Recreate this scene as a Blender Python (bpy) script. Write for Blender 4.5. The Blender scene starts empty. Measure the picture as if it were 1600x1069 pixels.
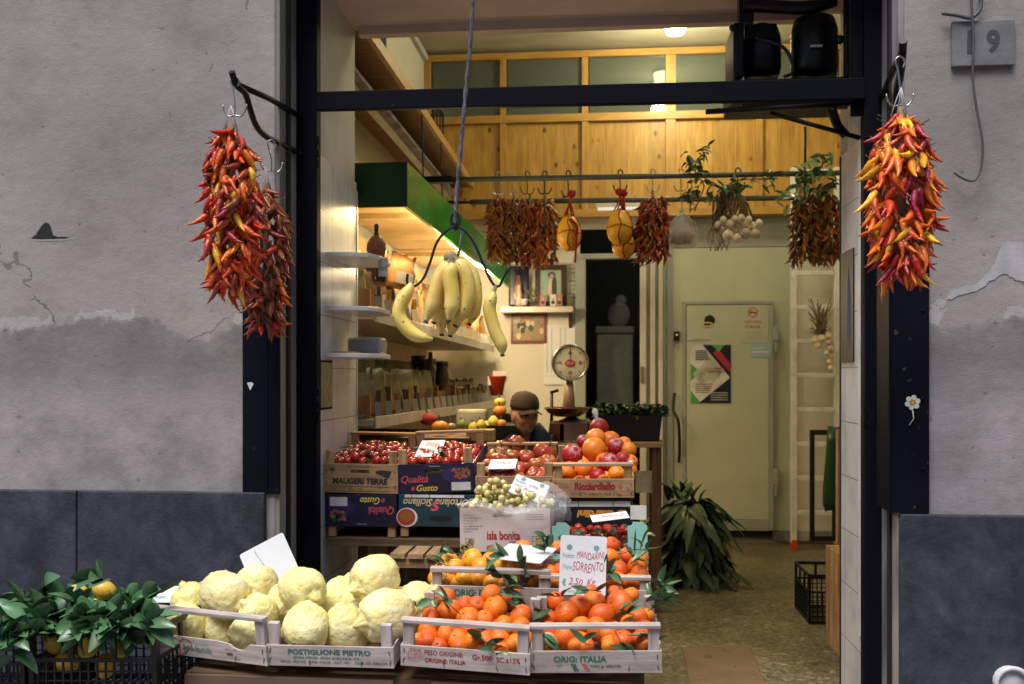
import bpy, bmesh, math, random
from mathutils import Vector, Matrix, noise, Euler
R = math.radians
random.seed(7)
sc = bpy.context.scene
# ---------------------------------------------------------------- camera
F, CX, HY, CZ = 1500.0, 800.0, 590.0, 1.5          # focal in photo pixels, centre x, horizon y, eye height
ANG = math.atan(142/1500)
SA, CA = math.sin(ANG), math.cos(ANG)
cd = bpy.data.cameras.new('camera'); cam = bpy.data.objects.new('camera', cd); sc.collection.objects.link(cam)
cam.location = (0, 0, CZ); cam.rotation_euler = (R(90), 0, ANG)
cd.sensor_width = 36; cd.lens = F/1600*36; cd.shift_y = (HY-534.5)/1600
cd.clip_end = 200; cd.clip_start = .05
cd.dof.use_dof = True; cd.dof.focus_distance = 3.5; cd.dof.aperture_fstop = 4.0
sc.camera = cam
# ---------------------------------------------------------------- light
w = bpy.data.worlds.new('World'); sc.world = w; w.use_nodes = True
nt = w.node_tree; nt.nodes.clear()
sky = nt.nodes.new('ShaderNodeTexSky'); sky.sky_type = 'NISHITA'; sky.sun_disc = False
SUN_EL, SUN_AZ = R(64), R(205)
sky.sun_elevation = SUN_EL; sky.sun_rotation = SUN_AZ; sky.air_density = 1.0; sky.dust_density = 3.0
bg = nt.nodes.new('ShaderNodeBackground'); bg.inputs[1].default_value = .118
wo = nt.nodes.new('ShaderNodeOutputWorld')
nt.links.new(sky.outputs[0], bg.inputs[0]); nt.links.new(bg.outputs[0], wo.inputs[0])
sl = bpy.data.lights.new('sun', 'SUN'); sl.energy = 2.2; sl.angle = R(28); sl.color = (1, .97, .95)
so = bpy.data.objects.new('sun', sl); sc.collection.objects.link(so)
sd = Vector((math.sin(SUN_AZ)*math.cos(SUN_EL), math.cos(SUN_AZ)*math.cos(SUN_EL), math.sin(SUN_EL)))
so.rotation_euler = sd.to_track_quat('Z', 'Y').to_euler()
sc.view_settings.view_transform = 'Standard'; sc.view_settings.look = 'None'
sc.view_settings.exposure = 0.62; sc.view_settings.gamma = 1
sc.cycles.use_denoising = True
sc.cycles.max_bounces = 8; sc.cycles.transparent_max_bounces = 12
sc.cycles.sample_clamp_indirect = 3
# ---------------------------------------------------------------- pixel -> world at a true depth
def X(px, Y):
    u = (px-CX)/F
    return Y*(u*CA-SA)/(CA+u*SA)
def dep(x, Y): return -x*SA+Y*CA
def P(px, py, Y):
    x = X(px, Y)
    return Vector((x, Y, CZ-(py-HY)*dep(x, Y)/F))
def S(px, Y, n=1.0):                                 # n photo pixels at that depth, in metres
    return n*dep(X(px, Y), Y)/F
# ---------------------------------------------------------------- materials
MATS = {}
def newmat(name):
    m = bpy.data.materials.new(name); m.use_nodes = True
    b = m.node_tree.nodes['Principled BSDF']
    MATS[name] = m
    return m, m.node_tree, b
def N(t, kind, **kw):
    n = t.nodes.new(kind)
    for k, v in kw.items():
        if k.startswith('i_'):
            key = k[2:]
            key = int(key) if key.isdigit() else key
            n.inputs[key].default_value = v
        else: setattr(n, k, v)
    return n
def ramp(t, fac, stops, interp='LINEAR'):
    r = t.nodes.new('ShaderNodeValToRGB'); r.color_ramp.interpolation = interp
    e = r.color_ramp.elements
    while len(e) < len(stops): e.new(.5)
    for i, (p, c) in enumerate(stops):
        e[i].position = p; e[i].color = (*c, 1) if len(c) == 3 else c
    t.links.new(fac, r.inputs[0]); return r
def coords(t, scale=(1,1,1), kind='Object', loc=(0,0,0), rot=(0,0,0)):
    tc = t.nodes.new('ShaderNodeTexCoord'); mp = t.nodes.new('ShaderNodeMapping')
    mp.inputs['Scale'].default_value = scale; mp.inputs['Location'].default_value = loc; mp.inputs['Rotation'].default_value = rot
    t.links.new(tc.outputs[kind], mp.inputs[0]); return mp.outputs[0]
def mixc(t, f, a, b, mode='MIX'):
    m = t.nodes.new('ShaderNodeMix'); m.data_type = 'RGBA'; m.blend_type = mode
    for i, v in ((0, f), (6, a), (7, b)):
        if isinstance(v, (int, float)): m.inputs[i].default_value = v
        elif isinstance(v, tuple): m.inputs[i].default_value = (*v, 1) if len(v) == 3 else v
        else: t.links.new(v, m.inputs[i])
    return m.outputs[2]
def mth(t, op, a, b=None):
    m = t.nodes.new('ShaderNodeMath'); m.operation = op
    for i, v in ((0, a), (1, b)):
        if v is None: continue
        if isinstance(v, (int, float)): m.inputs[i].default_value = v
        else: t.links.new(v, m.inputs[i])
    return m.outputs[0]
def bump(t, b, h, strength=.3, dist=.01):
    n = t.nodes.new('ShaderNodeBump'); n.inputs['Strength'].default_value = strength; n.inputs['Distance'].default_value = dist
    t.links.new(h, n.inputs['Height']); t.links.new(n.outputs[0], b.inputs['Normal'])
def rnd(t, b, col, amt=.12, hue=.02):
    """small shift of hue and value from object to object"""
    oi = t.nodes.new('ShaderNodeObjectInfo'); hs = t.nodes.new('ShaderNodeHueSaturation')
    t.links.new(mth(t, 'ADD', mth(t, 'MULTIPLY', oi.outputs['Random'], hue*2), .5-hue), hs.inputs['Hue'])
    r2 = mth(t, 'FRACT', mth(t, 'MULTIPLY', oi.outputs['Random'], 7.31))
    t.links.new(mth(t, 'ADD', mth(t, 'MULTIPLY', r2, amt*2), 1-amt), hs.inputs['Value'])
    t.links.new(col, hs.inputs['Color']); t.links.new(hs.outputs[0], b.inputs['Base Color'])
def simple(name, c, rough=.5, metal=0, c2=None, ns=8, bmp=0, bs=60, spec=.5, r=0, hue=.01, emit=None, coat=0, nsc=(1,1,1), thr=(.35,.65)):
    m, t, b = newmat(name)
    b.inputs['Roughness'].default_value = rough; b.inputs['Metallic'].default_value = metal
    b.inputs['Specular IOR Level'].default_value = spec
    b.inputs['Coat Weight'].default_value = coat
    c2 = c2 or tuple(x*.75 for x in c)
    co = coords(t, nsc)
    n = N(t, 'ShaderNodeTexNoise', i_Scale=ns, i_Detail=6); t.links.new(co, n.inputs[0])
    cr = ramp(t, n.outputs[0], [(thr[0], c), (thr[1], c2)])
    if r: rnd(t, b, cr.outputs[0], r, hue)
    else: t.links.new(cr.outputs[0], b.inputs['Base Color'])
    if bmp:
        n2 = N(t, 'ShaderNodeTexNoise', i_Scale=bs, i_Detail=4); t.links.new(co, n2.inputs[0])
        bump(t, b, n2.outputs[0], bmp, .004)
    if emit:
        b.inputs['Emission Color'].default_value = (*emit[0], 1); b.inputs['Emission Strength'].default_value = emit[1]
    return m
# plaster of the street front
def plaster():
    m, t, b = newmat('street_plaster'); co = coords(t)
    n1 = N(t, 'ShaderNodeTexNoise', i_Scale=1.3, i_Detail=8, i_Roughness=.6); t.links.new(co, n1.inputs[0])
    n2 = N(t, 'ShaderNodeTexNoise', i_Scale=5, i_Detail=8, i_Roughness=.65); t.links.new(co, n2.inputs[0])
    n3 = N(t, 'ShaderNodeTexNoise', i_Scale=130, i_Detail=4); t.links.new(co, n3.inputs[0])
    sp = t.nodes.new('ShaderNodeSeparateXYZ')
    g = t.nodes.new('ShaderNodeNewGeometry'); t.links.new(g.outputs['Position'], sp.inputs[0])
    base = ramp(t, n1.outputs[0], [(.3, (.26,.235,.225)), (.5, (.325,.295,.285)), (.72, (.39,.36,.35))])
    # lower, rougher repair coat below about 1.7 m with a ragged edge
    hz = mth(t, 'ADD', sp.outputs[2], mth(t, 'MULTIPLY', mth(t, 'SUBTRACT', n2.outputs[0], .5), .32))
    hz2 = mth(t, 'ADD', hz, mth(t, 'MULTIPLY', mth(t, 'SUBTRACT', n1.outputs[0], .5), .3))
    low = mth(t, 'LESS_THAN', hz2, 1.70)
    edge = mth(t, 'LESS_THAN', mth(t, 'ABSOLUTE', mth(t, 'SUBTRACT', hz2, 1.735)), .022)
    n4 = N(t, 'ShaderNodeTexNoise', i_Scale=2.2, i_Detail=2); t.links.new(co, n4.inputs[0])
    edge = mth(t, 'MULTIPLY', edge, mth(t, 'GREATER_THAN', n4.outputs[0], .52))
    lowc = ramp(t, n2.outputs[0], [(.3, (.27,.245,.245)), (.6, (.39,.355,.36))])
    c = mixc(t, low, base.outputs[0], lowc.outputs[0])
    c = mixc(t, edge, c, (.40,.385,.395))
    bb = ramp(t, mth(t, 'DIVIDE', hz2, 3.3), [(.0, (1,1,1)), (.41, (1.04,1.03,1.05)), (.475, (.66,.66,.67)), (.515, (.70,.70,.70)), (.516, (1.04,1.04,1.03))])
    c = mixc(t, 1.0, c, bb.outputs[0], 'MULTIPLY')
    co2 = coords(t, (1, 1, 1.7))
    n5 = N(t, 'ShaderNodeTexNoise', i_Scale=3.2, i_Detail=12, i_Roughness=.78); t.links.new(co2, n5.inputs[0])
    st = ramp(t, n5.outputs[0], [(.30, (.68,.67,.66)), (.5, (1,1,1)), (.72, (1.12,1.12,1.13))])
    c = mixc(t, .75, c, st.outputs[0], 'MULTIPLY')
    mp = N(t, 'ShaderNodeTexNoise', i_Scale=28, i_Detail=3); t.links.new(co, mp.inputs[0])
    pit = ramp(t, mp.outputs[0], [(.27, (.55,.53,.5)), (.33, (1,1,1))])
    c = mixc(t, .8, c, pit.outputs[0], 'MULTIPLY')
    # large soft dark areas, spread at random
    n6 = N(t, 'ShaderNodeTexNoise', i_Scale=.7, i_Detail=3); t.links.new(co, n6.inputs[0])
    gr = ramp(t, n6.outputs[0], [(.4, (.72,.72,.72)), (.6, (1,1,1))])
    c = mixc(t, .7, c, gr.outputs[0], 'MULTIPLY')
    wv = N(t, 'ShaderNodeTexNoise', i_Scale=6, i_Detail=6); t.links.new(co, wv.inputs[0])
    mv = t.nodes.new('ShaderNodeVectorMath'); mv.operation = 'MULTIPLY_ADD'; mv.inputs[1].default_value = (.25,.25,.25); t.links.new(wv.outputs['Color'], mv.inputs[0]); t.links.new(co, mv.inputs[2])
    vo = N(t, 'ShaderNodeTexVoronoi', i_Scale=.85); vo.feature = 'DISTANCE_TO_EDGE'; t.links.new(mv.outputs[0], vo.inputs[0])
    ck = mth(t, 'MULTIPLY', mth(t, 'LESS_THAN', vo.outputs['Distance'], .0035), mth(t, 'GREATER_THAN', n1.outputs[0], .53))
    c = mixc(t, mth(t, 'MULTIPLY', ck, .55), c, (.08,.07,.065))
    t.links.new(c, b.inputs['Base Color']); b.inputs['Roughness'].default_value = .95; b.inputs['Specular IOR Level'].default_value = .2
    h = mth(t, 'ADD', mth(t, 'MULTIPLY', n3.outputs[0], .5), mth(t, 'MULTIPLY', mp.outputs[0], .8))
    h = mth(t, 'ADD', h, mth(t, 'MULTIPLY', low, -.5))
    h = mth(t, 'ADD', h, mth(t, 'MULTIPLY', edge, .3))
    bump(t, b, mth(t, 'ADD', h, mth(t, 'MULTIPLY', n5.outputs[0], .5)), .45, .006)
    return m
plaster()
def plinthmat():
    m, t, b = newmat('plinth_paint'); co = coords(t)
    n1 = N(t, 'ShaderNodeTexNoise', i_Scale=3.4, i_Detail=12, i_Roughness=.75, i_Distortion=.3); t.links.new(co, n1.inputs[0])
    n3 = N(t, 'ShaderNodeTexNoise', i_Scale=110, i_Detail=3); t.links.new(co, n3.inputs[0])
    c = ramp(t, n1.outputs[0], [(.34, (.010,.012,.018)), (.46, (.022,.027,.042)), (.56, (.040,.048,.070)), (.64, (.06,.07,.095)), (.72, (.16,.165,.19))])
    t.links.new(c.outputs[0], b.inputs['Base Color']); b.inputs['Roughness'].default_value = .75
    bump(t, b, mth(t, 'ADD', n3.outputs[0], n1.outputs[0]), .45, .004)
plinthmat()
def chipped(name, c, chip, rough=.35, amt=.30):
    m, t, b = newmat(name); co = coords(t)
    n1 = N(t, 'ShaderNodeTexNoise', i_Scale=26, i_Detail=10, i_Roughness=.72); t.links.new(co, n1.inputs[0])
    n2 = N(t, 'ShaderNodeTexNoise', i_Scale=5, i_Detail=3); t.links.new(co, n2.inputs[0])
    cc = ramp(t, n1.outputs[0], [(amt, chip), (amt+.015, c)])
    c2 = mixc(t, n2.outputs[0], cc.outputs[0], tuple(x*1.6+.001 for x in c))
    t.links.new(c2, b.inputs['Base Color']); b.inputs['Roughness'].default_value = rough; b.inputs['Specular IOR Level'].default_value = .08
    bump(t, b, n1.outputs[0], .15, .003)
chipped('black_paint', (.003,.0035,.007), (.30,.27,.25), .6, .315)
chipped('plate_paint', (.004,.0048,.009), (.16,.12,.10), .45, .335)
simple('bracket_iron', (.012,.012,.014), .4, .6, bmp=.2)
simple('reveal_plaster', (.28,.25,.22), .9, c2=(.12,.10,.09), ns=5, nsc=(1,1,.25), bmp=.4, bs=40)
simple('worn_trim', (.36,.34,.36), .85, c2=(.13,.12,.14), ns=7, nsc=(1,1,.3), bmp=.4, bs=60)
simple('groove_dark', (.01,.009,.008), .8)
def tiles(name, c, grout, w_, h_, z0, y0):
    """white wall tiles on a wall in the Y-Z plane; world-space so that rows line up with the wall top"""
    m, t, b = newmat(name)
    g = t.nodes.new('ShaderNodeNewGeometry'); s = t.nodes.new('ShaderNodeSeparateXYZ'); t.links.new(g.outputs['Position'], s.inputs[0])
    fy = mth(t, 'FRACT', mth(t, 'DIVIDE', mth(t, 'SUBTRACT', s.outputs[1], y0), w_))
    fz = mth(t, 'FRACT', mth(t, 'DIVIDE', mth(t, 'SUBTRACT', s.outputs[2], z0), h_))
    gy = mth(t, 'LESS_THAN', fy, .018); gz = mth(t, 'LESS_THAN', fz, .018)
    gg = mth(t, 'MAXIMUM', gy, gz)
    n = N(t, 'ShaderNodeTexNoise', i_Scale=6, i_Detail=8); t.links.new(g.outputs['Position'], n.inputs[0])
    cr = ramp(t, n.outputs[0], [(.3, tuple(x*.72 for x in c)), (.55, c)])
    t.links.new(mixc(t, gg, cr.outputs[0], grout), b.inputs['Base Color'])
    b.inputs['Roughness'].default_value = .3
    bump(t, b, mth(t, 'ADD', mth(t, 'MULTIPLY', gg, -1), mth(t, 'MULTIPLY', n.outputs[0], .3)), .35, .002)
tiles('wall_tile', (.60,.62,.66), (.16,.14,.12), .262, .232, 2.468-10*.232, 4.0)
simple('white_wall', (.55,.55,.50), .8, c2=(.44,.43,.38), ns=2.5, bmp=.2, bs=30)
simple('soffit_paint', (.60,.50,.46), .8, c2=(.50,.41,.37), ns=3, bmp=.15, bs=30)
simple('ceiling_paint', (.5,.47,.36), .8, c2=(.40,.37,.27), ns=1.8, nsc=(1,3,1), bmp=.3, bs=9)
simple('cream_wall', (.66,.63,.54), .75, c2=(.58,.55,.46), ns=2, bmp=.15, bs=30)
simple('door_panel', (.50,.52,.40), .45, c2=(.44,.46,.34), ns=2.2, bmp=.05)
simple('door_frame_paint', (.34,.36,.33), .5, c2=(.28,.29,.26), ns=4)
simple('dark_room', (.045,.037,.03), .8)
def pine(name, c1, c2, c3, vert=True, board=.0, knots=True):
    m, t, b = newmat(name)
    co = coords(t, (1, 1, .12) if vert else (.12, 1, 1))
    n = N(t, 'ShaderNodeTexNoise', i_Scale=26, i_Detail=6, i_Roughness=.6, i_Distortion=.6); t.links.new(co, n.inputs[0])
    cr = ramp(t, n.outputs[0], [(.3, c1), (.52, c2), (.7, c3)])
    c = cr.outputs[0]; h = n.outputs[0]
    if board:
        tc = coords(t); s = t.nodes.new('ShaderNodeSeparateXYZ'); t.links.new(tc, s.inputs[0])
        q = mth(t, 'DIVIDE', s.outputs[0], board)
        fl = mth(t, 'FLOOR', q); wn = t.nodes.new('ShaderNodeTexWhiteNoise'); wn.noise_dimensions = '1D'
        t.links.new(fl, wn.inputs[1])
        c = mixc(t, 1.0, c, ramp(t, wn.outputs[0], [(0, (.84,.81,.77)), (1, (1.05,1.03,1.0))]).outputs[0], 'MULTIPLY')
        ln = mth(t, 'LESS_THAN', mth(t, 'FRACT', q), .012)
        c = mixc(t, ln, c, tuple(x*.3 for x in c2))
    if knots:
        vo = N(t, 'ShaderNodeTexVoronoi', i_Scale=1.0); t.links.new(coords(t, (8.5, 1, 5.2)), vo.inputs[0])
        kn = ramp(t, vo.outputs['Distance'], [(.07, (.10,.045,.015)), (.13, (.6,.42,.25)), (.2, (1,1,1))])
        c = mixc(t, .85, c, kn.outputs[0], 'MULTIPLY')
    t.links.new(c, b.inputs['Base Color']); b.inputs['Roughness'].default_value = .45
    bump(t, b, h, .08, .002)
pine('pine_board', (.34,.18,.035), (.47,.27,.055), (.56,.34,.085), True, .19)
pine('pine_frame', (.33,.17,.035), (.44,.24,.055), (.5,.30,.075), True, 0, False)
pine('pine_frame_across', (.33,.17,.035), (.44,.24,.055), (.5,.30,.075), False, 0, False)
def loftboards():
    m, t, b = newmat('loft_board'); co = coords(t, (.3, 6, 1))
    n = N(t, 'ShaderNodeTexNoise', i_Scale=8, i_Detail=5); t.links.new(co, n.inputs[0])
    s = t.nodes.new('ShaderNodeSeparateXYZ'); t.links.new(coords(t), s.inputs[0])
    ln = mth(t, 'LESS_THAN', mth(t, 'FRACT', mth(t, 'DIVIDE', s.outputs[1], .11)), .05)
    cr = ramp(t, n.outputs[0], [(.3, (.13,.055,.016)), (.7, (.24,.11,.035))])
    t.links.new(mixc(t, ln, cr.outputs[0], (.03,.013,.005)), b.inputs['Base Color']); b.inputs['Roughness'].default_value = .5
loftboards()
def terrazzo():
    m, t, b = newmat('terrazzo'); co = coords(t)
    v = N(t, 'ShaderNodeTexVoronoi', i_Scale=42); t.links.new(co, v.inputs[0])
    v2 = N(t, 'ShaderNodeTexVoronoi', i_Scale=95); t.links.new(co, v2.inputs[0])
    n = N(t, 'ShaderNodeTexNoise', i_Scale=1.6, i_Detail=8, i_Roughness=.65); t.links.new(co, n.inputs[0])
    n3 = N(t, 'ShaderNodeTexNoise', i_Scale=38, i_Detail=8, i_Roughness=.85); t.links.new(co, n3.inputs[0])
    bs = ramp(t, n3.outputs[0], [(.38, (.07,.063,.035)), (.5, (.15,.138,.082)), (.62, (.27,.25,.165))])
    sep = t.nodes.new('ShaderNodeSeparateColor'); t.links.new(v.outputs['Color'], sep.inputs[0])
    ch = ramp(t, sep.outputs[0], [(.0, (.45,.4,.3)), (.3, (1,1,1)), (.85, (1,1,1)), (.93, (1.9,1.85,1.7))], 'CONSTANT')
    c = mixc(t, .6, bs.outputs[0], ch.outputs[0], 'MULTIPLY')
    dirt = ramp(t, n.outputs[0], [(.35, (.5,.47,.42)), (.6, (1.05,1.02,1))])
    c = mixc(t, .9, c, dirt.outputs[0], 'MULTIPLY')
    t.links.new(c, b.inputs['Base Color']); b.inputs['Roughness'].default_value = .42
terrazzo()
simple('asphalt', (.20,.195,.19), .9, c2=(.15,.145,.14), ns=30, bmp=.5, bs=90)
def cratewood(name, axis, c1, c2, c3, r=.12):
    m, t, b = newmat(name)
    sc_ = [40, 40, 40]; sc_[axis] = 2.2
    n = N(t, 'ShaderNodeTexNoise', i_Scale=1.6, i_Detail=7, i_Roughness=.65); t.links.new(coords(t, tuple(sc_)), n.inputs[0])
    n2 = N(t, 'ShaderNodeTexNoise', i_Scale=7, i_Detail=5); t.links.new(coords(t), n2.inputs[0])
    cr = ramp(t, n.outputs[0], [(.28, c1), (.48, c2), (.68, c3)])
    c = mixc(t, .8, cr.outputs[0], ramp(t, n2.outputs[0], [(.32, (.72,.68,.66)), (.52, (1,1,1))]).outputs[0], 'MULTIPLY')
    rnd(t, b, c, r, .008); b.inputs['Roughness'].default_value = .75; b.inputs['Specular IOR Level'].default_value = .25
    bump(t, b, n.outputs[0], .25, .002)
for nm, ax in (('wood_along', 0), ('wood_deep', 1), ('wood_up', 2)):
    cratewood(nm, ax, (.30,.235,.215), (.47,.405,.385), (.60,.545,.53))
    cratewood('amber_'+nm, ax, (.22,.125,.055), (.38,.24,.12), (.52,.36,.20))
    cratewood('old_'+nm, ax, (.06,.035,.02), (.12,.075,.042), (.19,.125,.07))
simple('red_ink', (.42,.03,.035), .8); simple('green_ink', (.06,.20,.14), .8); simple('dark_ink', (.05,.045,.045), .8)
simple('blue_ink', (.05,.08,.2), .8)
simple('faded_green_ink', (.24,.36,.30), .8); simple('faded_red_ink', (.55,.20,.18), .8)
simple('teal_ink', (.10,.33,.36), .8); simple('marker_red', (.52,.02,.06), .6)
simple('card_white', (.68,.70,.72), .55, c2=(.62,.64,.67), ns=3, spec=.3)
simple('navy_print', (.016,.013,.06), .35, c2=(.01,.008,.03), ns=6); simple('purple_print', (.035,.025,.14), .35)
simple('teal_print', (.012,.055,.075), .35, c2=(.008,.03,.045)); simple('black_print', (.01,.011,.017), .4)
simple('white_print', (.70,.68,.66), .5); simple('pink_print', (.62,.09,.13), .5); simple('yellow_print', (.75,.62,.10), .5)
simple('cream_print', (.7,.5,.28), .5); simple('green_print', (.09,.38,.12), .4); simple('mint_print', (.27,.60,.52), .45, c2=(.22,.52,.46), ns=4)
simple('orange_print', (.75,.28,.03), .5); simple('fruit_print', (.45,.04,.02), .5, c2=(.12,.16,.02), ns=60); simple('grape_print', (.45,.42,.15), .5, c2=(.2,.1,.05), ns=60)
simple('dark_grape_print', (.08,.03,.05), .5, c2=(.02,.01,.02), ns=60)
simple('white_carton', (.60,.53,.50), .6, c2=(.50,.43,.41), ns=4)
simple('brown_carton', (.20,.125,.085), .8, c2=(.12,.075,.05), ns=3, nsc=(.6,1,1.4), bmp=.2)
simple('staple', (.08,.08,.09), .4, .8)
simple('black_plastic', (.006,.006,.009), .38)
simple('steel_wire', (.45,.45,.46), .3, 1.0); simple('dark_wire', (.02,.02,.03), .45, .5)
simple('aluminium', (.78,.75,.68), .4, .35); simple('rod_paint', (.085,.10,.085), .5)
simple('rope', (.05,.045,.055), .8, c2=(.16,.15,.17), ns=40, nsc=(1,1,1.2), bmp=.5, bs=200)
simple('string_white', (.5,.5,.52), .8); simple('red_cord', (.35,.015,.015), .8)
simple('shelf_white', (.62,.58,.50), .35, c2=(.52,.47,.38), ns=5); simple('marble', (.66,.66,.66), .25, c2=(.55,.55,.56), ns=4)
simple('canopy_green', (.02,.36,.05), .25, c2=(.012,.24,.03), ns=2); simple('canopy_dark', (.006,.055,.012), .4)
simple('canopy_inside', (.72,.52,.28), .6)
# fruit
def skin(name, c1, c2, rough=.35, ns=3, pore=90, ps=.25, r=.12, hue=.015, vor=True, coat=0, top=None, sss=0):
    m, t, b = newmat(name); co = coords(t)
    n = N(t, 'ShaderNodeTexNoise', i_Scale=ns*6, i_Detail=4); t.links.new(co, n.inputs[0])
    cr = ramp(t, n.outputs[0], [(.35, c1), (.68, c2)]); c = cr.outputs[0]
    if name == 'lemon_skin':
        oi = t.nodes.new('ShaderNodeObjectInfo'); ad = t.nodes.new('ShaderNodeVectorMath'); ad.operation = 'ADD'; t.links.new(co, ad.inputs[0]); t.links.new(oi.outputs['Random'], ad.inputs[1])
        sc1 = N(t, 'ShaderNodeTexNoise', i_Scale=14, i_Detail=8, i_Roughness=.8); t.links.new(ad.outputs[0], sc1.inputs[0])
        c = mixc(t, .8, c, ramp(t, sc1.outputs[0], [(.27, (.48,.44,.36)), (.36, (.86,.88,.74)), (.44, (1,1,1))]).outputs[0], 'MULTIPLY')
        c = mixc(t, ramp(t, oi.outputs['Random'], [(0, (0,0,0)), (1, (.35,.35,.35))]).outputs[0], c, (.72,.70,.22))
    if top:
        s = t.nodes.new('ShaderNodeSeparateXYZ'); t.links.new(coords(t, kind='Generated'), s.inputs[0])
        f = ramp(t, mth(t, 'ADD', s.outputs[2], mth(t, 'MULTIPLY', n.outputs[0], .35)), [(top[1], (0,0,0)), (top[2], (1,1,1))])
        c = mixc(t, f.outputs[0], c, top[0])
    rnd(t, b, c, r, hue); b.inputs['Roughness'].default_value = rough; b.inputs['Coat Weight'].default_value = coat
    if sss:
        b.inputs['Subsurface Weight'].default_value = sss; b.inputs['Subsurface Radius'].default_value = (.01,.004,.002); b.inputs['Subsurface Scale'].default_value = .5
    if pore:
        p = N(t, 'ShaderNodeTexVoronoi' if vor else 'ShaderNodeTexNoise', i_Scale=pore); t.links.new(co, p.inputs[0])
        bump(t, b, p.outputs[0], ps, .0058 if name == 'lemon_skin' else .003)
skin('lemon_skin', (.80,.68,.26), (.87,.81,.48), .55, 3, 60, .9, .08, .008, False)
skin('small_lemon_skin', (.75,.50,.04), (.68,.52,.08), .4)
skin('mandarin_skin', (.82,.145,.008), (.78,.20,.012), .36, 2, 260, .5, .13, .016, True, .1)
skin('clementine_skin', (.80,.30,.015), (.72,.33,.03), .33, 2, 260, .35, .10, .012, True, .15)
skin('orange_skin', (.80,.19,.01), (.72,.24,.02), .36, 2, 220, .35, .1, .01, True, .1)
skin('cherry_tomato_skin', (.40,.012,.008), (.30,.014,.008), .12, 3, 0, 0, .25, .012, coat=.3)
skin('beef_tomato_skin', (.42,.05,.02), (.34,.09,.025), .3, 2, 0, 0, .15, .012, coat=.05, top=((.20,.22,.05), .85, 1.2))
skin('grape_skin', (.55,.50,.17), (.60,.50,.24), .25, 2, 0, 0, .12, .02, sss=.2)
skin('banana_skin', (.80,.57,.10), (.86,.68,.22), .45, 2, 30, .08, .08, .01, False)
def bananaspots():
    m = MATS['banana_skin']; t = m.node_tree; b = t.nodes['Principled BSDF']
    l = b.inputs['Base Color'].links[0].from_socket
    v = N(t, 'ShaderNodeTexNoise', i_Scale=75, i_Detail=3); t.links.new(coords(t), v.inputs[0])
    f = ramp(t, v.outputs[0], [(.31, (.22,.12,.05)), (.345, (1,1,1))])
    t.links.new(mixc(t, .9, l, f.outputs[0], 'MULTIPLY'), b.inputs['Base Color'])
bananaspots()
simple('banana_tip', (.05,.035,.02), .8); simple('banana_stem', (.35,.33,.12), .6, c2=(.2,.15,.06))
skin('melon_skin', (.85,.44,.02), (.88,.55,.05), .4, 1.5, 25, .3, .05, .01, False)
simple('leaf_deep', (.018,.055,.016), .45, c2=(.03,.085,.025), ns=14, r=.3); simple('leaf_dark', (.06,.155,.065), .3, c2=(.10,.22,.10), ns=14, r=.3, hue=.02); simple('leaf_pale', (.06,.13,.055), .45, c2=(.085,.17,.08), ns=14, r=.25)
simple('leaf_grey', (.14,.21,.10), .6, c2=(.06,.09,.045), ns=14, r=.25); simple('leaf_lime', (.22,.33,.04), .5, r=.2)
simple('stem_green', (.07,.11,.03), .6); simple('stem_brown', (.09,.06,.035), .8); simple('straw', (.24,.18,.10), .8, c2=(.14,.10,.06), r=.2)
simple('garlic_skin', (.88,.77,.60), .6, c2=(.5,.38,.3), ns=20, r=.1)
CH = ['chili_orange', 'chili_red', 'chili_crimson', 'chili_yellow', 'chili_dull']
for nm, a_, b_ in (('chili_orange', (.72,.105,.005), (.78,.17,.008)), ('chili_red', (.52,.028,.006), (.62,.05,.008)), ('chili_crimson', (.26,.008,.02), (.38,.02,.035)),
                   ('chili_yellow', (.80,.40,.015), (.82,.50,.03)), ('chili_dull', (.20,.035,.01), (.28,.065,.015))):
    skin(nm, a_, b_, .36, 8, 90, 1.0, .22, .014, False, .05)
skin('chili_dry', (.15,.022,.006), (.22,.05,.01), .35, 8, 60, .4, .3, .02, False)
skin('chili_dry_brown', (.22,.08,.015), (.28,.12,.02), .4, 8, 60, .4, .3, .02, False)
skin('chili_dry_bright', (.40,.07,.01), (.48,.13,.015), .35, 8, 60, .4, .3, .02, False)
def strawb():
    m, t, b = newmat('strawberry_skin'); v = N(t, 'ShaderNodeTexVoronoi', i_Scale=160); t.links.new(coords(t), v.inputs[0])
    cr = ramp(t, v.outputs['Distance'], [(.12, (.5,.3,.06)), (.2, (.42,.014,.012))])
    rnd(t, b, cr.outputs[0], .15, .008); b.inputs['Roughness'].default_value = .25
    bump(t, b, v.outputs['Distance'], .5, .003)
strawb()
def glassy(name, c, alpha, rough=.15):
    m, t, b = newmat(name); b.inputs['Base Color'].default_value = (*c, 1); b.inputs['Roughness'].default_value = rough
    b.inputs['Alpha'].default_value = alpha; b.inputs['Specular IOR Level'].default_value = .8
    n = N(t, 'ShaderNodeTexNoise', i_Scale=22, i_Detail=4, i_Distortion=1.5); t.links.new(coords(t), n.inputs[0]); bump(t, b, n.outputs[0], .7, .01)
glassy('clear_plastic', (.75,.78,.80), .38, .12); glassy('bag_plastic', (.75,.75,.75), .26, .15)
glassy('pane_glass', (.10,.12,.10), .82, .03)
MATS['pane_glass'].node_tree.nodes['Principled BSDF'].inputs['Normal'].is_unavailable if False else None
for l in list(MATS['pane_glass'].node_tree.links):
    if l.to_socket.name == 'Normal': MATS['pane_glass'].node_tree.links.remove(l)
simple('net_red', (.45,.008,.012), .45, c2=(.28,.01,.02), ns=90); simple('net_white', (.75,.74,.76), .4, c2=(.62,.5,.52), ns=40)
simple('green_plastic', (.01,.06,.014), .35)
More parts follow.
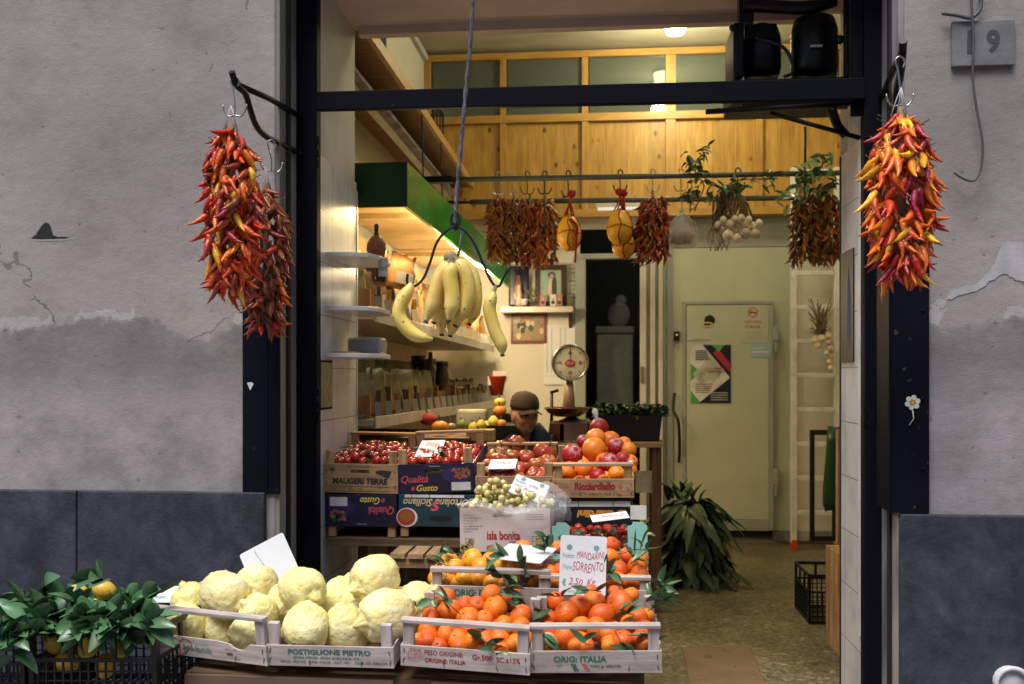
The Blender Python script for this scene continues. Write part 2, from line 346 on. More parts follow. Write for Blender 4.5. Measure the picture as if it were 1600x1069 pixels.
simple('skin', (.64,.36,.24), .5, c2=(.30,.13,.08), ns=20, bmp=.1); simple('lips', (.22,.07,.055), .5); simple('grey_hair', (.22,.19,.16), .9)
simple('cap_cloth', (.045,.032,.02), .9, c2=(.028,.02,.013), ns=9, bmp=.3, bs=250); simple('jacket_navy', (.03,.045,.11), .85, c2=(.02,.03,.07), bmp=.3, bs=200)
simple('jacket_grey', (.04,.04,.042), .9, bmp=.3, bs=200); simple('trouser_dark', (.02,.02,.025), .9); simple('eye_dark', (.01,.01,.01), .2)
simple('kraft', (.38,.20,.075), .7, c2=(.28,.14,.05), ns=10, r=.2); simple('label_grey', (.50,.49,.42), .7, c2=(.26,.25,.19), r=.12)
simple('olive_bag', (.17,.16,.065), .35, c2=(.28,.24,.10), ns=30, bmp=.5, bs=50, r=.25); simple('beans_pale', (.42,.40,.36), .6, c2=(.1,.09,.08), ns=160)
simple('beans_pink', (.36,.15,.12), .6, c2=(.12,.04,.04), ns=160); simple('beans_dark', (.07,.04,.02), .6, c2=(.2,.12,.06), ns=140, r=.3)
simple('jar_dark', (.018,.012,.008), .08, c2=(.06,.03,.01), ns=20, r=.4); simple('jar_amber', (.22,.10,.015), .1, c2=(.1,.04,.01), ns=60, r=.4); simple('lid_gold', (.55,.38,.12), .3, .8); simple('lid_dark', (.02,.02,.02), .3)
simple('terracotta', (.30,.10,.035), .6, c2=(.22,.07,.02)); simple('red_plastic', (.65,.05,.015), .35)
simple('scale_metal', (.55,.52,.45), .25, .9, c2=(.35,.33,.28)); simple('scale_paint', (.33,.27,.22), .35, c2=(.26,.21,.17)); simple('dial_face', (.62,.63,.55), .3)
simple('pan_brass', (.42,.24,.10), .25, .9, c2=(.2,.1,.04)); simple('dark_frame', (.05,.02,.01), .4); simple('red_frame', (.16,.025,.008), .4)
simple('fridge_white', (.40,.44,.40), .45); simple('stone_plate', (.185,.19,.195), .85, c2=(.12,.125,.13), ns=9, bmp=.3, bs=60); simple('engraved', (.055,.06,.068), .8)
simple('wire_grey', (.085,.09,.095), .6, c2=(.05,.05,.055)); simple('mat_card', (.16,.105,.055), .85, c2=(.12,.08,.04), ns=4, bmp=.2)
simple('flower_white', (.6,.6,.52), .6)
simple('sticker_blue', (.35,.55,.58), .5); simple('ladder_metal', (.86,.86,.84), .35, .1); simple('tag_grey', (.27,.265,.22), .7, c2=(.20,.195,.16), r=.15)
simple('lamp_glass', (1,1,.9), .3, emit=((1,.97,.66), 10)); simple('tube_glass', (.8,.8,.75), .3, emit=((1,.95,.8), .35))
simple('strip_lamp', (1,.9,.7), .3, emit=((1,.72,.36), 10))
M_ = MATS
# ---------------------------------------------------------------- mesh helpers
C = sc.collection
MW = {}
def NB(): return bmesh.new()
def box(bm, x0, x1, y0, y1, z0, z1, mi=0, M=None):
    vs = [bm.verts.new(v) for v in ((x0,y0,z0),(x1,y0,z0),(x1,y1,z0),(x0,y1,z0),(x0,y0,z1),(x1,y0,z1),(x1,y1,z1),(x0,y1,z1))]
    if M: 
        for v in vs: v.co = M @ v.co
    for q in ((0,3,2,1),(4,5,6,7),(0,1,5,4),(1,2,6,5),(2,3,7,6),(3,0,4,7)):
        f = bm.faces.new([vs[i] for i in q]); f.material_index = mi
def bpx(bm, x0, y0, x1, y1, Y, th, mi=0):
    """box parallel to the street front, given by its photo rectangle at depth Y, thickness th backwards"""
    a, b = X(x0, Y), X(x1, Y); d = dep((a+b)/2, Y)
    box(bm, a, b, Y, Y+th, CZ-(y1-HY)*d/F, CZ-(y0-HY)*d/F, mi)
def hexa(bm, pts, mi=0):
    vs = [bm.verts.new(p) for p in pts]
    for q in ((0,3,2,1),(4,5,6,7),(0,1,5,4),(1,2,6,5),(2,3,7,6),(3,0,4,7)):
        f = bm.faces.new([vs[i] for i in q]); f.material_index = mi
def tube(bm, pts, r, n=8, mi=0, cap=True, flat=1.0):
    pts = [Vector(p) for p in pts]; k = len(pts)
    rs = r if isinstance(r, (list, tuple)) else [r]*k
    t0 = (pts[1]-pts[0]).normalized()
    up = Vector((0,0,1)) if abs(t0.z) < .9 else Vector((1,0,0))
    s = t0.cross(up).normalized(); u = s.cross(t0).normalized(); rings = []
    for i, p in enumerate(pts):
        t = ((pts[min(i+1,k-1)]-pts[max(i-1,0)])).normalized()
        s = (s-t*s.dot(t)).normalized(); u = s.cross(t).normalized()*-1
        u = t.cross(s)
        rings.append([bm.verts.new(p+(s*math.cos(2*math.pi*j/n)+u*flat*math.sin(2*math.pi*j/n))*rs[i]) for j in range(n)])
    for a, b in zip(rings, rings[1:]):
        for j in range(n):
            f = bm.faces.new((a[j], a[(j+1)%n], b[(j+1)%n], b[j])); f.material_index = mi; f.smooth = True
    if cap:
        f = bm.faces.new(rings[0][::-1]); f.material_index = mi; f = bm.faces.new(rings[-1]); f.material_index = mi
def lathe(bm, prof, n=16, M=None, mi=0, fn=None):
    rings = []
    for (r, z) in prof:
        ring = []
        for j in range(n):
            a = 2*math.pi*j/n; v = Vector((r*math.cos(a), r*math.sin(a), z))
            if fn: v = fn(v, a)
            if M: v = M @ v
            ring.append(bm.verts.new(v))
        rings.append(ring)
    for a, b in zip(rings, rings[1:]):
        for j in range(n):
            f = bm.faces.new((a[j], a[(j+1)%n], b[(j+1)%n], b[j])); f.material_index = mi; f.smooth = True
    for rr, fl in ((rings[0], True), (rings[-1], False)):
        f = bm.faces.new(rr[::-1] if fl else rr); f.material_index = mi; f.smooth = True
def ball(bm, c, r, n=12, mi=0, sc_=(1,1,1), fn=None):
    k = max(4, n*2//3); c = Vector(c)
    prof = [(math.sin(math.pi*(i+.12)/(k+.24))*1, -math.cos(math.pi*(i+.12)/(k+.24))) for i in range(k+1)]
    M = Matrix.Translation(c) @ Matrix.Diagonal((r*sc_[0], r*sc_[1], r*sc_[2], 1))
    lathe(bm, prof, n, M, mi, fn)
def poly(bm, pts, mi=0, th=0, nrm=None):
    vs = [bm.verts.new(p) for p in pts]; f = bm.faces.new(vs); f.material_index = mi
    return f
def leaf(bm, M, L=.08, W=.03, bend=.3, mi=0, fold=.25, k=4):
    rows = []
    for i in range(k+1):
        s = i/k; w_ = W*.5*math.sin(math.pi*(.05+.93*s)**.8)**.8
        y = L*s; z = -bend*L*s*s
        rows.append([bm.verts.new(M @ Vector((-w_, y, z+w_*fold*2))), bm.verts.new(M @ Vector((0, y, z))), bm.verts.new(M @ Vector((w_, y, z+w_*fold*2)))])
    for a, b in zip(rows, rows[1:]):
        for j in (0, 1):
            f = bm.faces.new((a[j], a[j+1], b[j+1], b[j])); f.material_index = mi; f.smooth = True
def rotm(v, roll=0):
    """matrix whose Y axis points along v"""
    q = Vector(v).normalized().to_track_quat('Y', 'Z'); return q.to_matrix().to_4x4() @ Matrix.Rotation(roll, 4, 'Y')
def mats_of(m):
    return [M_[x] for x in (m if isinstance(m, (list, tuple)) else [m])]
def tag(o, label=None, cat=None, group=None, kind=None):
    if label: o['label'] = label
    if cat: o['category'] = cat
    if group: o['group'] = group
    if kind: o['kind'] = kind
    return o
def obj(name, bm, mat, parent=None, world=True, label=None, bev=0, smooth=None, recalc=True):
    if recalc: bmesh.ops.recalc_face_normals(bm, faces=bm.faces)
    me = bpy.data.meshes.new(name); bm.to_mesh(me); bm.free()
    for m in mats_of(mat): me.materials.append(m)
    o = bpy.data.objects.new(name, me); C.objects.link(o)
    if smooth is not None:
        for p in me.polygons: p.use_smooth = smooth
    if parent is not None:
        o.parent = parent; mw = MW.get(parent.name, Matrix.Identity(4)); MW[o.name] = mw
        if world: me.transform(mw.inverted())
    else:
        if world and len(me.vertices):
            xs = [v.co for v in me.vertices]
            c = Vector(((min(v.x for v in xs)+max(v.x for v in xs))/2, (min(v.y for v in xs)+max(v.y for v in xs))/2, min(v.z for v in xs)))
            me.transform(Matrix.Translation(-c)); o.location = c; MW[o.name] = Matrix.Translation(c)
        else: MW[o.name] = Matrix.Identity(4)
    if bev:
        b = o.modifiers.new('bevel', 'BEVEL'); b.width = bev; b.segments = 2; b.limit_method = 'ANGLE'
    if label: o['label'] = label
    return o
def thing(name, label, cat, loc=(0,0,0), rotz=0, group=None, M=None):
    o = bpy.data.objects.new(name, None); C.objects.link(o); o.empty_display_size = .05
    if M is None: M = Matrix.Translation(Vector(loc)) @ Matrix.Rotation(rotz, 4, 'Z')
    o.matrix_world = M; MW[o.name] = M.copy()
    return tag(o, label, cat, group)
CHILD = {}
def kids(o): return [c for c in C.objects if c.parent == o]
def dup(src, M, label=None, group=None):
    def rec(o, par):
        c = o.copy(); C.objects.link(c)
        if par: c.parent = par
        for k in CH_OF(o): rec(k, c)
        return c
    r = rec(src, None); r.matrix_world = M; MW[r.name] = M.copy()
    if label: r['label'] = label
    if group: r['group'] = group
    return r
_kc = {}
def CH_OF(o):
    if o.name not in _kc: _kc[o.name] = [c for c in o.children]
    return _kc[o.name]
def text_mesh(body, bold=0, shear=0, space=1.0):
    cu = bpy.data.curves.new('text', 'FONT'); cu.body = body; cu.offset = bold; cu.shear = shear; cu.space_character = space
    cu.resolution_u = 3; cu.fill_mode = 'FRONT'
    o = bpy.data.objects.new('text', cu); C.objects.link(o)
    bpy.context.view_layer.update()
    me = bpy.data.meshes.new_from_object(o.evaluated_get(bpy.context.evaluated_depsgraph_get()))
    bpy.data.objects.remove(o); bpy.data.curves.remove(cu)
    return me
FRONT = Matrix(((1,0,0,0),(0,0,-1,0),(0,1,0,0),(0,0,0,1)))      # text x->x, y->z, facing -y
def text_into(bm, body, rect, M, mi=0, bold=0, shear=0, flip=False, wob=0):
    """add lettering fitted into rect (x0,y0,x1,y1) of plane M (plane x, plane y, normal z)"""
    me = text_mesh(body, bold, shear)
    if not me.vertices: return
    xs = [v.co.x for v in me.vertices]; ys = [v.co.y for v in me.vertices]
    x0, x1, y0, y1 = min(xs), max(xs), min(ys), max(ys)
    a, b, c_, d = rect; sx = (c_-a)/max(x1-x0, 1e-6); sy = (d-b)/max(y1-y0, 1e-6)
    vs = []
    for v in me.vertices:
        x = (v.co.x-x0)*sx; y = (v.co.y-y0)*sy
        if wob: y += wob*math.sin(x*90)*sy*.1
        if flip: x, y = (c_-a)-x, (d-b)-y
        vs.append(bm.verts.new(M @ Vector((a+x, b+y, 0))))
    for p in me.polygons:
        try:
            f = bm.faces.new([vs[i] for i in p.vertices]); f.material_index = mi
        except ValueError: pass
    bpy.data.meshes.remove(me)
def rect_into(bm, rect, M, mi=0, z=0):
    a, b, c_, d = rect
    f = bm.faces.new([bm.verts.new(M @ Vector(p)) for p in ((a,b,z),(c_,b,z),(c_,d,z),(a,d,z))]); f.material_index = mi
def blob_into(bm, cx, cy, rx, ry, M, mi=0, z=0, n=14, jit=0):
    f = bm.faces.new([bm.verts.new(M @ Vector((cx+rx*math.cos(2*math.pi*i/n)*(1+random.uniform(-jit,jit)), cy+ry*math.sin(2*math.pi*i/n)*(1+random.uniform(-jit,jit)), z))) for i in range(n)]); f.material_index = mi
def ring_into(bm, cx, cy, r0, r1, M, mi=0, n=20, sy=1, a0=0, a1=2*math.pi):
    A = [bm.verts.new(M @ Vector((cx+r0*math.cos(a0+(a1-a0)*i/n), cy+sy*r0*math.sin(a0+(a1-a0)*i/n), 0))) for i in range(n+1)]
    B = [bm.verts.new(M @ Vector((cx+r1*math.cos(a0+(a1-a0)*i/n), cy+sy*r1*math.sin(a0+(a1-a0)*i/n), 0))) for i in range(n+1)]
    for i in range(n):
        f = bm.faces.new((A[i], A[i+1], B[i+1], B[i])); f.material_index = mi
# ================================================================ SETTING
bm = NB(); box(bm, -12, 12, -8, 3.9, -.3, -.12); tag(obj('street', bm, 'asphalt', label='dark asphalt of the narrow street'), kind='structure')
bm = NB(); box(bm, -12, 12, -7.5, -4.6, -.119, 0); tag(obj('far_pavement', bm, 'worn_trim'), kind='structure')
bm = NB(); box(bm, -3.2, 4.2, 3.9, 11.2, -.12, 0); tag(obj('floor', bm, 'terrazzo', label='speckled yellowish terrazzo shop floor'), kind='structure')
# the house across the lane (behind the camera): it is what keeps the light of the lane coming from above
t = thing('opposite_house', 'grey plastered house on the other side of the lane', 'house', (0, -5, 0))
bm = NB(); box(bm, -12, 12, -7, -4.6, 0, 7.5); obj('wall', bm, 'street_plaster', t)
for k in range(-3, 4):
    bm = NB(); box(bm, k*2.6-.5, k*2.6+.5, -4.62, -4.55, 3.6, 5.4); wn = obj('window', bm, 'dark_frame', t)
    bm = NB(); box(bm, k*2.6-.42, k*2.6+.42, -4.56, -4.54, 3.7, 5.3); obj('pane', bm, 'pane_glass', wn)
# ---- street front
YF, YD, YS, YB = 3.72, 3.93, 4.70, 8.90
XL, XR = -1.222, 1.04
PL, PR = 1.043, .990
fw = thing('facade_wall', 'grey plastered street wall with dark blue plinth around the shop opening', 'wall', (0, YF, 0))
bm = NB(); box(bm, -6, -1.30, YF, YS, -.12, 6.5); obj('plaster', bm, 'street_plaster', fw, bev=.006)
bm = NB(); box(bm, 1.125, 6, YF, YS, -.12, 6.5); obj('plaster', bm, 'street_plaster', fw, bev=.006)
bm = NB(); box(bm, -1.30, 1.125, YF, 3.985, 3.238, 6.5); obj('lintel', bm, 'street_plaster', fw)
xs_ = [-6, X(120, YF-.02), -1.335]
for a, b in zip(xs_, xs_[1:]):
    bm = NB(); box(bm, a+.002, b-.002, YF-.022, YF+.01, -.12, PL); obj('plinth', bm, 'plinth_paint', fw, bev=.006, label='dark blue-grey painted plinth left of the opening')
bm = NB(); box(bm, 1.105, 6, YF-.022, YF+.01, -.12, PR); obj('plinth', bm, 'plinth_paint', fw, bev=.006, label='dark blue-grey painted plinth right of the opening')
# corner plates
def plate(px0, px1, y1, top, side, z0):
    a, b = X(px0, YF-.012), X(px1, YF-.012)
    bm = NB(); box(bm, a, b, YF-.014, YF-.002, z0, top)
    if side < 0: box(bm, b+.0005, b+.045, YF-.012, YF+.006, z0+.002, top-.002)
    else: box(bm, a-.012, a-.0005, YF-.012, YF+.15, z0+.002, top-.002)
    o = obj('corner_plate', bm, 'plate_paint', fw, bev=.002)
    return a, b
plate(379, 419, 770, 1.93, -1, PL-.008)
pa, pb = plate(1394, 1452, 795, 2.05, 1, PR+.005)
bm = NB()
for zz in (1.75, 1.16, 1.42):
    ball(bm, (pa+.11, YF-.016, zz), .008, 8, 0, (1, .4, 1))
obj('rivet', bm, 'black_paint', fw)
# painted flower on the right plate (real little appliqué)
bm = NB(); FM = Matrix.Translation(P(1426, 629, YF-.0165)) @ FRONT
for k in range(6):
    a = k*math.pi/3+.3; blob_into(bm, .019*math.cos(a), .019*math.sin(a), .010, .010, FM, 0, .0, 10)
blob_into(bm, 0, 0, .008, .008, FM, 1, .001, 10)
tube(bm, [FM @ Vector((0, -.03, 0)), FM @ Vector((.004, -.06, 0)), FM @ Vector((-.012, -.085, 0))], .002, 5, 0)
obj('flower_sticker', bm, ['flower_white', 'orange_print'], fw, recalc=False)
bm = NB(); M0 = Matrix.Translation(P(391, 603, YF-.0165)) @ FRONT
bm.faces.new([bm.verts.new(M0 @ Vector(p)) for p in ((-.014,.012,0),(.0,-.018,0),(.014,.008,0),(.005,.015,0))])
obj('paper_scrap', bm, 'white_print', fw, recalc=False)
# jambs
for s, a, b in ((-1, -1.334, -1.2835), (1, 1.103, 1.124)):
    bm = NB(); box(bm, a, b, YF+.004, YD+.10, -.12, 3.231); obj('jamb', bm, 'reveal_plaster' if s < 0 else 'worn_trim', fw)
bm = NB(); box(bm, -1.284, -1.272, 3.80, 3.83, -.1, 3.23); obj('shutter_groove', bm, 'groove_dark', fw)
bm = NB(); box(bm, 1.092, 1.104, 3.80, 3.83, -.1, 3.23); obj('shutter_groove', bm, 'groove_dark', fw)
bm = NB(); box(bm, 1.106, 1.124, 3.74, 3.79, -.1, 3.23); obj('jamb_edge', bm, 'reveal_plaster', fw)
simple('filler', (.41,.41,.43), .9, c2=(.32,.315,.33), ns=12, bmp=.3)
# fallen chip of plaster: flat dark patch, the shade of the recess put into its colour
bm = NB(); q = [(46,372.5),(56,367),(62,357),(68,350),(71,347),(77,350),(81,362),(84,368.5),(92,370.3),(110,371.2),(92,372.2),(70,373)]
q = [(xa+(xb-xa)*k/3+random.uniform(-.9,.9)*(k>0), ya+(yb-ya)*k/3+random.uniform(-.9,.9)*(k>0)) for (xa,ya),(xb,yb) in zip(q, q[1:]+q[:1]) for k in range(3)]
pts = [P(x, y, YF-.0015) for x, y in q]
bm.faces.new([bm.verts.new(p) for p in pts]); obj('plaster_hole_shade', bm, 'groove_dark', fw, recalc=False)
bm = NB(); q = [(40,374.5),(70,374.6),(100,374),(125,371),(100,375),(70,376)]
bm.faces.new([bm.verts.new(P(x, y, YF-.003)) for x, y in q]); obj('plaster_lip', bm, 'filler', fw, recalc=False)
for q in ([(1478,470),(1484,452),(1520,445),(1540,430),(1552,415),(1560,395),(1572,375),(1600,380),(1600,440),(1585,436),(1570,428),(1548,438),(1530,452),(1510,460),(1495,463)],):
    qq = []
    for (xa_, ya_), (xb_, yb_) in zip(q, q[1:]+q[:1]):
        for s_ in range(4): qq.append((xa_+(xb_-xa_)*s_/4, ya_+(yb_-ya_)*s_/4))
    q = qq
    bm = NB(); bm.faces.new([bm.verts.new(P(x+random.uniform(-1.8,1.8), y+random.uniform(-1.8,1.8), YF-.0025)) for x, y in q]); obj('filler_patch', bm, 'filler', fw, recalc=False)
# ---- number plate, wires, pipe end
np_ = thing('house_number_plate', 'grey square stone plate engraved 19, high on the right wall', 'number plate', P(1536, 104, YF))
a, b = P(1488, 104, YF-.02), P(1586, 30, YF-.02)
bm = NB(); box(bm, a.x, b.x, YF-.02, YF-.001, a.z, b.z); obj('plate', bm, 'stone_plate', np_, bev=.003)
for c_, a_, b_ in (('1',1508,1516),('9',1538,1559)):
    bm = NB(); text_into(bm, c_, (X(a_,YF), P(1536,86,YF).z, X(b_,YF), P(1536,50,YF).z), Matrix.Translation((0, YF-.0215, 0)) @ FRONT, 0, .03); obj('engraved_digit', bm, 'engraved', np_, recalc=False)
def wire(name, pts, Y, r, mat, label, cat, par=None):
    bm = NB(); P3 = [P(x, y, Y) if not isinstance(Y, list) else P(x, y, Y[i]) for i, (x, y) in enumerate(pts)]
    tube(bm, smoothpts(P3), r, 7); o = obj(name, bm, mat, par)
    if not par: tag(o, label, cat)
    return o
def smoothpts(pts, n=5):
    out = []; k = len(pts)
    for i in range(k-1):
        p0, p1, p2, p3 = pts[max(i-1,0)], pts[i], pts[i+1], pts[min(i+2,k-1)]
        for j in range(n):
            t = j/n
            out.append(.5*((2*p1)+(p2-p0)*t+(2*p0-5*p1+4*p2-p3)*t*t+(3*p1-p0-3*p2+p3)*t**3))
    out.append(pts[-1]); return out
wire('hanging_wire', [(1517,-40),(1518,10),(1521,60),(1520,120),(1526,170),(1535,220),(1533,262),(1522,282),(1505,279),(1490,269)], YF-.035, .0045, 'wire_grey', 'grey bent wire hanging down the right wall over the number plate', 'wire')
wire('wall_cable', [(1472,21),(1495,24),(1515,28),(1528,20),(1533,5),(1531,-30)], YF-.03, .007, 'wire_grey', 'short curved grey cable above the number plate', 'cable')
bm = NB(); c = P(1581, 1068, YF-.05); r_ = .058
ringp = [c+Vector((r_*math.cos(a), -.01, r_*math.sin(a))) for a in [2*math.pi*i/24 for i in range(25)]]
tube(bm, ringp, .009, 8, 0); 
for j in range(1): lathe(bm, [(r_, 0), (r_, .06)], 20, Matrix.Translation(c) @ Matrix.Rotation(R(-90), 4, 'X'), 0)
tag(obj('pipe_end', bm, 'marble'), 'round white pipe end low on the right plinth', 'pipe')
# ---- shop frame (black painted steel)
fr = thing('steel_shopfront', 'black painted steel frame of the shop opening with a cross bar', 'shopfront', (0, YD, 0))
bm = NB(); box(bm, -1.283, -1.194, YD, YD+.06, -.12, 3.23); obj('post', bm, 'black_paint', fr, bev=.004)
bm = NB(); box(bm, 1.035, 1.102, YD, YD+.06, -.12, 3.23); obj('post', bm, 'black_paint', fr, bev=.004)
bm = NB(); box(bm, .992, 1.0345, YD+.02, YD+.05, 2.55, 3.23); obj('upper_post', bm, 'black_paint', fr, bev=.003)
bm = NB()
za, zb = P(495,160,YD).z, P(1350,140,YD).z
hexa(bm, [(-1.194,YD-.012,za-.036),(1.036,YD-.012,zb-.040),(1.036,YD+.02,zb-.040),(-1.194,YD+.02,za-.036),(-1.194,YD-.012,za+.042),(1.036,YD-.012,zb+.045),(1.036,YD+.07,zb+.045),(-1.194,YD+.07,za+.042)])
obj('cross_bar', bm, 'black_paint', fr, bev=.004)
bm = NB()
for x, y in ((495,219),(495,239),(495,255),(495,613),(495,632),(495,650),(1352,642),(1352,660)):
    p = P(x, y, YD); s = -1 if x > 1000 else 1
    box(bm, p.x-.006, p.x+.010, YD-.004, YD+.02, p.z-.015, p.z+.015)
obj('hinge_lug', bm, 'black_paint', fr)
# ---- piers inside the wall thickness
tp = thing('left_pier', 'white wall pier left of the opening with white tiles on its lower part', 'wall', (XL, 4.3, 0))
bm = NB(); box(bm, XL-.3, XL-.012, YD+.07, YS, 0, 3.231); obj('painted_face', bm, 'white_wall', tp)
bm = NB(); box(bm, XL-.011, XL, YD+.07, YS-.012, 0, 2.468); obj('tile_cladding', bm, 'wall_tile', tp)
bm = NB(); box(bm, XL-.011, XL+.003, YS-.011, YS+.004, 0, 2.43); obj('edge_trim', bm, 'aluminium', tp)
rp = thing('right_pier', 'narrow wall pier right of the opening faced with white tiles', 'wall', (XR, 4.2, 0))
bm = NB(); box(bm, XR+.026, XR+.3, YD+.07, 4.32, 0, 3.231); obj('painted_face', bm, 'white_wall', rp)
bm = NB(); box(bm, XR, XR+.025, YD+.02+.05, 4.325, 0, 2.468); obj('tile_cladding', bm, 'wall_tile', rp)
bm = NB(); box(bm, XR-.004, XR+.020, 4.326, 4.34, 0, 2.468); obj('edge_trim', bm, 'groove_dark', rp)
bm = NB(); box(bm, XR-.005, XR-.001, YD+.071, YD+.095, .45, 2.4); obj('edge_strip', bm, 'white_print', rp)
bm = NB(); box(bm, -1.52, 1.125+.2, 3.99, YS, 3.232, 3.4); tag(obj('soffit', bm, 'soffit_paint'), kind='structure')
bm = NB(); box(bm, -1.2, 1.03, YS-.06, YS-.001, 3.19, 3.2315); o = obj('soffit_moulding', bm, 'soffit_paint'); tag(o, kind='structure')
# ---- room shell
tag(obj('ceiling', (lambda b: (box(b, -1.8, 2.5, YS, YB+.2, 4.5, 4.7), b)[1])(NB()), 'ceiling_paint'), kind='structure')
rw = thing('left_room_wall', 'cream painted side wall behind the shelves', 'wall', (-1.64, 6.8, 0))
bm = NB(); box(bm, -1.9, -1.64, YS+.001, YB+2.2, 0, 4.5); obj('painted_face', bm, 'cream_wall', rw)
bm = NB(); box(bm, -1.64, -1.60, YS+.3, YB-.2, 4.40, 4.46); obj('pipe_trunking', bm, 'white_wall', rw)
rw2 = thing('right_room_wall', 'cream painted side wall at the right behind the ladder', 'wall', (2.3, 6.8, 0))
bm = NB(); box(bm, 2.3, 2.5, YS+.001, YB+2.2, 0, 4.5); obj('painted_face', bm, 'cream_wall', rw2)
fwi = thing('front_inner_wall', 'inner side of the street wall', 'wall', (0, YS, 0))
bm = NB(); box(bm, -1.64, 2.3, YS-.1, YS+.002, 3.45, 4.5); box(bm, 1.35, 2.3, YS-.1, YS+.002, 0, 3.45); obj('painted_face', bm, 'cream_wall', fwi)
# back wall: left part with shelf, door gap, cold-room wall
xa, xb, xc = X(906, YB), X(1046, YB), X(1242, YB)
bw = thing('back_wall', 'cream back wall with the icon shelf and the dark doorway', 'wall', (0, YB, 0))
zd = P(950, 402, YB).z; zl = P(950, 355, YB).z
bm = NB(); box(bm, -1.64, xa, YB, YB+.15, 0, 4.5)
box(bm, xa, X(913,YB)-.03, YB, YB+.15, 0, zd); box(bm, X(1003,YB), xb, YB, YB+.15, 0, zl); box(bm, xa, xb, YB, YB+.15, zl, 4.5); box(bm, xb, 2.3, YB, YB+.15, 0, 4.5)
obj('painted_face', bm, 'cream_wall', bw)
bm = NB(); box(bm, X(730,8.8), X(1045,8.8), YB-.05, YB-.001, P(900,357,8.8).z, P(900,331,8.8).z); obj('lintel_panel', bm, 'shelf_white', bw)
# the dark room behind
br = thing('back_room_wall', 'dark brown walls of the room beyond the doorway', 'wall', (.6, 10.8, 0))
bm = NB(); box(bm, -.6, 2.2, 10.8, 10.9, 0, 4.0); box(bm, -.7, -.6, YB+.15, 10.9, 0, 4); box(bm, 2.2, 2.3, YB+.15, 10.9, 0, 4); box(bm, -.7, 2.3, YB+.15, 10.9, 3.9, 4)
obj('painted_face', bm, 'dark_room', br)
# door frame + folding door
df = thing('back_doorway', 'grey painted frame of the dark doorway in the back wall', 'door frame', (X(950,YB), YB, 0))
bm = NB(); bpx(bm, 898, 402, 915, 842, YB-.03, .16); obj('frame_post', bm, 'door_frame_paint', df, bev=.006)
bm = NB(); bpx(bm, 898, 396, 1003, 404, YB-.035, .1); obj('frame_head', bm, 'door_frame_paint', df, bev=.004)
fd = thing('folding_door', 'cream folding door pleated open beside the dark doorway', 'door', (X(1020,YB), YB-.1, 0))
for i, (a, b, o_) in enumerate(((1000,1010,.0),(1010,1016,.05),(1016,1024,.0),(1024,1029,.05),(1029,1036,.01),(1036,1041,.06))):
    bm = NB(); bpx(bm, a, 404, b, 846, YB-.12+o_, .04); obj('panel', bm, 'shelf_white' if i%2 == 0 else 'door_frame_paint', fd, bev=.006)
bm = NB(); bpx(bm, 1001, 573, 1006, 598, YB-.145, .02); obj('latch', bm, 'lid_gold', fd)
bm = NB(); bpx(bm, 1042, 385, 1052, 846, YB-.05, .05); obj('frame_post', bm, 'door_frame_paint', fd, bev=.004)
# cold room
cr_ = thing('cold_room_door', 'pale yellowish insulated cold-room door with posters on it', 'door', (X(1136,YB), YB, 0))
bm = NB(); bpx(bm, 1052, 387, 1241, 838, YB-.03, .03); obj('wall_panel', bm, 'door_panel', cr_)
bm = NB(); bpx(bm, 1052, 341, 1241, 386, YB-.032, .03); obj('upper_panel', bm, 'door_frame_paint', cr_)
bm = NB(); bpx(bm, 1066, 470, 1209, 476, YB-.09, .06); bpx(bm, 1066, 476.2, 1072, 829, YB-.09, .06); bpx(bm, 1202, 476.2, 1209, 829, YB-.09, .06); obj('door_frame', bm, 'door_frame_paint', cr_, bev=.006)
bm = NB(); bpx(bm, 1072.5, 476.5, 1201.5, 812, YB-.085, .05); obj('door_leaf', bm, 'door_panel', cr_, bev=.006)
bm = NB(); bpx(bm, 1072.5, 812.5, 1201.5, 829, YB-.088, .05); obj('kick_plate', bm, 'door_frame_paint', cr_, bev=.004)
bm = NB(); bpx(bm, 1066, 829.5, 1207, 840, YB-.05, .04); obj('gap_shade_strip', bm, 'groove_dark', cr_)  # black strip painted in for the dark gap under the door
bm = NB(); bpx(bm, 1210, 830, 1313, 845, YB-.055, .05); obj('skirting', bm, 'worn_trim', cr_)
for y in (526, 752):
    bm = NB(); bpx(bm, 1209.5, y-18, 1217, y+6, YB-.12, .07); bpx(bm, 1210.5, y+6.3, 1215, y+24, YB-.11, .05); obj('hinge', bm, 'door_frame_paint', cr_, bev=.006)
bm = NB(); bpx(bm, 1053, 518, 1062, 532, YB-.06, .03); lathe(bm, [(.012,0),(.012,.02)], 10, Matrix.Translation(P(1057.5,524,YB-.06)) @ Matrix.Rotation(R(90),4,'X'), 1); obj('lock', bm, ['groove_dark','aluminium'], cr_)
bm = NB(); tube(bm, smoothpts([P(1054,614,YB-.1), P(1052,640,YB-.12), P(1060,660,YB-.15), P(1062,700,YB-.12), P(1061,722,YB-.06)]), .014, 8); obj('handle', bm, 'black_plastic', cr_)
bm = NB(); bpx(bm, 1073, 527, 1110, 531, YB-.092, .005); obj('name_bar', bm, 'aluminium', cr_)
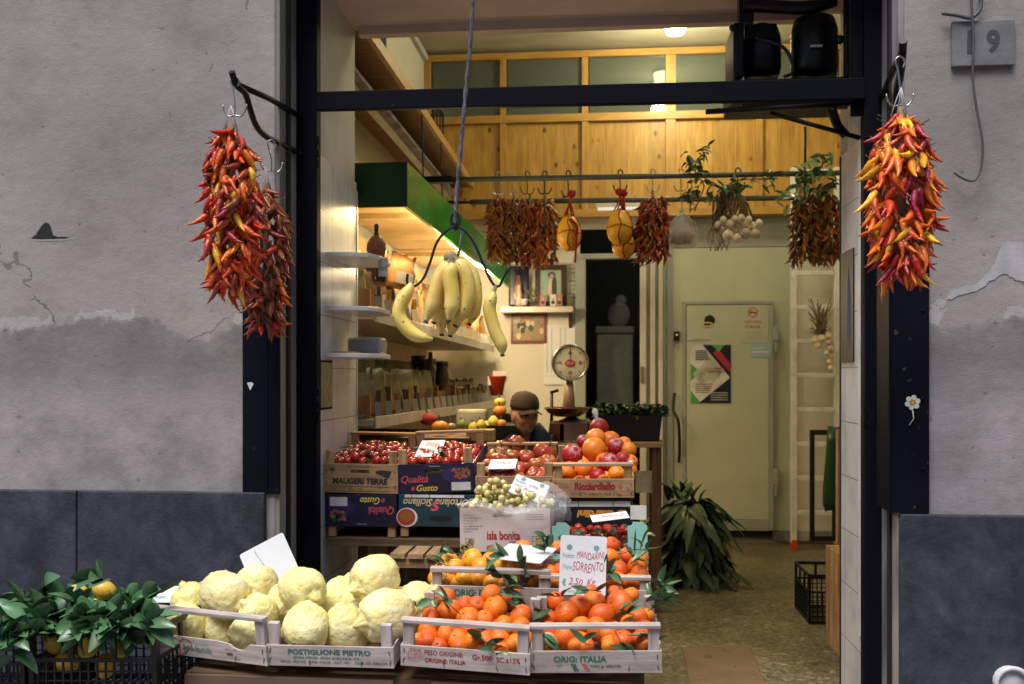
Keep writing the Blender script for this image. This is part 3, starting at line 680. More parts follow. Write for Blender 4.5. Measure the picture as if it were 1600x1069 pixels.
# poster on the cold-room door
def flat_root(name, label, cat, x0, y0, x1, y1, Y):
    a = P((x0+x1)/2, y1, Y); th = thing(name, label, cat, a)
    M = Matrix.Translation(a) @ FRONT
    w_ = X(x1,Y)-X(x0,Y); h_ = S((x0+x1)/2, Y, y1-y0)
    return th, M, w_, h_
def card(name, label, cat, x0, y0, x1, y1, Y, mat='card_white', th_=.003):
    th, M, w_, h_ = flat_root(name, label, cat, x0, y0, x1, y1, Y)
    bm = NB(); a = th.location; box(bm, a.x-w_/2, a.x+w_/2, Y, Y+th_, a.z, a.z+h_); obj('sheet', bm, mat, th)
    return th, Matrix.Translation((0,-.0015,0)) @ M, w_, h_
t, M, w_, h_ = card('poster', 'blue, green and white poster with diagonal stripes on the cold-room door', 'poster', 1079, 539, 1142, 630, YB-.09, 'white_print')
bm = NB(); Q = lambda pts, mi, z=0: setattr(bm.faces.new([bm.verts.new(M @ Vector((x*w_-w_/2, y*h_, z))) for x, y in pts]), 'material_index', mi)
Q([(.3,1),(1,1),(1,.42),(.3+.0,1)][:3], 0); Q([(0,.22),(.0,.0),(.25,0),(1,.0),(1,.35),(.62,.0)][:3], 2)
Q([(.2,0),(1,0),(1,.45)], 0, .0003); Q([(.55,.86),(.68,.94),(1,.66),(1,.52)], 1, .0006); Q([(0,.38),(.25,.53),(0,.68)], 2, .0003); Q([(.52,1),(.85,1),(.7,.88)], 2, .0007); Q([(.05,.5),(.5,.8),(.8,.55),(.4,.2)], 3, .0004)
text_into(bm, 'SORRENTO', (-.02, h_*.52, w_*.42, h_*.56), Matrix.Translation((0,-.001,0)) @ M, 4, .02)
text_into(bm, 'IL TUO MERCATO', (-.05, h_*.58, w_*.36, h_*.61), Matrix.Translation((0,-.001,0)) @ M, 1, .02)
for k in range(6): rect_into(bm, (-w_*.38, h_*(.74+k*.03), -w_*.02-k*.006, h_*(.755+k*.03)), M, 4, .001)
for k in range(5): rect_into(bm, (-w_*.38, h_*(.18+k*.035), -w_*.02+k*.006, h_*(.19+k*.035)), M, 4, .001)
for k in range(4): rect_into(bm, (w_*.0, h_*(.05+k*.04), w_*.42, h_*(.065+k*.04)), M, 3, .001)
obj('print', bm, ['navy_print','red_ink','green_print','label_grey','dark_ink'], t, recalc=False)
t, M, w_, h_ = card('no_smoking_notice', 'pale no-smoking notice with a red ring, upper right of the cold-room door', 'notice', 1156, 478, 1197, 536, YB-.09, 'door_panel')
bm = NB(); ring_into(bm, 0, h_*.82, .035, .047, M, 0); rect_into(bm, (-.03, h_*.82-.006, .03, h_*.82+.006), M, 1)
A = M @ Matrix.Translation((0, h_*.82, .0006)) @ Matrix.Rotation(R(-45), 4, 'Z'); rect_into(bm, (-.04,-.005,.04,.005), A, 0)
text_into(bm, 'VIETATO', (-w_*.34, h_*.52, w_*.34, h_*.6), M, 0, .02); text_into(bm, 'FUMARE', (-w_*.28, h_*.4, w_*.28, h_*.48), M, 0, .02)
for k in range(6): rect_into(bm, (-w_*.38, h_*(.06+k*.045), w_*.38, h_*(.07+k*.045)), M, 2)
obj('print', bm, ['faded_red_ink','dark_ink','label_grey'], t, recalc=False)
t, M, w_, h_ = card('blue_sticker', 'small pale blue sticker under the no-smoking notice', 'sticker', 1173, 537, 1203, 558, YB-.09, 'sticker_blue')
bm = NB(); rect_into(bm, (-w_*.4, h_*.3, w_*.4, h_*.45), M, 0); rect_into(bm, (-w_*.4, h_*.6, w_*.3, h_*.7), M, 0); obj('print', bm, 'white_print', t, recalc=False)
t = thing('round_sticker', 'round black and yellow sticker, upper left of the cold-room door', 'sticker', P(1107,514,YB-.09)); M = Matrix.Translation(P(1107,502,YB-.091)) @ FRONT
bm = NB(); blob_into(bm, .01, .01, .048, .045, M, 0, 0, 18); blob_into(bm, -.01, -.028, .05, .022, M, 1, .0015, 14); blob_into(bm, -.01, -.028, .036, .01, M, 0, .003, 14); obj('print', bm, ['black_print','yellow_print'], t, recalc=False)
# white fridge in the dark room
t = thing('white_fridge', 'tall pale fridge standing in the dark back room', 'fridge', P(958, 700, 9.9))
a, b = X(932, 9.9), X(989, 9.9)
bm = NB(); box(bm, a, b, 9.9, 10.5, .02, P(960,522,9.9).z); obj('body', bm, 'fridge_white', t, bev=.015)
bm = NB(); box(bm, a-.01, b+.01, 9.88, 10.5, P(960,521,9.9).z, P(960,510,9.9).z); obj('top', bm, 'door_frame_paint', t, bev=.01)
bm = NB(); p = P(967,510,9.95)
ball(bm, p+Vector((0,0,.12)), .12, 12, 0, (1,.8,1.1), None); ball(bm, p+Vector((.02,0,.27)), .06, 10, 0)
tag(obj('bagged_bundle', bm, 'bag_plastic'), 'dim plastic-wrapped bundle on top of the fridge', 'bundle')
# ---- pine partition of the loft
YP = 8.72
pp = thing('pine_partition', 'varnished pine partition with a row of windows above the back of the shop', 'partition', (X(980,YP), YP, 2.95))
zt = lambda px, py: P(px, py, YP).z
z0, zs, zc, zw, ztop = zt(980,333), zt(980,181), zt(980,188), zt(980,92), zt(980,82)
z0 = zt(980,333)
posts = [668, 786, 914, 1048, 1187, 1318]
bm = NB(); box(bm, X(660,YP), 2.29, YP+.03, YP+.06, z0+.0, zs-.03); obj('board_panel', bm, 'pine_board', pp)
for i, px in enumerate(posts):
    w2 = 5 if i != 3 else 8
    bm = NB(); box(bm, X(px-w2,YP), X(px+w2,YP), YP-.005, YP+.075, z0, ztop-.03); obj('post', bm, 'pine_frame', pp, bev=.003)
bm = NB(); box(bm, X(664,YP), 2.29, YP-.012, YP+.08, ztop-.03, ztop+.03); obj('top_rail', bm, 'pine_frame_across', pp, bev=.003)
bm = NB(); box(bm, X(664,YP), 2.29, YP-.015, YP+.08, zs-.04, zs+.03); obj('sill_rail', bm, 'pine_frame_across', pp, bev=.003)
bm = NB(); box(bm, X(664,YP), 2.29, YP-.010, YP+.08, z0-.03, z0+.04); obj('bottom_rail', bm, 'pine_frame_across', pp, bev=.003)
for a, b in zip(posts, posts[1:]):
    bm = NB(); box(bm, X(a+7,YP), X(b-7,YP), YP+.03, YP+.036, zs+.031, ztop-.031); obj('window_pane', bm, 'pane_glass', pp)
# ---- loft along the left wall
zL = 3.235
lf = thing('loft_platform', 'wooden loft platform along the left wall, seen from below', 'loft', (-1.4, 6.7, zL))
bm = NB(); box(bm, -1.64, -1.2, YS+.01, YP-.02, zL, zL+.03); obj('board_underside', bm, 'loft_board', lf)
bm = NB(); box(bm, -1.199, -1.17, YS+.01, YP-.02, zL-.012, zL+.05); obj('edge_board', bm, 'pine_frame', lf)
bm = NB(); box(bm, -1.43, -1.37, YS+.02, YP-.03, zL-.115, zL-.002); obj('beam', bm, 'shelf_white', lf, bev=.004)
bm = NB(); box(bm, -1.369, -1.31, YS+.02, YP-.03, zL-.105, zL-.085); obj('beam_flange', bm, 'worn_trim', lf, bev=.003)
# two crates on the loft
def lattice_crate(name, label, cat, w_, d_, h_, M, group=None, cell=.028):
    t = thing(name, label, cat, M=M, group=group)
    def wall(L, H, MM):
        bm = NB()
        box(bm, 0, L, 0, .012, H-.018, H, 0, MM); box(bm, 0, L, 0, .012, 0, .018, 0, MM)
        box(bm, 0, .016, 0, .013, .018, H-.018, 0, MM); box(bm, L-.016, L, 0, .013, .018, H-.018, 0, MM)
        box(bm, .016, L-.016, .002, .010, H*.62, H*.62+.012, 0, MM)
        n = max(2, int(L/cell)); 
        for i in range(1, n): box(bm, L*i/n-.003, L*i/n+.003, .003, .009, .018, H*.62, 0, MM)
        k = max(1, int(H*.6/cell))
        for i in range(1, k): box(bm, .016, L-.016, .0025, .0085, .018+(H*.62-.018)*i/k-.002, .018+(H*.62-.018)*i/k+.002, 0, MM)
        m = max(2, int(L/.12))
        for i in range(1, m): box(bm, L*i/m-.008, L*i/m+.008, .001, .0115, H*.62+.012, H-.018, 0, MM)
        return bm
    T = Matrix.Translation; Rz = lambda a: Matrix.Rotation(R(a), 4, 'Z')
    obj('front_side', wall(w_, h_, Matrix()), 'black_plastic', t, world=False)
    obj('back_side', wall(w_, h_, T((0, d_-.012, 0))), 'black_plastic', t, world=False)
    obj('end_side', wall(d_-.026, h_, T((.0125, .013, 0)) @ Rz(90)), 'black_plastic', t, world=False)
    obj('end_side', wall(d_-.026, h_, T((w_, .013, 0)) @ Rz(90)), 'black_plastic', t, world=False)
    bm = NB(); n = int(w_/.03)
    for i in range(n): box(bm, w_*i/n+.002, w_*i/n+.016, .013, d_-.013, .002, .006)
    box(bm, .013, w_-.013, d_*.33, d_*.36, .0065, .009); box(bm, .013, w_-.013, d_*.66, d_*.69, .0065, .009)
    obj('bottom', bm, 'black_plastic', t, world=False)
    return t
lattice_crate('plastic_crate', 'black plastic crate on the loft, half hidden behind the soffit', 'crate', .3, .5, .5, Matrix.Translation((-1.6, 5.2, zL+.032)))
lattice_crate('plastic_crate', 'black plastic crate standing on the loft beside the pine partition', 'crate', .36, .5, .56, Matrix.Translation((X(612,7.9), 7.9, zL+.032)))
# ---- ceiling lamp, tube lamp
lp = P(1055, 52, 8.0)
t = thing('ceiling_lamp', 'glowing round glass lamp on the ceiling', 'lamp', (lp.x, 8.0, 4.5))
bm = NB(); lathe(bm, [(.02,-.17),(.07,-.165),(.09,-.12),(.10,-.04),(.10,-.02)], 18, Matrix.Translation((lp.x, 8.0, 4.5))); obj('glass_shade', bm, 'lamp_glass', t)
bm = NB(); lathe(bm, [(.105,-.02),(.105,0)], 18, Matrix.Translation((lp.x, 8.0, 4.5))); obj('mount', bm, 'shelf_white', t)
def lamp(name, kind, loc, energy, col, size=.2, sizey=None, rot=(0,0,0), parent=None, spread=None):
    l = bpy.data.lights.new(name, kind); l.energy = energy; l.color = col
    if kind == 'AREA':
        l.shape = 'RECTANGLE'; l.size = size; l.size_y = sizey or size
        if spread: l.spread = spread
    else: l.shadow_soft_size = size
    o = bpy.data.objects.new(name, l); C.objects.link(o); o.location = loc; o.rotation_euler = rot
    return o
lamp('ceiling_lamp_light', 'POINT', (lp.x, 7.9, 4.15), 36, (1, .90, .56), .12)
t = thing('ceiling_lamp', 'second round glass lamp on the ceiling just inside, behind the soffit', 'lamp', (.55, 5.6, 4.5))  # lamp added out of view to brighten the garlic and the rods
bm = NB(); lathe(bm, [(.02,-.17),(.07,-.165),(.09,-.12),(.10,-.04),(.10,-.02)], 18, Matrix.Translation((.55, 5.6, 4.5))); obj('glass_shade', bm, 'lamp_glass', t)
bm = NB(); lathe(bm, [(.105,-.02),(.105,0)], 18, Matrix.Translation((.55, 5.6, 4.5))); obj('mount', bm, 'shelf_white', t)
lamp('added_front_fill', 'POINT', (.55, 5.55, 4.15), 18, (1, .90, .60), .12)
lamp('added_back_room_fill', 'POINT', (1.3, 9.5, 3.2), 5, (.85, 1, .8), .15)  # dim fill added without a fixture so the fridge shows
t = thing('tube_lamp', 'white fluorescent tube fitting under the pine partition', 'lamp', P(985, 324, 8.4))
bm = NB(); bpx(bm, 932, 316, 1045, 323, 8.4, .06); obj('housing', bm, 'shelf_white', t)
bm = NB(); a, b = P(934,326,8.42), P(1043,324,8.42); tube(bm, [a, b], .018, 8); obj('tube', bm, 'tube_glass', t)
# ---- canopy over the shelf unit and its warm lamp
cn = thing('green_canopy', 'glossy green canopy over the wall shelves, warmly lit inside', 'canopy', (-1.3, 6.8, 2.37))
Yc0, Yc1 = 4.82, 8.6
xf, xk = X(636, Yc0), X(800, Yc1)-.02
zt0, zb0 = P(636,253,Yc0).z, P(636,323,Yc0).z
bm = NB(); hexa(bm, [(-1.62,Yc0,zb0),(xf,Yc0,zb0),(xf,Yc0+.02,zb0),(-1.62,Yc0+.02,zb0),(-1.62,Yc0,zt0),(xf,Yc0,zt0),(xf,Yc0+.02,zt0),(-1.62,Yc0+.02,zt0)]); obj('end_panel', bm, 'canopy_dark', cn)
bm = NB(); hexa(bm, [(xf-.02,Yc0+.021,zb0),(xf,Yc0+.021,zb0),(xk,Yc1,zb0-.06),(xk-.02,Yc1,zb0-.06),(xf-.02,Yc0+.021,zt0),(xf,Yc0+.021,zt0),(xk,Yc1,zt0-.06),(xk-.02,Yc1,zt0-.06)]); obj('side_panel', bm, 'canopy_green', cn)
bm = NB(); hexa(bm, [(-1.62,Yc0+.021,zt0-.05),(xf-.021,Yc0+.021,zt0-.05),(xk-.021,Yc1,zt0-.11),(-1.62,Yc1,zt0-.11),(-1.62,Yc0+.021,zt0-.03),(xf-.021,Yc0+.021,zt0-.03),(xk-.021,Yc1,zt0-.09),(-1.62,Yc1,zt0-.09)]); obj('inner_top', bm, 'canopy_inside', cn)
for yy in (5.7, 6.6, 7.5):
    bm = NB(); box(bm, -1.62, xf-.04, yy, yy+.03, zt0-.14, zt0-.105); obj('cross_batten', bm, 'canopy_inside', cn)
bm = NB(); box(bm, -1.639, -1.60, Yc0+.05, 8.7, .9, 2.44); obj('back_panel', bm, 'canopy_inside', cn)
t = thing('strip_lamp', 'warm strip lamp hidden inside the green canopy', 'lamp', (-1.15, 6.6, zt0-.16))
bm = NB(); hexa(bm, [(-1.12,5.1,zt0-.11),(-1.09,5.1,zt0-.11),(-1.05,8.2,zt0-.15),(-1.08,8.2,zt0-.15),(-1.12,5.1,zt0-.09),(-1.09,5.1,zt0-.09),(-1.05,8.2,zt0-.13),(-1.08,8.2,zt0-.13)]); obj('tube', bm, 'strip_lamp', t)
for yy in (5.4, 6.4, 7.4):
    lamp('strip_lamp_light', 'AREA', (-1.14, yy, zt0-.18), 12, (1, .70, .36), .12, .8, (0, R(-8), 0))
# added point lights without fixtures, warming the back wall and the seller
lamp('added_canopy_end_fill', 'POINT', (-.98, 8.0, 2.22), 18, (1, .80, .52), .06)
lamp('added_canopy_side_fill', 'POINT', (-.98, 5.9, 2.2), 7, (1, .76, .44), .06)
# ---- shelves of the wall unit
def plankpx(name, lab, pts, th, depthx):
    """shelf whose front edge runs from photo point A at depth Ya to B at Yb"""
    (x0,y0,Y0),(x1,y1,Y1) = pts; a = P(x0,y0,Y0); b = P(x1,y1,Y1)
    return a, b
UA, UB = P(584,488,4.85), P(770,542,8.7); LA, LB = P(584,655,4.85), P(772,628,8.7)
su = thing('wall_shelf_unit', 'long cream shelf unit along the left wall with two packed shelves', 'shelf', (-1.4, 6.8, 1.25))
for (a, b) in ((UA, UB), (LA, LB)):
    wl = -1.60
    bm = NB(); hexa(bm, [(wl,a.y,a.z-.035),(a.x,a.y,a.z-.035),(b.x,b.y,b.z-.035),(wl,b.y,b.z-.035),(wl,a.y,a.z-.005),(a.x,a.y,a.z-.005),(b.x,b.y,b.z-.005),(wl,b.y,b.z-.005)]); obj('shelf_board', bm, 'shelf_white', su)
    bm = NB(); hexa(bm, [(a.x+.002,a.y,a.z-.05),(a.x+.014,a.y,a.z-.05),(b.x+.014,b.y,b.z-.05),(b.x+.002,b.y,b.z-.05),(a.x+.002,a.y,a.z+.012),(a.x+.014,a.y,a.z+.012),(b.x+.014,b.y,b.z+.012),(b.x+.002,b.y,b.z+.012)]); obj('front_lip', bm, 'shelf_white', su, bev=.003)
def along(a, b, s): return a.lerp(b, s)
# ================================================================ HANGING THINGS
def chili_bm(k, L=.080, rr=.0120, stem=True, bm=None, M=None, mi=0, ms=1, n=7):
    own = bm is None
    bm = bm or NB(); rg = random.Random(k*13+1)
    bend = rg.choice((-1,1))*rg.uniform(.25, .95); b2 = rg.uniform(-.35, .35)
    pts, rad = [], []
    prof = [.5, .95, 1.0, .92, .78, .56, .32, .10]
    for i, q in enumerate(prof):
        s = i/(len(prof)-1); pts.append(Vector((bend*L*s*s*.6+.0015*rg.uniform(-1,1), L*s, b2*L*s*s))); rad.append(rr*q*rg.uniform(.88,1.08))
    if M: pts = [M @ p for p in pts]
    tube(bm, pts, rad, n, mi)
    if stem:
        a = [Vector((0,-.022,.003)), Vector((0,-.010,0)), Vector((0,.001,0))]
        if M: a = [M @ p for p in a]
        tube(bm, a, [.0014,.0016,.0045], 4, ms)
    return bm
CH_ME = {}
for c in CH:
    CH_ME[c] = []
    for k in range(4):
        o = obj('chili', chili_bm(k), [c, 'stem_green'], None, world=False); CH_ME[c].append(o.data); bpy.data.objects.remove(o)
def hook(name, top, L, w_, mat, label, group=None, parent=None, ang=0):
    """butcher hook: eye over the rod at top, shank, two prongs curling up"""
    bm = NB(); top = Vector(top); c, s = math.cos(ang), math.sin(ang)
    H = lambda x, z: top+Vector((x*c, x*s, z))
    r_ = w_
    tube(bm, smoothpts([H(.010,-.03), H(.016,-.008), H(.0,.008), H(-.014,-.006), H(-.006,-.04), H(0,-L*.6), H(0,-L)]), r_, 6)
    for sg in (-1, 1):
        tube(bm, smoothpts([H(0,-L), H(sg*.022,-L-.004), H(sg*.038,-L+.014), H(sg*.044,-L+.038)]), [r_]*15+[r_*.4], 6)
    o = obj(name, bm, mat, parent)
    if not parent: tag(o, label, 'hook', group)
    return o
def chili_string(label, group, top, L, Rm, weights, nbig, nrest, seed, size=1.0, matrest=None, twist=0):
    rg = random.Random(seed); cam_dir = (Vector((0,0,CZ))-Vector(top)); cam_dir.z = 0; cam_dir.normalize()
    t = thing('chili_string', label, 'chili string', top, group=group)
    T = Vector(top)
    bm = NB(); tube(bm, [T+Vector((0,0,.01)), T+Vector((.004,0,-L*.5)), T+Vector((0,0,-L*.9))], .012, 6, 0); obj('cord', bm, 'straw', t)
    items = []
    n = nbig+nrest
    for i in range(n):
        s = ((i+rg.random())/n)**1.0; th = rg.random()*2*math.pi
        prof = (.55+.45*min(1, s*5))*(1-.42*max(0, (s-.72)/.28))
        rho = Rm*prof-.036*size; rho *= rg.choice((1, 1, 1, .8, .6)); rho = max(rho, .01)
        o_ = Vector((math.cos(th), math.sin(th), 0))
        base = T+o_*rho+Vector((0,0,-.02-s*(L-.085*size)))
        up = .5 if s < .06 else 0
        tp = s < .07
        if tp: rho *= rg.random()*.8; base = T+o_*rho+Vector((0,0,-.012-s*(L-.085*size)))
        d = (o_*rg.uniform(-.05,.5)+Vector((-o_.y, o_.x, 0))*rg.uniform(-.8,.8)+Vector((0,0,-rg.uniform(.4,1.3)+up*.6))).normalized()
        items.append((o_.dot(cam_dir)*rho, base, d, rg.random(), rg.random()*6.28, rg.uniform(.75, 1.2)*size))
    items.sort(key=lambda q: -q[0])
    def pick(r):
        a = 0
        for c, w_ in weights:
            a += w_
            if r <= a: return c
        return weights[-1][0]
    rootinv = Matrix.Translation(-T)
    for (f, base, d, r, roll, sz) in items[:nbig]:
        c = pick(r); me = rg.choice(CH_ME[c])
        o = bpy.data.objects.new('chili', me); C.objects.link(o); o.parent = t
        o.matrix_local = rootinv @ Matrix.Translation(base) @ rotm(d, roll) @ Matrix.Scale(sz, 4)
    if items[nbig:]:
        bm = NB(); cols = [c for c, _ in weights]
        for k, (f, base, d, r, roll, sz) in enumerate(items[nbig:]):
            chili_bm(k%4, bm=bm, M=Matrix.Translation(base) @ rotm(d, roll) @ Matrix.Scale(sz, 4), mi=cols.index(pick(r)), ms=len(cols), n=6)
        o = obj('more_chilies', bm, cols+['stem_green'], t); o['kind'] = 'stuff'
    # green stalk bits and string loops
    bm = NB()
    for i in range(40):
        s = rg.random(); th = rg.random()*6.28; o_ = Vector((math.cos(th), math.sin(th), 0))
        p = T+o_*(Rm*.72*(.55+.45*min(1,s*5)))+Vector((0,0,-.02-s*(L-.12)))
        tube(bm, [p, p+o_*.014+Vector((rg.uniform(-.01,.01),0,.012)), p+o_*.022+Vector((0,0,rg.uniform(0,.025)))], .0015, 4, 0)
    obj('stalk', bm, 'stem_green', t)['kind'] = 'stuff'
    bm = NB()
    for i in range(5):
        a = rg.uniform(-.035,.035); tube(bm, [T+Vector((a, rg.uniform(-.02,.02), -.02)), T+Vector((a*.4,0,.04)), T+Vector((0,0,.075))], .0016, 4)
    obj('tie_string', bm, 'string_white', t)
    return t
# brackets
def bracket(label, pts1, pts2, r=.012, side=None):
    t = thing('wall_bracket', label, 'bracket', pts1[0])
    bm = NB(); tube(bm, pts1, r, 8); obj('arm', bm, 'bracket_iron', t)
    bm = NB(); tube(bm, smoothpts(pts2), r*1.05, 8); obj('brace', bm, 'bracket_iron', t)
    return t
t = bracket('black iron bracket left of the opening carrying two chili strings',
    [P(470,183,YD-.005), P(420,154,3.62), P(364,129,3.30)],
    [P(470,241,YD-.005), P(432,222,3.72), P(414,212,3.62), P(400,196,3.54), P(390,168,3.45), P(383,146,3.38), P(370,133,3.32), P(362,112,3.28)], .0115)
t = bracket('black iron bracket right of the opening carrying one bright chili string',
    [P(1378,152,YD-.005), P(1396,110,3.55), P(1411,80,3.30)],
    [P(1380,230,YD-.005), P(1397,190,3.64), P(1400,150,3.48), P(1408,110,3.38), P(1411,64,3.27)], .0125)
# left hooks + strings
W1 = [('chili_orange',.38),('chili_red',.32),('chili_crimson',.20),('chili_yellow',.07),('chili_dull',.03)]
W2 = [('chili_dull',.80),('chili_red',.08),('chili_orange',.06),('chili_crimson',.06)]
W3 = [('chili_orange',.44),('chili_crimson',.24),('chili_red',.20),('chili_yellow',.12)]
hook('meat_hook', P(367,122,3.30), S(367,3.30,58), .0032, 'steel_wire', 'bright steel hook at the tip of the left iron bracket')
chili_string('big bright string of orange, red and yellow chilies on the left bracket tip', 'fresh chili strings on iron brackets', P(361,198,3.30), S(361,3.3,278), S(361,3.3,50), W1, 100, 230, 3)
hook('meat_hook', P(424,222,3.60), S(420,3.6,45), .0030, 'steel_wire', 'small steel hook in the bend of the left iron bracket', ang=.6)
chili_string('duller brown-orange chili string hanging behind the bright one on the left', 'fresh chili strings on iron brackets', P(414,290,3.58), S(414,3.58,240), S(414,3.58,42), W2, 100, 160, 5, .84)
hook('meat_hook', P(1406,92,3.30), S(1406,3.3,72), .0034, 'steel_wire', 'bright steel hook on the right iron bracket')
chili_string('big bright string of orange, yellow and crimson chilies right of the opening', 'fresh chili strings on iron brackets', P(1408,172,3.28), S(1408,3.28,283), S(1408,3.28,58), W3, 100, 230, 11)
# ---- banana hanger
YBN = 2.85
t = thing('hanging_rope', 'long twisted dark rope holding the banana hanger', 'rope', P(713,350,YBN))
bm = NB(); pts = [P(745,-260,YBN), P(739,0,YBN), P(727,150,YBN), P(714,300,YBN), P(712,348,YBN)]
sp_ = smoothpts(pts, 14); 
for k in (0, 1):
    q = [p+Vector((.0035*math.cos(i*1.15+k*math.pi), .0035*math.sin(i*1.15+k*math.pi), 0)) for i, p in enumerate(sp_)]
    tube(bm, q, .0042, 6)
obj('strands', bm, 'rope', t)
bm = NB(); ball(bm, P(712,352,YBN), .011, 8, 0, (.8,.8,1.6)); tube(bm, smoothpts([P(707,356,YBN),P(705,340,YBN),P(712,332,YBN),P(718,342,YBN),P(716,357,YBN)]), .004, 6); obj('knot', bm, 'dark_wire', t)
t = thing('banana_hanger', 'dark bent wire hanger with hooked ends carrying the bananas', 'hanger', P(713,358,YBN))
bm = NB()
tube(bm, smoothpts([P(*q, YBN) for q in ((637,428),(636,440),(641,447),(650,446),(662,434),(672,410),(682,380),(697,361),(712,354),(728,362),(742,382),(754,410),(765,435),(773,446),(781,446),(786,434),(796,418))]), .0042, 7)
obj('arms', bm, 'dark_wire', t)
bm = NB(); tube(bm, smoothpts([P(716,355,YBN+.01), P(722,362,YBN+.01), P(719,385,YBN+.01), P(715,402,YBN+.01), P(712,412,YBN+.005)]), .004, 7); obj('middle_hook', bm, 'steel_wire', t)
def banana(pts, rad, Ys, tip=True):
    P3 = [P(x, y, Ys[i] if isinstance(Ys, list) else Ys) for i, (x, y) in enumerate(pts)]
    sp = smoothpts(P3, 6); k = len(sp)
    rs = []
    for i in range(k):
        s = i/(k-1)
        if s < .14: q = .26+.1*s/.14
        elif s < .30: q = .36+.60*math.sin((s-.14)/.16*math.pi/2)
        elif s < .78: q = 1.0-.02*abs(s-.5)
        elif s < .96: q = 1.0-.68*((s-.78)/.18)**1.6
        else: q = .30
        rs.append(rad*q*.92)
    bm = NB(); tube(bm, sp, rs, 10, 0, True)
    bm.verts.ensure_lookup_table()                        # five soft ridges
    for i in range(k):
        for j in range(0, 10, 2): v = bm.verts[i*10+j+1]; v.co = v.co.lerp(sp[i], .13)
    tube(bm, [sp[-1], sp[-1]+(sp[-1]-sp[-2]).normalized()*.006], rs[-1]*1.05, 8, 1)
    for f in bm.faces:
        c = f.calc_center_median()
        if (c-sp[0]).length < .022 and f.material_index == 0: f.material_index = 2
    return bm
BM_ = ['banana_skin', 'banana_tip', 'banana_stem']
px_m = 1500/2.87
o = obj('banana', banana([(645,432),(641,450),(626,478),(627,500),(648,523),(677,530)], .0245, YBN), BM_); tag(o, 'single pale banana hooked at the left end of the wire hanger', 'banana', 'bananas on the hanger')
o = obj('banana', banana([(775,446),(770,462),(765,482),(773,515),(783,538),(785,554)], .0225, YBN), BM_); tag(o, 'single spotted banana hooked at the right end of the wire hanger', 'banana', 'bananas on the hanger')
hb = thing('banana_bunch', 'bunch of speckled yellow bananas in the middle of the wire hanger', 'bananas', P(703,405,YBN))
for pts, rad, yy in (
    ([(705,402),(702,412),(690,432),(682,455),(676,478),(666,502)], .0275, YBN-.02),
    ([(706,402),(706,414),(704,435),(707,460),(706,480),(701,500)], .026, YBN-.045),
    ([(708,401),(716,410),(728,432),(731,460),(724,485),(712,508)], .028, YBN-.02),
    ([(709,402),(720,408),(738,432),(743,462),(740,488),(734,506)], .025, YBN+.03),
    ([(705,404),(702,420),(696,450),(692,478),(690,500),(690,522)], .025, YBN+.04),
    ([(707,404),(709,430),(712,460),(714,490),(709,508),(704,524)], .024, YBN+.045),
    ([(704,404),(698,420),(688,442),(686,470),(684,488),(678,503)], .024, YBN+.03)):
    obj('banana', banana(pts, rad, yy), BM_, hb)
bm = NB(); ball(bm, P(704,403,YBN), .02, 10, 0, (1.1,1,1.1)); obj('stalk', bm, 'banana_stem', hb)
# ---- rods across the shop
YR1, YR2 = 6.2, 6.95
t = thing('hanging_rod', 'green-grey metal rod across the shop, upper and nearer of the two', 'rod', P(1000,278,YR1))
bm = NB(); tube(bm, [P(706,281,YR1), Vector((2.29, YR1, P(1305,271,YR1).z))], S(1000,YR1,4.2), 10); obj('bar', bm, 'rod_paint', t)
bm = NB(); a = P(706,281,YR1); box(bm, -1.16, a.x+.01, YR1-.03, YR1+.03, a.z-.02, a.z+.02); 
tube(bm, [(-1.18,YR1,3.22),(-1.17,YR1,a.z)], .005, 6); obj('fixing', bm, 'bracket_iron', t)
t = thing('hanging_rod', 'green-grey metal rod across the shop, lower and farther of the two', 'rod', P(1000,314,YR2))
bm = NB(); tube(bm, [P(735,316,YR2), P(1262,309,YR2)], S(1000,YR2,4.2), 10); obj('bar', bm, 'rod_paint', t)
bm = NB(); a = P(735,316,YR2); tube(bm, [(-1.18,YR2,3.22),(-1.17,YR2,a.z)], .005, 6); tube(bm, [(-1.17,YR2,a.z), a], .012, 6); b = P(1258,309,YR2); tube(bm, [b, b+Vector((0,0,.5))], .01, 6); obj('fixing', bm, 'bracket_iron', t)
rz = lambda px: P(px, 279-(px-706)*.0165, YR1)
hk = ((779,'pale steel hook, leftmost on the upper rod'),(800,'shiny steel hook twisted aside on the upper rod'),(824,'thin steel hook third from the left on the upper rod'),(851,'black hook just left of the single melon'))
for i, (px, lb) in enumerate(hk):
    hook('meat_hook', rz(px)+Vector((0,0,.03)), .135, .0045 if i == 3 else .0034, 'dark_wire' if i in (2,3) else 'steel_wire', lb, 'hooks on the upper rod', ang=(.5,1.1,.2,0)[i])
hook('meat_hook', rz(888)+Vector((0,0,.03)), .155, .0048, 'dark_wire', 'black hook carrying the single netted melon', 'hooks on the upper rod')
hook('meat_hook', rz(969)+Vector((0,0,.03)), .125, .0048, 'dark_wire', 'black hook carrying the pair of netted melons', 'hooks on the upper rod')
hook('meat_hook', rz(1020)+Vector((0,0,.03)), .13, .0034, 'steel_wire', 'thin hook above the dried chili bunch in the middle', 'hooks on the upper rod')
hook('meat_hook', rz(1064)+Vector((0,0,.03)), .13, .0034, 'steel_wire', 'thin hook above the clear bag of nuts', 'hooks on the upper rod')
hook('meat_hook', rz(1153)+Vector((0,0,.03)), .12, .0045, 'dark_wire', 'black hook above the garlic bunch', 'hooks on the upper rod')
hook('meat_hook', rz(1262)+Vector((0,0,.03)), .13, .0034, 'steel_wire', 'thin hook above the dried chilies at the right pier', 'hooks on the upper rod')
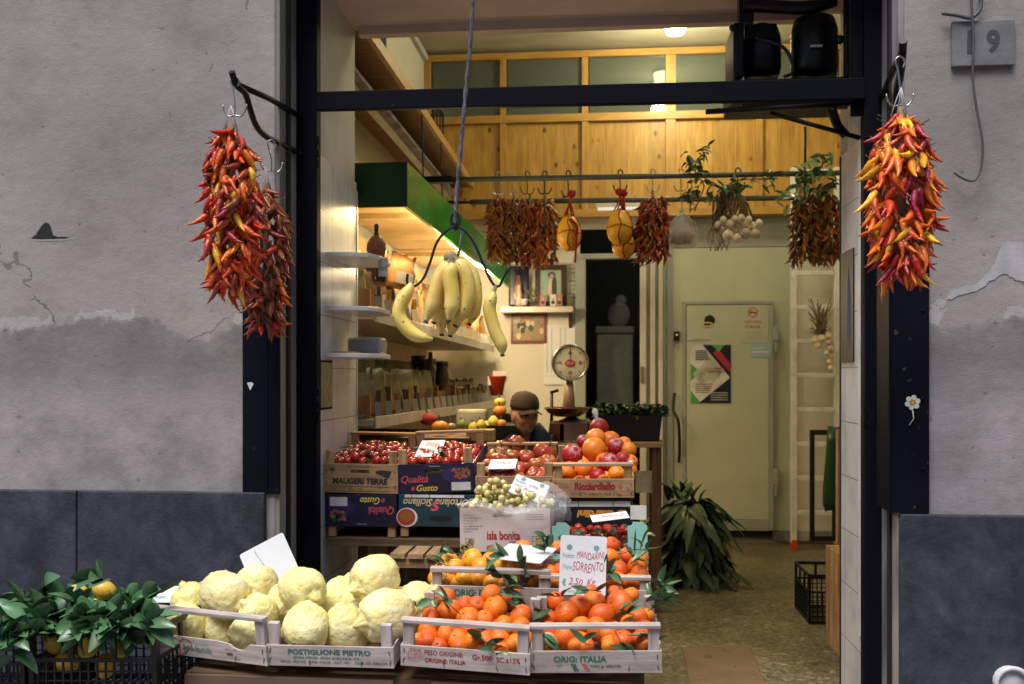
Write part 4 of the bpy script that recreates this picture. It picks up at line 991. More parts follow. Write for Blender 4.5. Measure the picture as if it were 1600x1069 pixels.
# dried chili bundles
def dry_string(label, px, y0, y1, hw, Y, seed, mats, n=210):
    rg = random.Random(seed); top = P(px, y0, Y); L = S(px, Y, y1-y0); Rm = S(px, Y, hw)
    t = thing('dried_chili_string', label, 'chili string', top, group='dried chili strings on the rods')
    bm = NB(); tube(bm, [top+Vector((0,0,.03)), top-Vector((0,0,L*.9))], .01, 5); obj('cord', bm, 'straw', t)
    bm = NB()
    for i in range(n):
        s = (i+rg.random())/n; th = rg.random()*6.28; o_ = Vector((math.cos(th), math.sin(th), 0))
        rho = max(.01, (Rm*(.8+.2*min(1,s*4))-.022)*rg.choice((1,1,.8)))
        base = top+o_*rho+Vector((0,0,-.01-s*(L-.08)))
        d = (o_*rg.uniform(.0,.6)+Vector((-o_.y,o_.x,0))*rg.uniform(-.5,.5)-Vector((0,0,rg.uniform(.4,1.4)))).normalized()
        chili_bm(i%4, .07, .0115, False, bm, Matrix.Translation(base) @ rotm(d, rg.random()*6) @ Matrix.Scale(rg.uniform(.8,1.2),4), rg.choice((0,0,1,2)), n=5)
    o = obj('chilies', bm, mats, t); o['kind'] = 'stuff'
    return t
D1 = ['chili_dry','chili_dry_brown','chili_dry']; D2 = ['chili_dry','chili_dry_brown','chili_dry_bright']
dry_string('dark dried chili string, leftmost of the four on the rod', 778, 308, 416, 17, YR2-.05, 1, D1)
dry_string('dark dried chili string, second from the left on the rod', 803, 308, 420, 17, YR2-.05, 2, D1)
dry_string('dark dried chili string, third from the left on the rod', 828, 310, 422, 17, YR2-.05, 3, D1)
dry_string('dark dried chili string nearest the single netted melon', 852, 307, 424, 18, YR2-.08, 4, D2)
dry_string('dried chili string between the melon pair and the clear bag', 1020, 305, 418, 25, YR1, 5, D2, 270)
dry_string('dried chili string left of two at the right pier', 1257, 302, 420, 21, YR1, 6, D2, 250)
dry_string('dried chili string right of two against the right pier', 1293, 300, 420, 22, YR1+.05, 7, D2, 250)
# melons in nets
def melon(label, px, py, rx, ry, Y, tail=True, topy=300, hookpx=None):
    c = P(px, py, Y); a = S(px, Y, rx); b = S(px, Y, ry)
    t = thing('melon', label, 'melon', c, group='yellow melons hung in red nets')
    bm = NB()
    def wr(v, ang): 
        k = 1+.018*math.sin(ang*10); return Vector((v.x*k*(1-.12*v.z), v.y*k*(1-.12*v.z), v.z))
    ball(bm, c, 1, 30, 0, (a, a, b), wr); obj('fruit', bm, 'melon_skin', t)
    bm = NB()
    for k in range(8):
        th = k*math.pi/4; pts = []
        for i in range(9):
            ph = math.pi*(i/8)*.93+.03; kk = 1.035
            z = math.cos(ph); pts.append(c+Vector((a*kk*math.sin(ph)*math.cos(th+.15*math.sin(i*2+k))*(1-.12*z), a*kk*math.sin(ph)*math.sin(th+.15*math.sin(i*2+k))*(1-.12*z), b*kk*z)))
        if k in (0,2,3,6): tube(bm, pts, .004, 5)
    for z in (.0,):
        tube(bm, [c+Vector((a*1.04*math.cos(q), a*1.04*math.sin(q), b*z+.008*math.sin(3*q))) for q in [2*math.pi*j/20 for j in range(21)]], .003, 5)
    top = P(hookpx or px, topy, Y)
    for k in range(6):
        th = k*1.05; tube(bm, [c+Vector((a*.45*math.cos(th), a*.45*math.sin(th), b*.88)), c.lerp(top, .75)+Vector((random.uniform(-.012,.012),random.uniform(-.01,.01),0)), top], .005, 4)
    ball(bm, top, .03, 6, 0, (1,.6,.9)); obj('net', bm, 'red_cord', t)
    if tail:
        bm = NB(); p0 = c+Vector((.03,-a,.1)); tube(bm, smoothpts([c+Vector((.01,-a*.6,b*.7)), c+Vector((.05,-a*1.05,b*.3)), c+Vector((.05,-a*1.05,-b*.2)), c+Vector((.045,-a*.6,-b*1.0)), c+Vector((.04,-a*.4,-b*1.7))]), [.012]*11+[.008]*10, 5); obj('net_tail', bm, 'red_cord', t)
melon('yellow melon hung alone in a red net', 889, 364, 18.5, 28, YR1, True, 303, 893)
melon('upper and larger melon of the netted pair', 968, 355, 20, 28, YR1-.03, False, 300, 968)
melon('lower melon of the netted pair, half behind the upper one', 974, 382, 17.5, 22, YR1+.16, False, 302, 974)
# clear bag of nuts
t = thing('nut_bag', 'clear knotted plastic bag of brown nuts on the rod', 'bag', P(1065,388,YR1))
bm = NB(); c = P(1066,372,YR1); r0 = S(1066,YR1,20)
for i in range(60):
    th = random.random()*6.28; q = random.random()**.5; ball(bm, c+Vector((r0*.8*q*math.cos(th), r0*.7*q*math.sin(th), -.03+random.random()*.06)), .015, 6)
obj('nuts', bm, 'terracotta', t)
bm = NB(); c = P(1066,361,YR1); rb = S(1066,YR1,24)
def crink(v, a): 
    k = 1+.06*math.sin(a*7+v.z*4)+.04*math.sin(a*3-v.z*9); return Vector((v.x*k, v.y*k, v.z))
lathe(bm, [(.02,-1.05),(.7,-1.0),(.98,-.7),(1.0,-.3),(.95,.1),(.8,.5),(.5,.8),(.18,1.0),(.1,1.08),(.22,1.2)], 22, Matrix.Translation(c) @ Matrix.Diagonal((rb,rb*.8,rb*1.1,1)), 0, crink); obj('bag', bm, 'clear_plastic', t)
bm = NB(); tube(bm, [P(1066,334,YR1), P(1064,300,YR1), P(1064,288,YR1)], .003, 5); obj('string', bm, 'string_white', t)
# garlic bunch with leaves
t = thing('garlic_bunch', 'bunch of pale garlic bulbs with dry stalks and roots on the rod', 'garlic', P(1150,375,YR1))
def bulb(bm, c, r, mi=0, d=None):
    ball(bm, c, r, 10, mi, (1,1,.95), lambda v, a: Vector((v.x*(1+.06*math.cos(a*5)), v.y*(1+.06*math.cos(a*5)), v.z+(.25*max(0,v.z)**4))))
GB = [(1127,362,10),(1140,352,9),(1137,368,10),(1150,360,10),(1162,350,9),(1165,366,10),(1176,355,9),(1180,366,9),(1152,373,9),(1170,344,8),(1148,344,8),(1158,342,8),(1186,350,8),(1122,352,7),(1130,344,7)]
for i, (x, y, r) in enumerate(GB):
    bm = NB(); bulb(bm, P(x, y, YR1-.02-.04*(i%3)), S(x, YR1, r*.82)); obj('bulb', bm, 'garlic_skin', t)
bm = NB()
for i in range(70):
    x = random.uniform(1112,1150); e = P(x, random.uniform(330,365), YR1+random.uniform(-.06,.06)); s0 = P(1140+random.uniform(-12,12), 290, YR1+random.uniform(-.03,.03)); m0 = s0.lerp(e,.5)+Vector((random.uniform(-.04,.04),0,0))
    tube(bm, smoothpts([s0, m0, e], 3), .0028, 4)
for i in range(12):
    s0 = P(random.uniform(1115,1140), 350, YR1-.04); tube(bm, smoothpts([s0, s0+Vector((random.uniform(-.04,.04),0,-.08)), s0+Vector((random.uniform(-.06,.06),0,-.17))],3), .0022, 4)
for i in range(10):
    s0 = P(1150,295,YR1); e = P(random.uniform(1145,1180), 345, YR1-.03); tube(bm, [s0, s0.lerp(e,.5)+Vector((.02,0,0)), e], .006, 5)
obj('dry_stalks', bm, 'straw', t)
def leafspray(name, label, cat, pts, n, L, W, mat, Y, spread=.06, group=None, seed=1, stemr=.004):
    rg = random.Random(seed); t = thing(name, label, cat, P(*pts[0], Y) if not isinstance(pts[0], Vector) else pts[0], group=group)
    P3 = smoothpts([p if isinstance(p, Vector) else P(*p, Y) for p in pts]); 
    bm = NB(); tube(bm, P3, stemr, 5); obj('stem', bm, 'stem_brown', t)
    bm = NB()
    for i in range(n):
        p = P3[int(rg.random()*(len(P3)-1))]+Vector((rg.uniform(-1,1),rg.uniform(-1,1),rg.uniform(-1,1)))*spread*.4
        d = Vector((rg.uniform(-1,1), rg.uniform(-1,.6), rg.uniform(-.9,.6)))
        leaf(bm, Matrix.Translation(p) @ rotm(d, rg.uniform(-1,1)), L*rg.uniform(.7,1.2), W*rg.uniform(.7,1.2), rg.uniform(-.2,.6), 0)
    obj('foliage', bm, mat, t); return t
leafspray('laurel_branch', 'leafy laurel branch curling up over the rod beside the garlic', 'branch', [(1101,240),(1088,252),(1088,272),(1100,290),(1092,312),(1085,330)], 75, .075, .032, 'leaf_grey', YR1-.03, .16, seed=3)
leafspray('laurel_branch', 'laurel branch lying along the rod between garlic and ladder', 'branch', [(1120,300),(1150,283),(1185,280),(1215,279)], 34, .075, .028, 'leaf_dark', YR1-.03, .10, seed=4)
leafspray('laurel_branch', 'laurel branch over the dried chilies at the right pier', 'branch', [(1238,320),(1248,290),(1262,275),(1283,262),(1285,245)], 60, .08, .032, 'leaf_dark', YR1-.05, .14, seed=5)
leafspray('laurel_branch', 'laurel leaves against the right pier above the chilies', 'branch', [(1270,296),(1290,290),(1308,280)], 34, .08, .032, 'leaf_grey', YR1-.06, .14, seed=6)
# ladder
YLd = 8.55
t = thing('ladder', 'aluminium ladder leaning upright on the back wall', 'ladder', P(1275,846,YLd))
for px in (1240, 1308):
    bm = NB(); a = P(px, 848, YLd); b = P(px, 262, YLd+.1); hexa(bm, [a+Vector(q) for q in ((-.024,-.03,0),(.024,-.03,0),(.024,.03,0),(-.024,.03,0))]+[b+Vector(q) for q in ((-.024,-.03,0),(.024,-.03,0),(.024,.03,0),(-.024,.03,0))]); obj('rail', bm, 'ladder_metal', t, bev=.003)
    bm = NB(); box(bm, a.x-.022, a.x+.022, a.y-.035, a.y+.035, .002, .09); obj('rubber_foot', bm, 'red_plastic', t)
for k in range(11):
    y = 801-k*53.6
    bm = NB(); a, b = P(1240,y,YLd-.01), P(1308,y,YLd-.01); box(bm, a.x+.018, b.x-.018, YLd-.02+.009*k, YLd+.015+.009*k, a.z-.019, a.z+.019); obj('rung', bm, 'ladder_metal', t, bev=.003)
t = thing('garlic_braid', 'small dry garlic braid hanging on the ladder', 'garlic', P(1285,535,8.4))
bm = NB()
for i in range(60):
    s0 = P(1282+random.uniform(-7,7), 520+random.uniform(-4,4), 8.42); e = P(1282+random.uniform(-20,20), random.uniform(465,520), 8.42+random.uniform(-.08,.04)); tube(bm, [s0, s0.lerp(e,.5)+Vector((random.uniform(-.03,.03),0,0)), e], .004, 4)
obj('dry_stalks', bm, 'straw', t)
for i, (x, y) in enumerate(((1274,532),(1284,530),(1294,526),(1278,540),(1296,535),(1297,545),(1292,552),(1299,556),(1296,566),(1298,575))):
    bm = NB(); bulb(bm, P(x,y,8.4), S(x,8.4,4.5 if i > 5 else 6)); obj('bulb', bm, 'garlic_skin', t)
# ---- compressor on brackets behind the cross bar
t = thing('compressor_unit', 'dark compressor with two tanks on a bracket shelf above the cross bar', 'compressor', P(1225,150,4.3))
YC = 4.15
bm = NB(); bpx(bm, 1146, 122, 1328, 152, YC, .34); obj('tray', bm, 'bracket_iron', t, bev=.004)
bm = NB(); bpx(bm, 1146, 34, 1163, 121, YC+.02, .28); bpx(bm, 1163.5, 36, 1215, 60, YC+.05, .2); obj('coil_housing', bm, 'bracket_iron', t, bev=.01)
bm = NB(); c = P(1190,121,YC+.15); lathe(bm, [(.075,0),(.085,.03),(.085,.16),(.07,.21),(.02,.235)], 18, Matrix.Translation(c)); obj('tank', bm, 'black_plastic', t)
c = P(1272,121,YC+.15); bm = NB(); lathe(bm, [(.095,0),(.10,.03),(.10,.20),(.085,.25),(.02,.28)], 18, Matrix.Translation(c)); obj('tank', bm, 'black_plastic', t)
bm = NB(); bpx(bm, 1266, 70, 1285, 73, YC+.035, .01); obj('type_plate', bm, 'white_print', t)
bm = NB(); bpx(bm, 1155, -60, 1178, 34, YC+.1, .07); tube(bm, smoothpts([P(1160,8,YC+.1),P(1200,10,YC+.1),P(1260,12,YC+.1),P(1305,0,YC+.1)]), .03, 8); tube(bm, [P(1323,-20,YC), P(1323,120,YC)], .014, 8); tube(bm, smoothpts([P(1180,60,YC),P(1225,75,YC-.02),P(1240,110,YC-.02),P(1225,120,YC)]), .008, 6); obj('pipes', bm, 'black_plastic', t)
bm = NB(); ball(bm, P(1145,44,YC+.03), .016, 8); obj('knob', bm, 'black_plastic', t)
bm = NB(); ball(bm, P(1312,62,YC+.02), .02, 8); obj('knob', bm, 'black_plastic', t)
bm = NB(); bpx(bm, 1160, 157, 1325, 171, YC+.06, .02); obj('back_strip', bm, 'mat_card', t)
bm = NB(); tube(bm, [P(1103,175,YC+.05), P(1345,160,YC-.1)], .012, 6); tube(bm, [P(1204,177,YC), P(1345,216,YC-.1)], .010, 6); tube(bm, smoothpts([P(1300,170,YC),P(1308,195,YC),P(1322,212,YC)]), .02, 8); obj('support_bar', bm, 'bracket_iron', t)
# ================================================================ THE STALL
def frame_m(BL, BR, pitch=0):
    x = (BR-BL).normalized(); y0 = Vector((0,0,1)).cross(x).normalized(); z0 = x.cross(y0)
    y = (y0*math.cos(R(pitch))+z0*math.sin(R(pitch))).normalized(); z = x.cross(y)
    M = Matrix((( x.x,y.x,z.x,BL.x),(x.y,y.y,z.y,BL.y),(x.z,y.z,z.z,BL.z),(0,0,0,1)))
    return M, (BR-BL).length
def crate(label, BL, BR, bh, hp, depth, pitch=0, wood='', front_rail=True, back_rail=True, face=None, side=None, prints=None, inks=None, posts=True, name='wooden_crate', cat='crate', group=None, broken=False, flipped=False, inner=None, slot=None, pw=.034, sidepost=True, railt=.012):
    M, w_ = frame_m(BL, BR, pitch); t = thing(name, label, cat, M=M, group=group)
    A, Dp, U = wood+'wood_along', wood+'wood_deep', wood+'wood_up'; th = .006
    fc = face or A; sd_ = side or (face if face else Dp); kw = dict(world=False)
    jit = lambda a: random.uniform(-a, a)
    bm = NB()
    if slot:                                            # hand hole: board built round it
        a, b, c_, d = slot
        box(bm, 0, w_, 0, th, 0, b); box(bm, 0, w_, 0, th, d, bh); box(bm, 0, a, 0, th, b, d); box(bm, c_, w_, 0, th, b, d)
    elif broken:                                        # splintered bite out of the upper edge near the right
        top = [(0,bh),(.60*w_,bh-.001),(.66*w_,bh-.004),(.70*w_,bh-.006),(.735*w_,bh-.018),(.77*w_,bh-.022),(.80*w_,bh-.024),(.835*w_,bh-.018),(.85*w_,bh-.008),(.87*w_,bh-.002),(w_,bh)]
        for (x0,z0),(x1,z1) in zip(top, top[1:]): hexa(bm, [(x0,0,0),(x1,0,0),(x1,th,0),(x0,th,0),(x0,0,z0),(x1,0,z1),(x1,th,z1),(x0,th,z0)])
        bmesh.ops.remove_doubles(bm, verts=bm.verts, dist=1e-5)
    else: box(bm, 0, w_, 0, th, 0, bh)
    fb = obj('front_board', bm, fc, t, bev=0 if (slot or broken) else .0012, **kw)
    if inks:
        bm = NB(); prints(bm, Matrix.Translation((0,-.0012,0)) @ FRONT, w_, bh); obj('print', bm, inks, fb, recalc=False, **kw)
    if not face:
        for (x, z) in ((.012,bh*.75),(.010,bh*.3),(w_-.014,bh*.72),(w_-.012,bh*.25),(w_*.34,bh*.2),(w_*.75,bh*.2)):
            bm = NB(); Mx = Matrix.Translation((x,-.0015,z)) @ Matrix.Rotation(R(random.uniform(-25,25)),4,'Y'); box(bm, -.0012,.0012,0,.0012,-.008,.008,0,Mx)
            obj('staple', bm, 'staple', t, **kw)
    bm = NB(); box(bm, 0, w_, depth-th, depth, 0, bh); obj('back_board', bm, fc, t, **kw)
    for x in (0, w_-th):
        bm = NB(); box(bm, x+.0006, x+th-.0006, th+.0005, depth-th-.0005, 0.001, bh-.001); obj('side_board', bm, sd_, t, **kw)
    bm = NB(); n = 5
    for i in range(n): box(bm, th+.001, w_-th-.001, th+.002+(depth-2*th)*i/n, th-.006+(depth-2*th)*(i+1)/n, .001, .005)
    obj('bottom', bm, A, t, **kw)
    if posts:
        for x in (th+.001, w_-pw-th-.001):
            for y in (th+.001, depth-.024-th):
                bm = NB(); 
                if flipped: box(bm, x, x+pw, y, y+.022, -hp+bh, bh-.002)
                else: box(bm, x, x+pw, y, y+.022, .006, hp)
                obj('corner_post', bm, U, t, bev=.001, **kw)
    if front_rail:
        bm = NB(); box(bm, .001, w_-.002, -.001, .030, hp+.0005, hp+railt); obj('top_rail', bm, A, t, bev=.0015, **kw)
    if back_rail:
        bm = NB(); box(bm, .002, w_-.002, depth-.032, depth, hp+.0005, hp+railt); obj('top_rail', bm, A, t, bev=.0015, **kw)
    return t, M, w_
def hearty(bm, cx, cy, s, M, mi):
    pts = []
    for i in range(25):
        a = 2*math.pi*i/24; pts.append((cx+s*.062*16*math.sin(a)**3, cy+s*.045*(13*math.cos(a)-5*math.cos(2*a)-2*math.cos(3*a)-math.cos(4*a))))
    for (x0,y0),(x1,y1) in zip(pts, pts[1:]):
        d = Vector((x1-x0, y1-y0)).normalized()*.0014 if (x1-x0 or y1-y0) else Vector((0,0)); n = Vector((-d.y, d.x))
        try: f = bm.faces.new([bm.verts.new(M @ Vector((x, y, 0))) for x, y in ((x0-n.x,y0-n.y),(x1-n.x,y1-n.y),(x1+n.x,y1+n.y),(x0+n.x,y0+n.y))]); f.material_index = mi
        except ValueError: pass
YC1 = 3.0
# crate A : heart, lemons
def prA(bm, M, w_, h):
    text_into(bm, 'ORTOFRUTTA', (.03*w_/.42, h*.62, .105, h*.74), M, 0, .01); text_into(bm, 'CAPPELLA', (.035, h*.46, .10, h*.56), M, 0, .01)
    text_into(bm, 'DI SELEZIONE', (.03, h*.30, .11, h*.40), M, 1, .01); text_into(bm, 'ITALIA', (.035, h*.12, .065, h*.22), M, 0, .01)
    hearty(bm, .145, h*.5, h*.75, M, 1); text_into(bm, 'Melania', (.155, h*.30, .275, h*.62), M, 3, .02, .15); text_into(bm, 'Cat. I', (.175, h*.74, .205, h*.88), M, 1, .01, .2)
    text_into(bm, 'Prodotto selezionato', (.20, h*.68, .265, h*.78), M, 3, .0, .1)
    text_into(bm, 'PESO gr. 400', (.33, h*.56, .375, h*.66), M, 1, .01); text_into(bm, '400', (.335, h*.30, .36, h*.46), M, 2, .02); text_into(bm, 'TARA', (.36, h*.14, .385, h*.24), M, 0, .01)
    text_into(bm, 'ORIGINE ITALIA', (.27, h*.12, .33, h*.2), M, 0)
cA = crate('lemon crate with a red heart print and a splintered front board', P(230,1017,3.14), P(418,1041,YC1), .066, .146, .30, 8, inks=['faded_green_ink','red_ink','dark_ink','faded_green_ink'], prints=prA, broken=True, back_rail=False, group='pale wooden citrus crates in the front row')
def prB(bm, M, w_, h):
    text_into(bm, 'POSTIGLIONE PIETRO', (w_*.17, h*.58, w_*.82, h*.84), M, 0, .035)
    text_into(bm, 'ZONA PROD:  SESSA AURUNCA -CE-', (w_*.21, h*.38, w_*.74, h*.50), M, 0, .02)
    text_into(bm, 'PROD: PESCHE  ORIG: ITALIA   CAT: <II>    TARA GR. 500±15%', (w_*.11, h*.17, w_*.95, h*.30), M, 0, .015)
cB = crate('lemon crate printed in green capitals, second in the front row, without a top rail', P(418,1040,YC1+.01), P(616,1045,YC1), .070, .140, .30, 8, inks=['green_ink'], prints=prB, front_rail=False, back_rail=False, group='pale wooden citrus crates in the front row')
def prC(bm, M, w_, h):
    text_into(bm, 'PESO ORIGINE:', (w_*.19, h*.62, w_*.49, h*.84), M, 0, .012); text_into(bm, 'ORIGINE: ITALIA', (w_*.19, h*.26, w_*.51, h*.48), M, 0, .022)
    text_into(bm, 'Gr.500', (w_*.56, h*.55, w_*.71, h*.80), M, 0, .02); text_into(bm, 'SC.±15%', (w_*.745, h*.52, w_*.925, h*.76), M, 0, .015)
    text_into(bm, 'ITALIA', (w_*.07, h*.72, w_*.16, h*.9), M, 1, .01, .3); text_into(bm, 'LUISA', (w_*.06, h*.42, w_*.17, h*.66), M, 1, .0, .1); ring_into(bm, w_*.115, h*.55, .026, .0275, M, 1, 20, .7)
cC = crate('mandarin crate printed in red with the weight, third in the front row', P(626,1040,YC1), P(828,1056,YC1-.03), .070, .142, .30, 8, inks=['red_ink','faded_red_ink'], prints=prC, back_rail=False, group='pale wooden citrus crates in the front row')
def prD(bm, M, w_, h):
    text_into(bm, 'ORIG: ITALIA', (w_*.18, h*.50, w_*.585, h*.78), M, 0, .035); text_into(bm, 'CAT.', (w_*.205, h*.27, w_*.25, h*.4), M, 1)
    text_into(bm, 'TARA gr. 600±15%', (w_*.455, h*.22, w_*.69, h*.38), M, 1, .01)
    for k, mi in ((0, 2), (.085, 3)):
        f = bm.faces.new([bm.verts.new(M @ Vector(p)) for p in ((w_*(.335+k),h*.12,0),(w_*(.375+k),h*.1,0),(w_*(.345+k),h*.42,0),(w_*(.305+k),h*.44,0))]); f.material_index = mi
cD = crate('mandarin crate printed in dark green, rightmost in the front row', P(829,1052,YC1-.01), P(1035,1052,YC1-.01), .072, .142, .30, 8, inks=['green_ink','dark_ink','green_ink','faded_red_ink'], prints=prD, back_rail=False, group='pale wooden citrus crates in the front row')
# second row
YC2 = 3.40
def prE(bm, M, w_, h): text_into(bm, 'ORIG: ITALIA', (w_*.20, h*.5, w_*.62, h*.86), M, 0, .04)
cE = crate('crate of yellow-orange clementines behind the red-printed mandarin crate', P(672,946,YC2), P(860,952,YC2), .075, .122, .28, 6, inks=['green_ink'], prints=prE, back_rail=False, railt=.016)
cF = crate('rear mandarin crate under the big price card', P(842,958,YC2), P(1018,962,YC2), .09, .125, .28, 6, back_rail=False)
# fruit prototypes ---------------------------------------------------------
def proto(name, bm, mats):
    o = obj(name, bm, mats, None, world=False); C.objects.unlink(o); return o
def citrus(name, mat, r, k, flat=.88):
    rg = random.Random(k); bm = NB(); off = Vector((rg.random()*9, rg.random()*9, 0))
    prof = [(math.sin(math.pi*(i+.1)/18.2), -math.cos(math.pi*(i+.1)/18.2)) for i in range(19)]
    def fn(v, a):
        d = 1+.035*noise.noise(v*1.3+off)+.012*noise.noise(v*4+off)
        z = v.z*flat
        rr = math.hypot(v.x, v.y)
        if v.z > 0: z -= .12*math.exp(-(rr/.22)**2); 
        else: z += .06*math.exp(-(rr/.2)**2)
        return Vector((v.x*d, v.y*d, z*d))*r
    lathe(bm, prof, 26, None, 0, fn)
    lathe(bm, [(.13*r,.0),(.09*r,.05*r),(.02*r,.07*r)], 6, Matrix.Translation((0,0,r*(flat-.13))), 1)
    return proto(name, bm, [mat, 'stem_green'])
def lemonp(k, r=.078, knob=1.0):
    rg = random.Random(k+50); bm = NB(); off = Vector((rg.random()*9, rg.random()*9, rg.random()*9))
    el = rg.uniform(1.08, 1.25)
    prof = [(math.sin(math.pi*(i+.08)/26.16), -math.cos(math.pi*(i+.08)/26.16)) for i in range(27)]
    kx, ky = rg.uniform(-.12,.12), rg.uniform(-.12,.12)
    def fn(v, a):
        rr = math.hypot(v.x, v.y)
        d = 1+.08*noise.noise(v*1.4+off)+.060*noise.noise(v*4.2+off)+.034*noise.noise(v*10+off)
        z = v.z*el
        if v.z > 0:
            z += knob*.26*math.exp(-(rr/.20)**2)-.10*math.exp(-((rr-.36)/.10)**2)*knob
        else: z += -.08*math.exp(-(rr/.3)**2)
        sh = max(0, v.z)**3
        return Vector((v.x*d+kx*sh, v.y*d+ky*sh, z*d))*r
    lathe(bm, prof, 44, None, 0, fn)
    lathe(bm, [(r*.10,-r*(el+.02)),(r*.11,-r*(el+.12)),(r*.05,-r*(el+.17))], 7, None, 1)
    return proto('lemon', bm, ['lemon_skin', 'stem_green'])
LEM = [lemonp(k, .078, kn) for k, kn in enumerate((1.0, .8, 1.25, .5, .9))]
MAN = [citrus('mandarin', 'mandarin_skin', .040, k, .86+.02*(k%3)) for k in range(5)]
CLE = [citrus('clementine', 'clementine_skin', .035, k+9, .88) for k in range(4)]
ORA = [citrus('orange', 'orange_skin', .045, k+20, .97) for k in range(3)]
def put(protos, c, r, r0, label, cat, group, e=None, st=None, name=None):
    s = random.choice(protos) if isinstance(protos, list) else protos
    o = s.copy(); C.objects.link(o)
    e = e or (random.uniform(-70,70), random.uniform(-70,70), random.uniform(0,360))
    k = r/r0; sx = st or (1,1,1)
    o.matrix_world = Matrix.Translation(c) @ Euler([R(q) for q in e]).to_matrix().to_4x4() @ Matrix.Diagonal((k*sx[0],k*sx[1],k*sx[2],1))
    MW[o.name] = o.matrix_world.copy(); tag(o, label, cat, group); return o
def fruit_px(lst, protos, r0, Yf, label, cat, group, k=1.0):
    for (x, y, r) in lst:
        Y = Yf(x, y); put(protos, P(x, y, Y), S(x, Y, r)*k, r0, label, cat, group)
# lemons (px, py, half-width, Y, which, rotation) ; knob along local +Z
def lem(px, py, rad, Y, k, dirv, label, kk=1.0):
    d = Vector(dirv).normalized(); q = d.to_track_quat('Z', 'Y').to_euler()
    put(LEM[k], P(px, py, Y), S(px, Y, rad)*kk, .078, label, 'lemon', 'big knobbly pale lemons', tuple(math.degrees(a) for a in q))
LL = [
 (352,930,36,3.20,1,(.9,-.5,-.35),'big pale lemon on top of the heart-print crate, knob pointing down right'),
 (400,916,34,3.30,0,(-.15,-.95,.1),'pale lemon behind at the left with its ringed knob facing the viewer'),
 (300,945,32,3.32,2,(-.3,-.3,.9),'blurred pale lemon at the far left of the heart-print crate'),
 (289,979,35,3.22,3,(.1,-1,.5),'shaded lemon at lower left behind the rail of the heart-print crate'),
 (351,985,30,3.24,1,(.5,-.3,-.8),'shaded lemon in the middle behind the crate rail'),
 (388,989,26,3.12,3,(-.8,-.6,.1),'small lemon behind the splintered board'),
 (404,958,29,3.18,4,(-.5,-.5,.6),'lemon with a smooth neck just above the rail near its right end'),
 (434,944,27,3.30,1,(-.5,-.2,.8),'lemon half hidden under the round knobbed lemon'),
 (472,921,35,3.20,2,(.75,-.75,-.15),'round lemon with a thick knob at its right, in the centre of the lemons'),
 (478,981,36,3.08,4,(.15,-.6,-.7),'squat lemon at the front left of the green-printed crate'),
 (452,962,26,3.32,3,(.2,-.5,.6),'lemon behind between the two crates'),
 (512,958,28,3.30,0,(-.4,-.2,.9),'lemon in the hollow behind the squat one'),
 (533,932,27,3.40,1,(.3,.2,.9),'blurred lemon at the back centre of the green-printed crate'),
 (540,985,36,3.15,3,(-.2,-.3,.95),'shadowed lemon in the middle of the green-printed crate'),
 (585,905,37,3.30,4,(-.65,-.75,-.2),'topmost lemon of the heap with a round knob facing left'),
 (604,962,42,3.12,0,(-.75,-.65,-.25),'largest lemon at the right with a dark open end'),
 (650,944,31,3.30,1,(.6,.2,.5),'lemon at the far right leaning over the mandarins'),
 (556,940,26,3.38,2,(0,-.4,.9),'lemon behind the topmost one'),
 (625,950,28,3.36,3,(.4,.1,.9),'lemon peeping out behind the largest lemon'),
]
for q in LL: lem(*q)
for q in ((270,1000,27,3.26,1),(330,1004,26,3.30,2),(440,1008,26,3.28,3),(500,1008,26,3.26,1),(575,1010,25,3.24,4),(455,1005,22,3.14,2)):
    lem(*q, (random.uniform(-1,1),-.4,random.uniform(-1,1)), 'lemon buried at the bottom of the lemon heap')
G1 = 'mandarins heaped in the front crates'
fruit_px([(702,955,20.5),(731,968,20),(774,950,20.5),(814,963,19.5),(789,979,18),(801,935,18.5),(696,934,16),(768,930,17),(745,945,14),(673,964,15),(668,984,18),(700,991,17),(666,1003,16),(741,1002,16.5),(731,985,18),(782,998,17),(814,981,17),(719,1012,17),(684,1012,16),(821,1000,15),(757,967,15),(786,1014,16),(800,1008,13),(752,1014,14),(728,945,14),(652,1000,12)],
    MAN, .04, lambda x, y: 3.07+.24*max(0, (1004-y)/75), 'glossy mandarin heaped in the red-printed crate', 'mandarin', G1)
fruit_px([(884,960,21.5),(905,948,19),(940,963,21),(968,945,23),(933,983,20),(884,995,20.5),(973,1001,18),(868,940,16),(929,938,17),(997,968,18),(1007,984,16),(1001,999,15.5),(860,984,15),(858,1007,15),(915,1009,14),(984,975,16),(908,978,16),(952,1010,14),(1007,1010,13),(963,925,13),(925,925,16),(856,966,14),(900,1010,14),(950,990,16),(985,930,14),(1012,962,12)],
    MAN, .04, lambda x, y: 3.07+.24*max(0, (1004-y)/75), 'glossy mandarin heaped in the crate printed in dark green', 'mandarin', G1)
fruit_px([(702,877,15.5),(738,874,17.5),(711,886,15.5),(753,886,16.5),(783,886,15.5),(803,887,16),(818,859,16),(813,871,16),(795,871,14),(692,891,15.5),(682,903,14),(695,908,14),(725,905,17.5),(769,913,15.5),(748,905,15),(834,876,13),(832,889,13),(800,908,14),(712,915,13),(845,905,12),(765,875,13),(786,915,13)],
    CLE, .035, lambda x, y: 3.46+.20*max(0, (908-y)/50), 'yellow-orange clementine in the crate behind the red-printed one', 'clementine', 'clementines in the second row')
fruit_px([(855,899,18),(876,893,14),(952,872,16),(965,892,17),(996,884,16),(963,908,16),(985,910,15.5),(955,851,13),(872,855,11),(999,898,15),(868,912,15),(980,868,13),(940,900,14),(905,905,14),(1003,872,11),(890,912,14)],
    MAN, .04, lambda x, y: 3.46+.22*max(0, (908-y)/60), 'mandarin in the rear crate around the big price card', 'mandarin', 'mandarins in the rear crate')
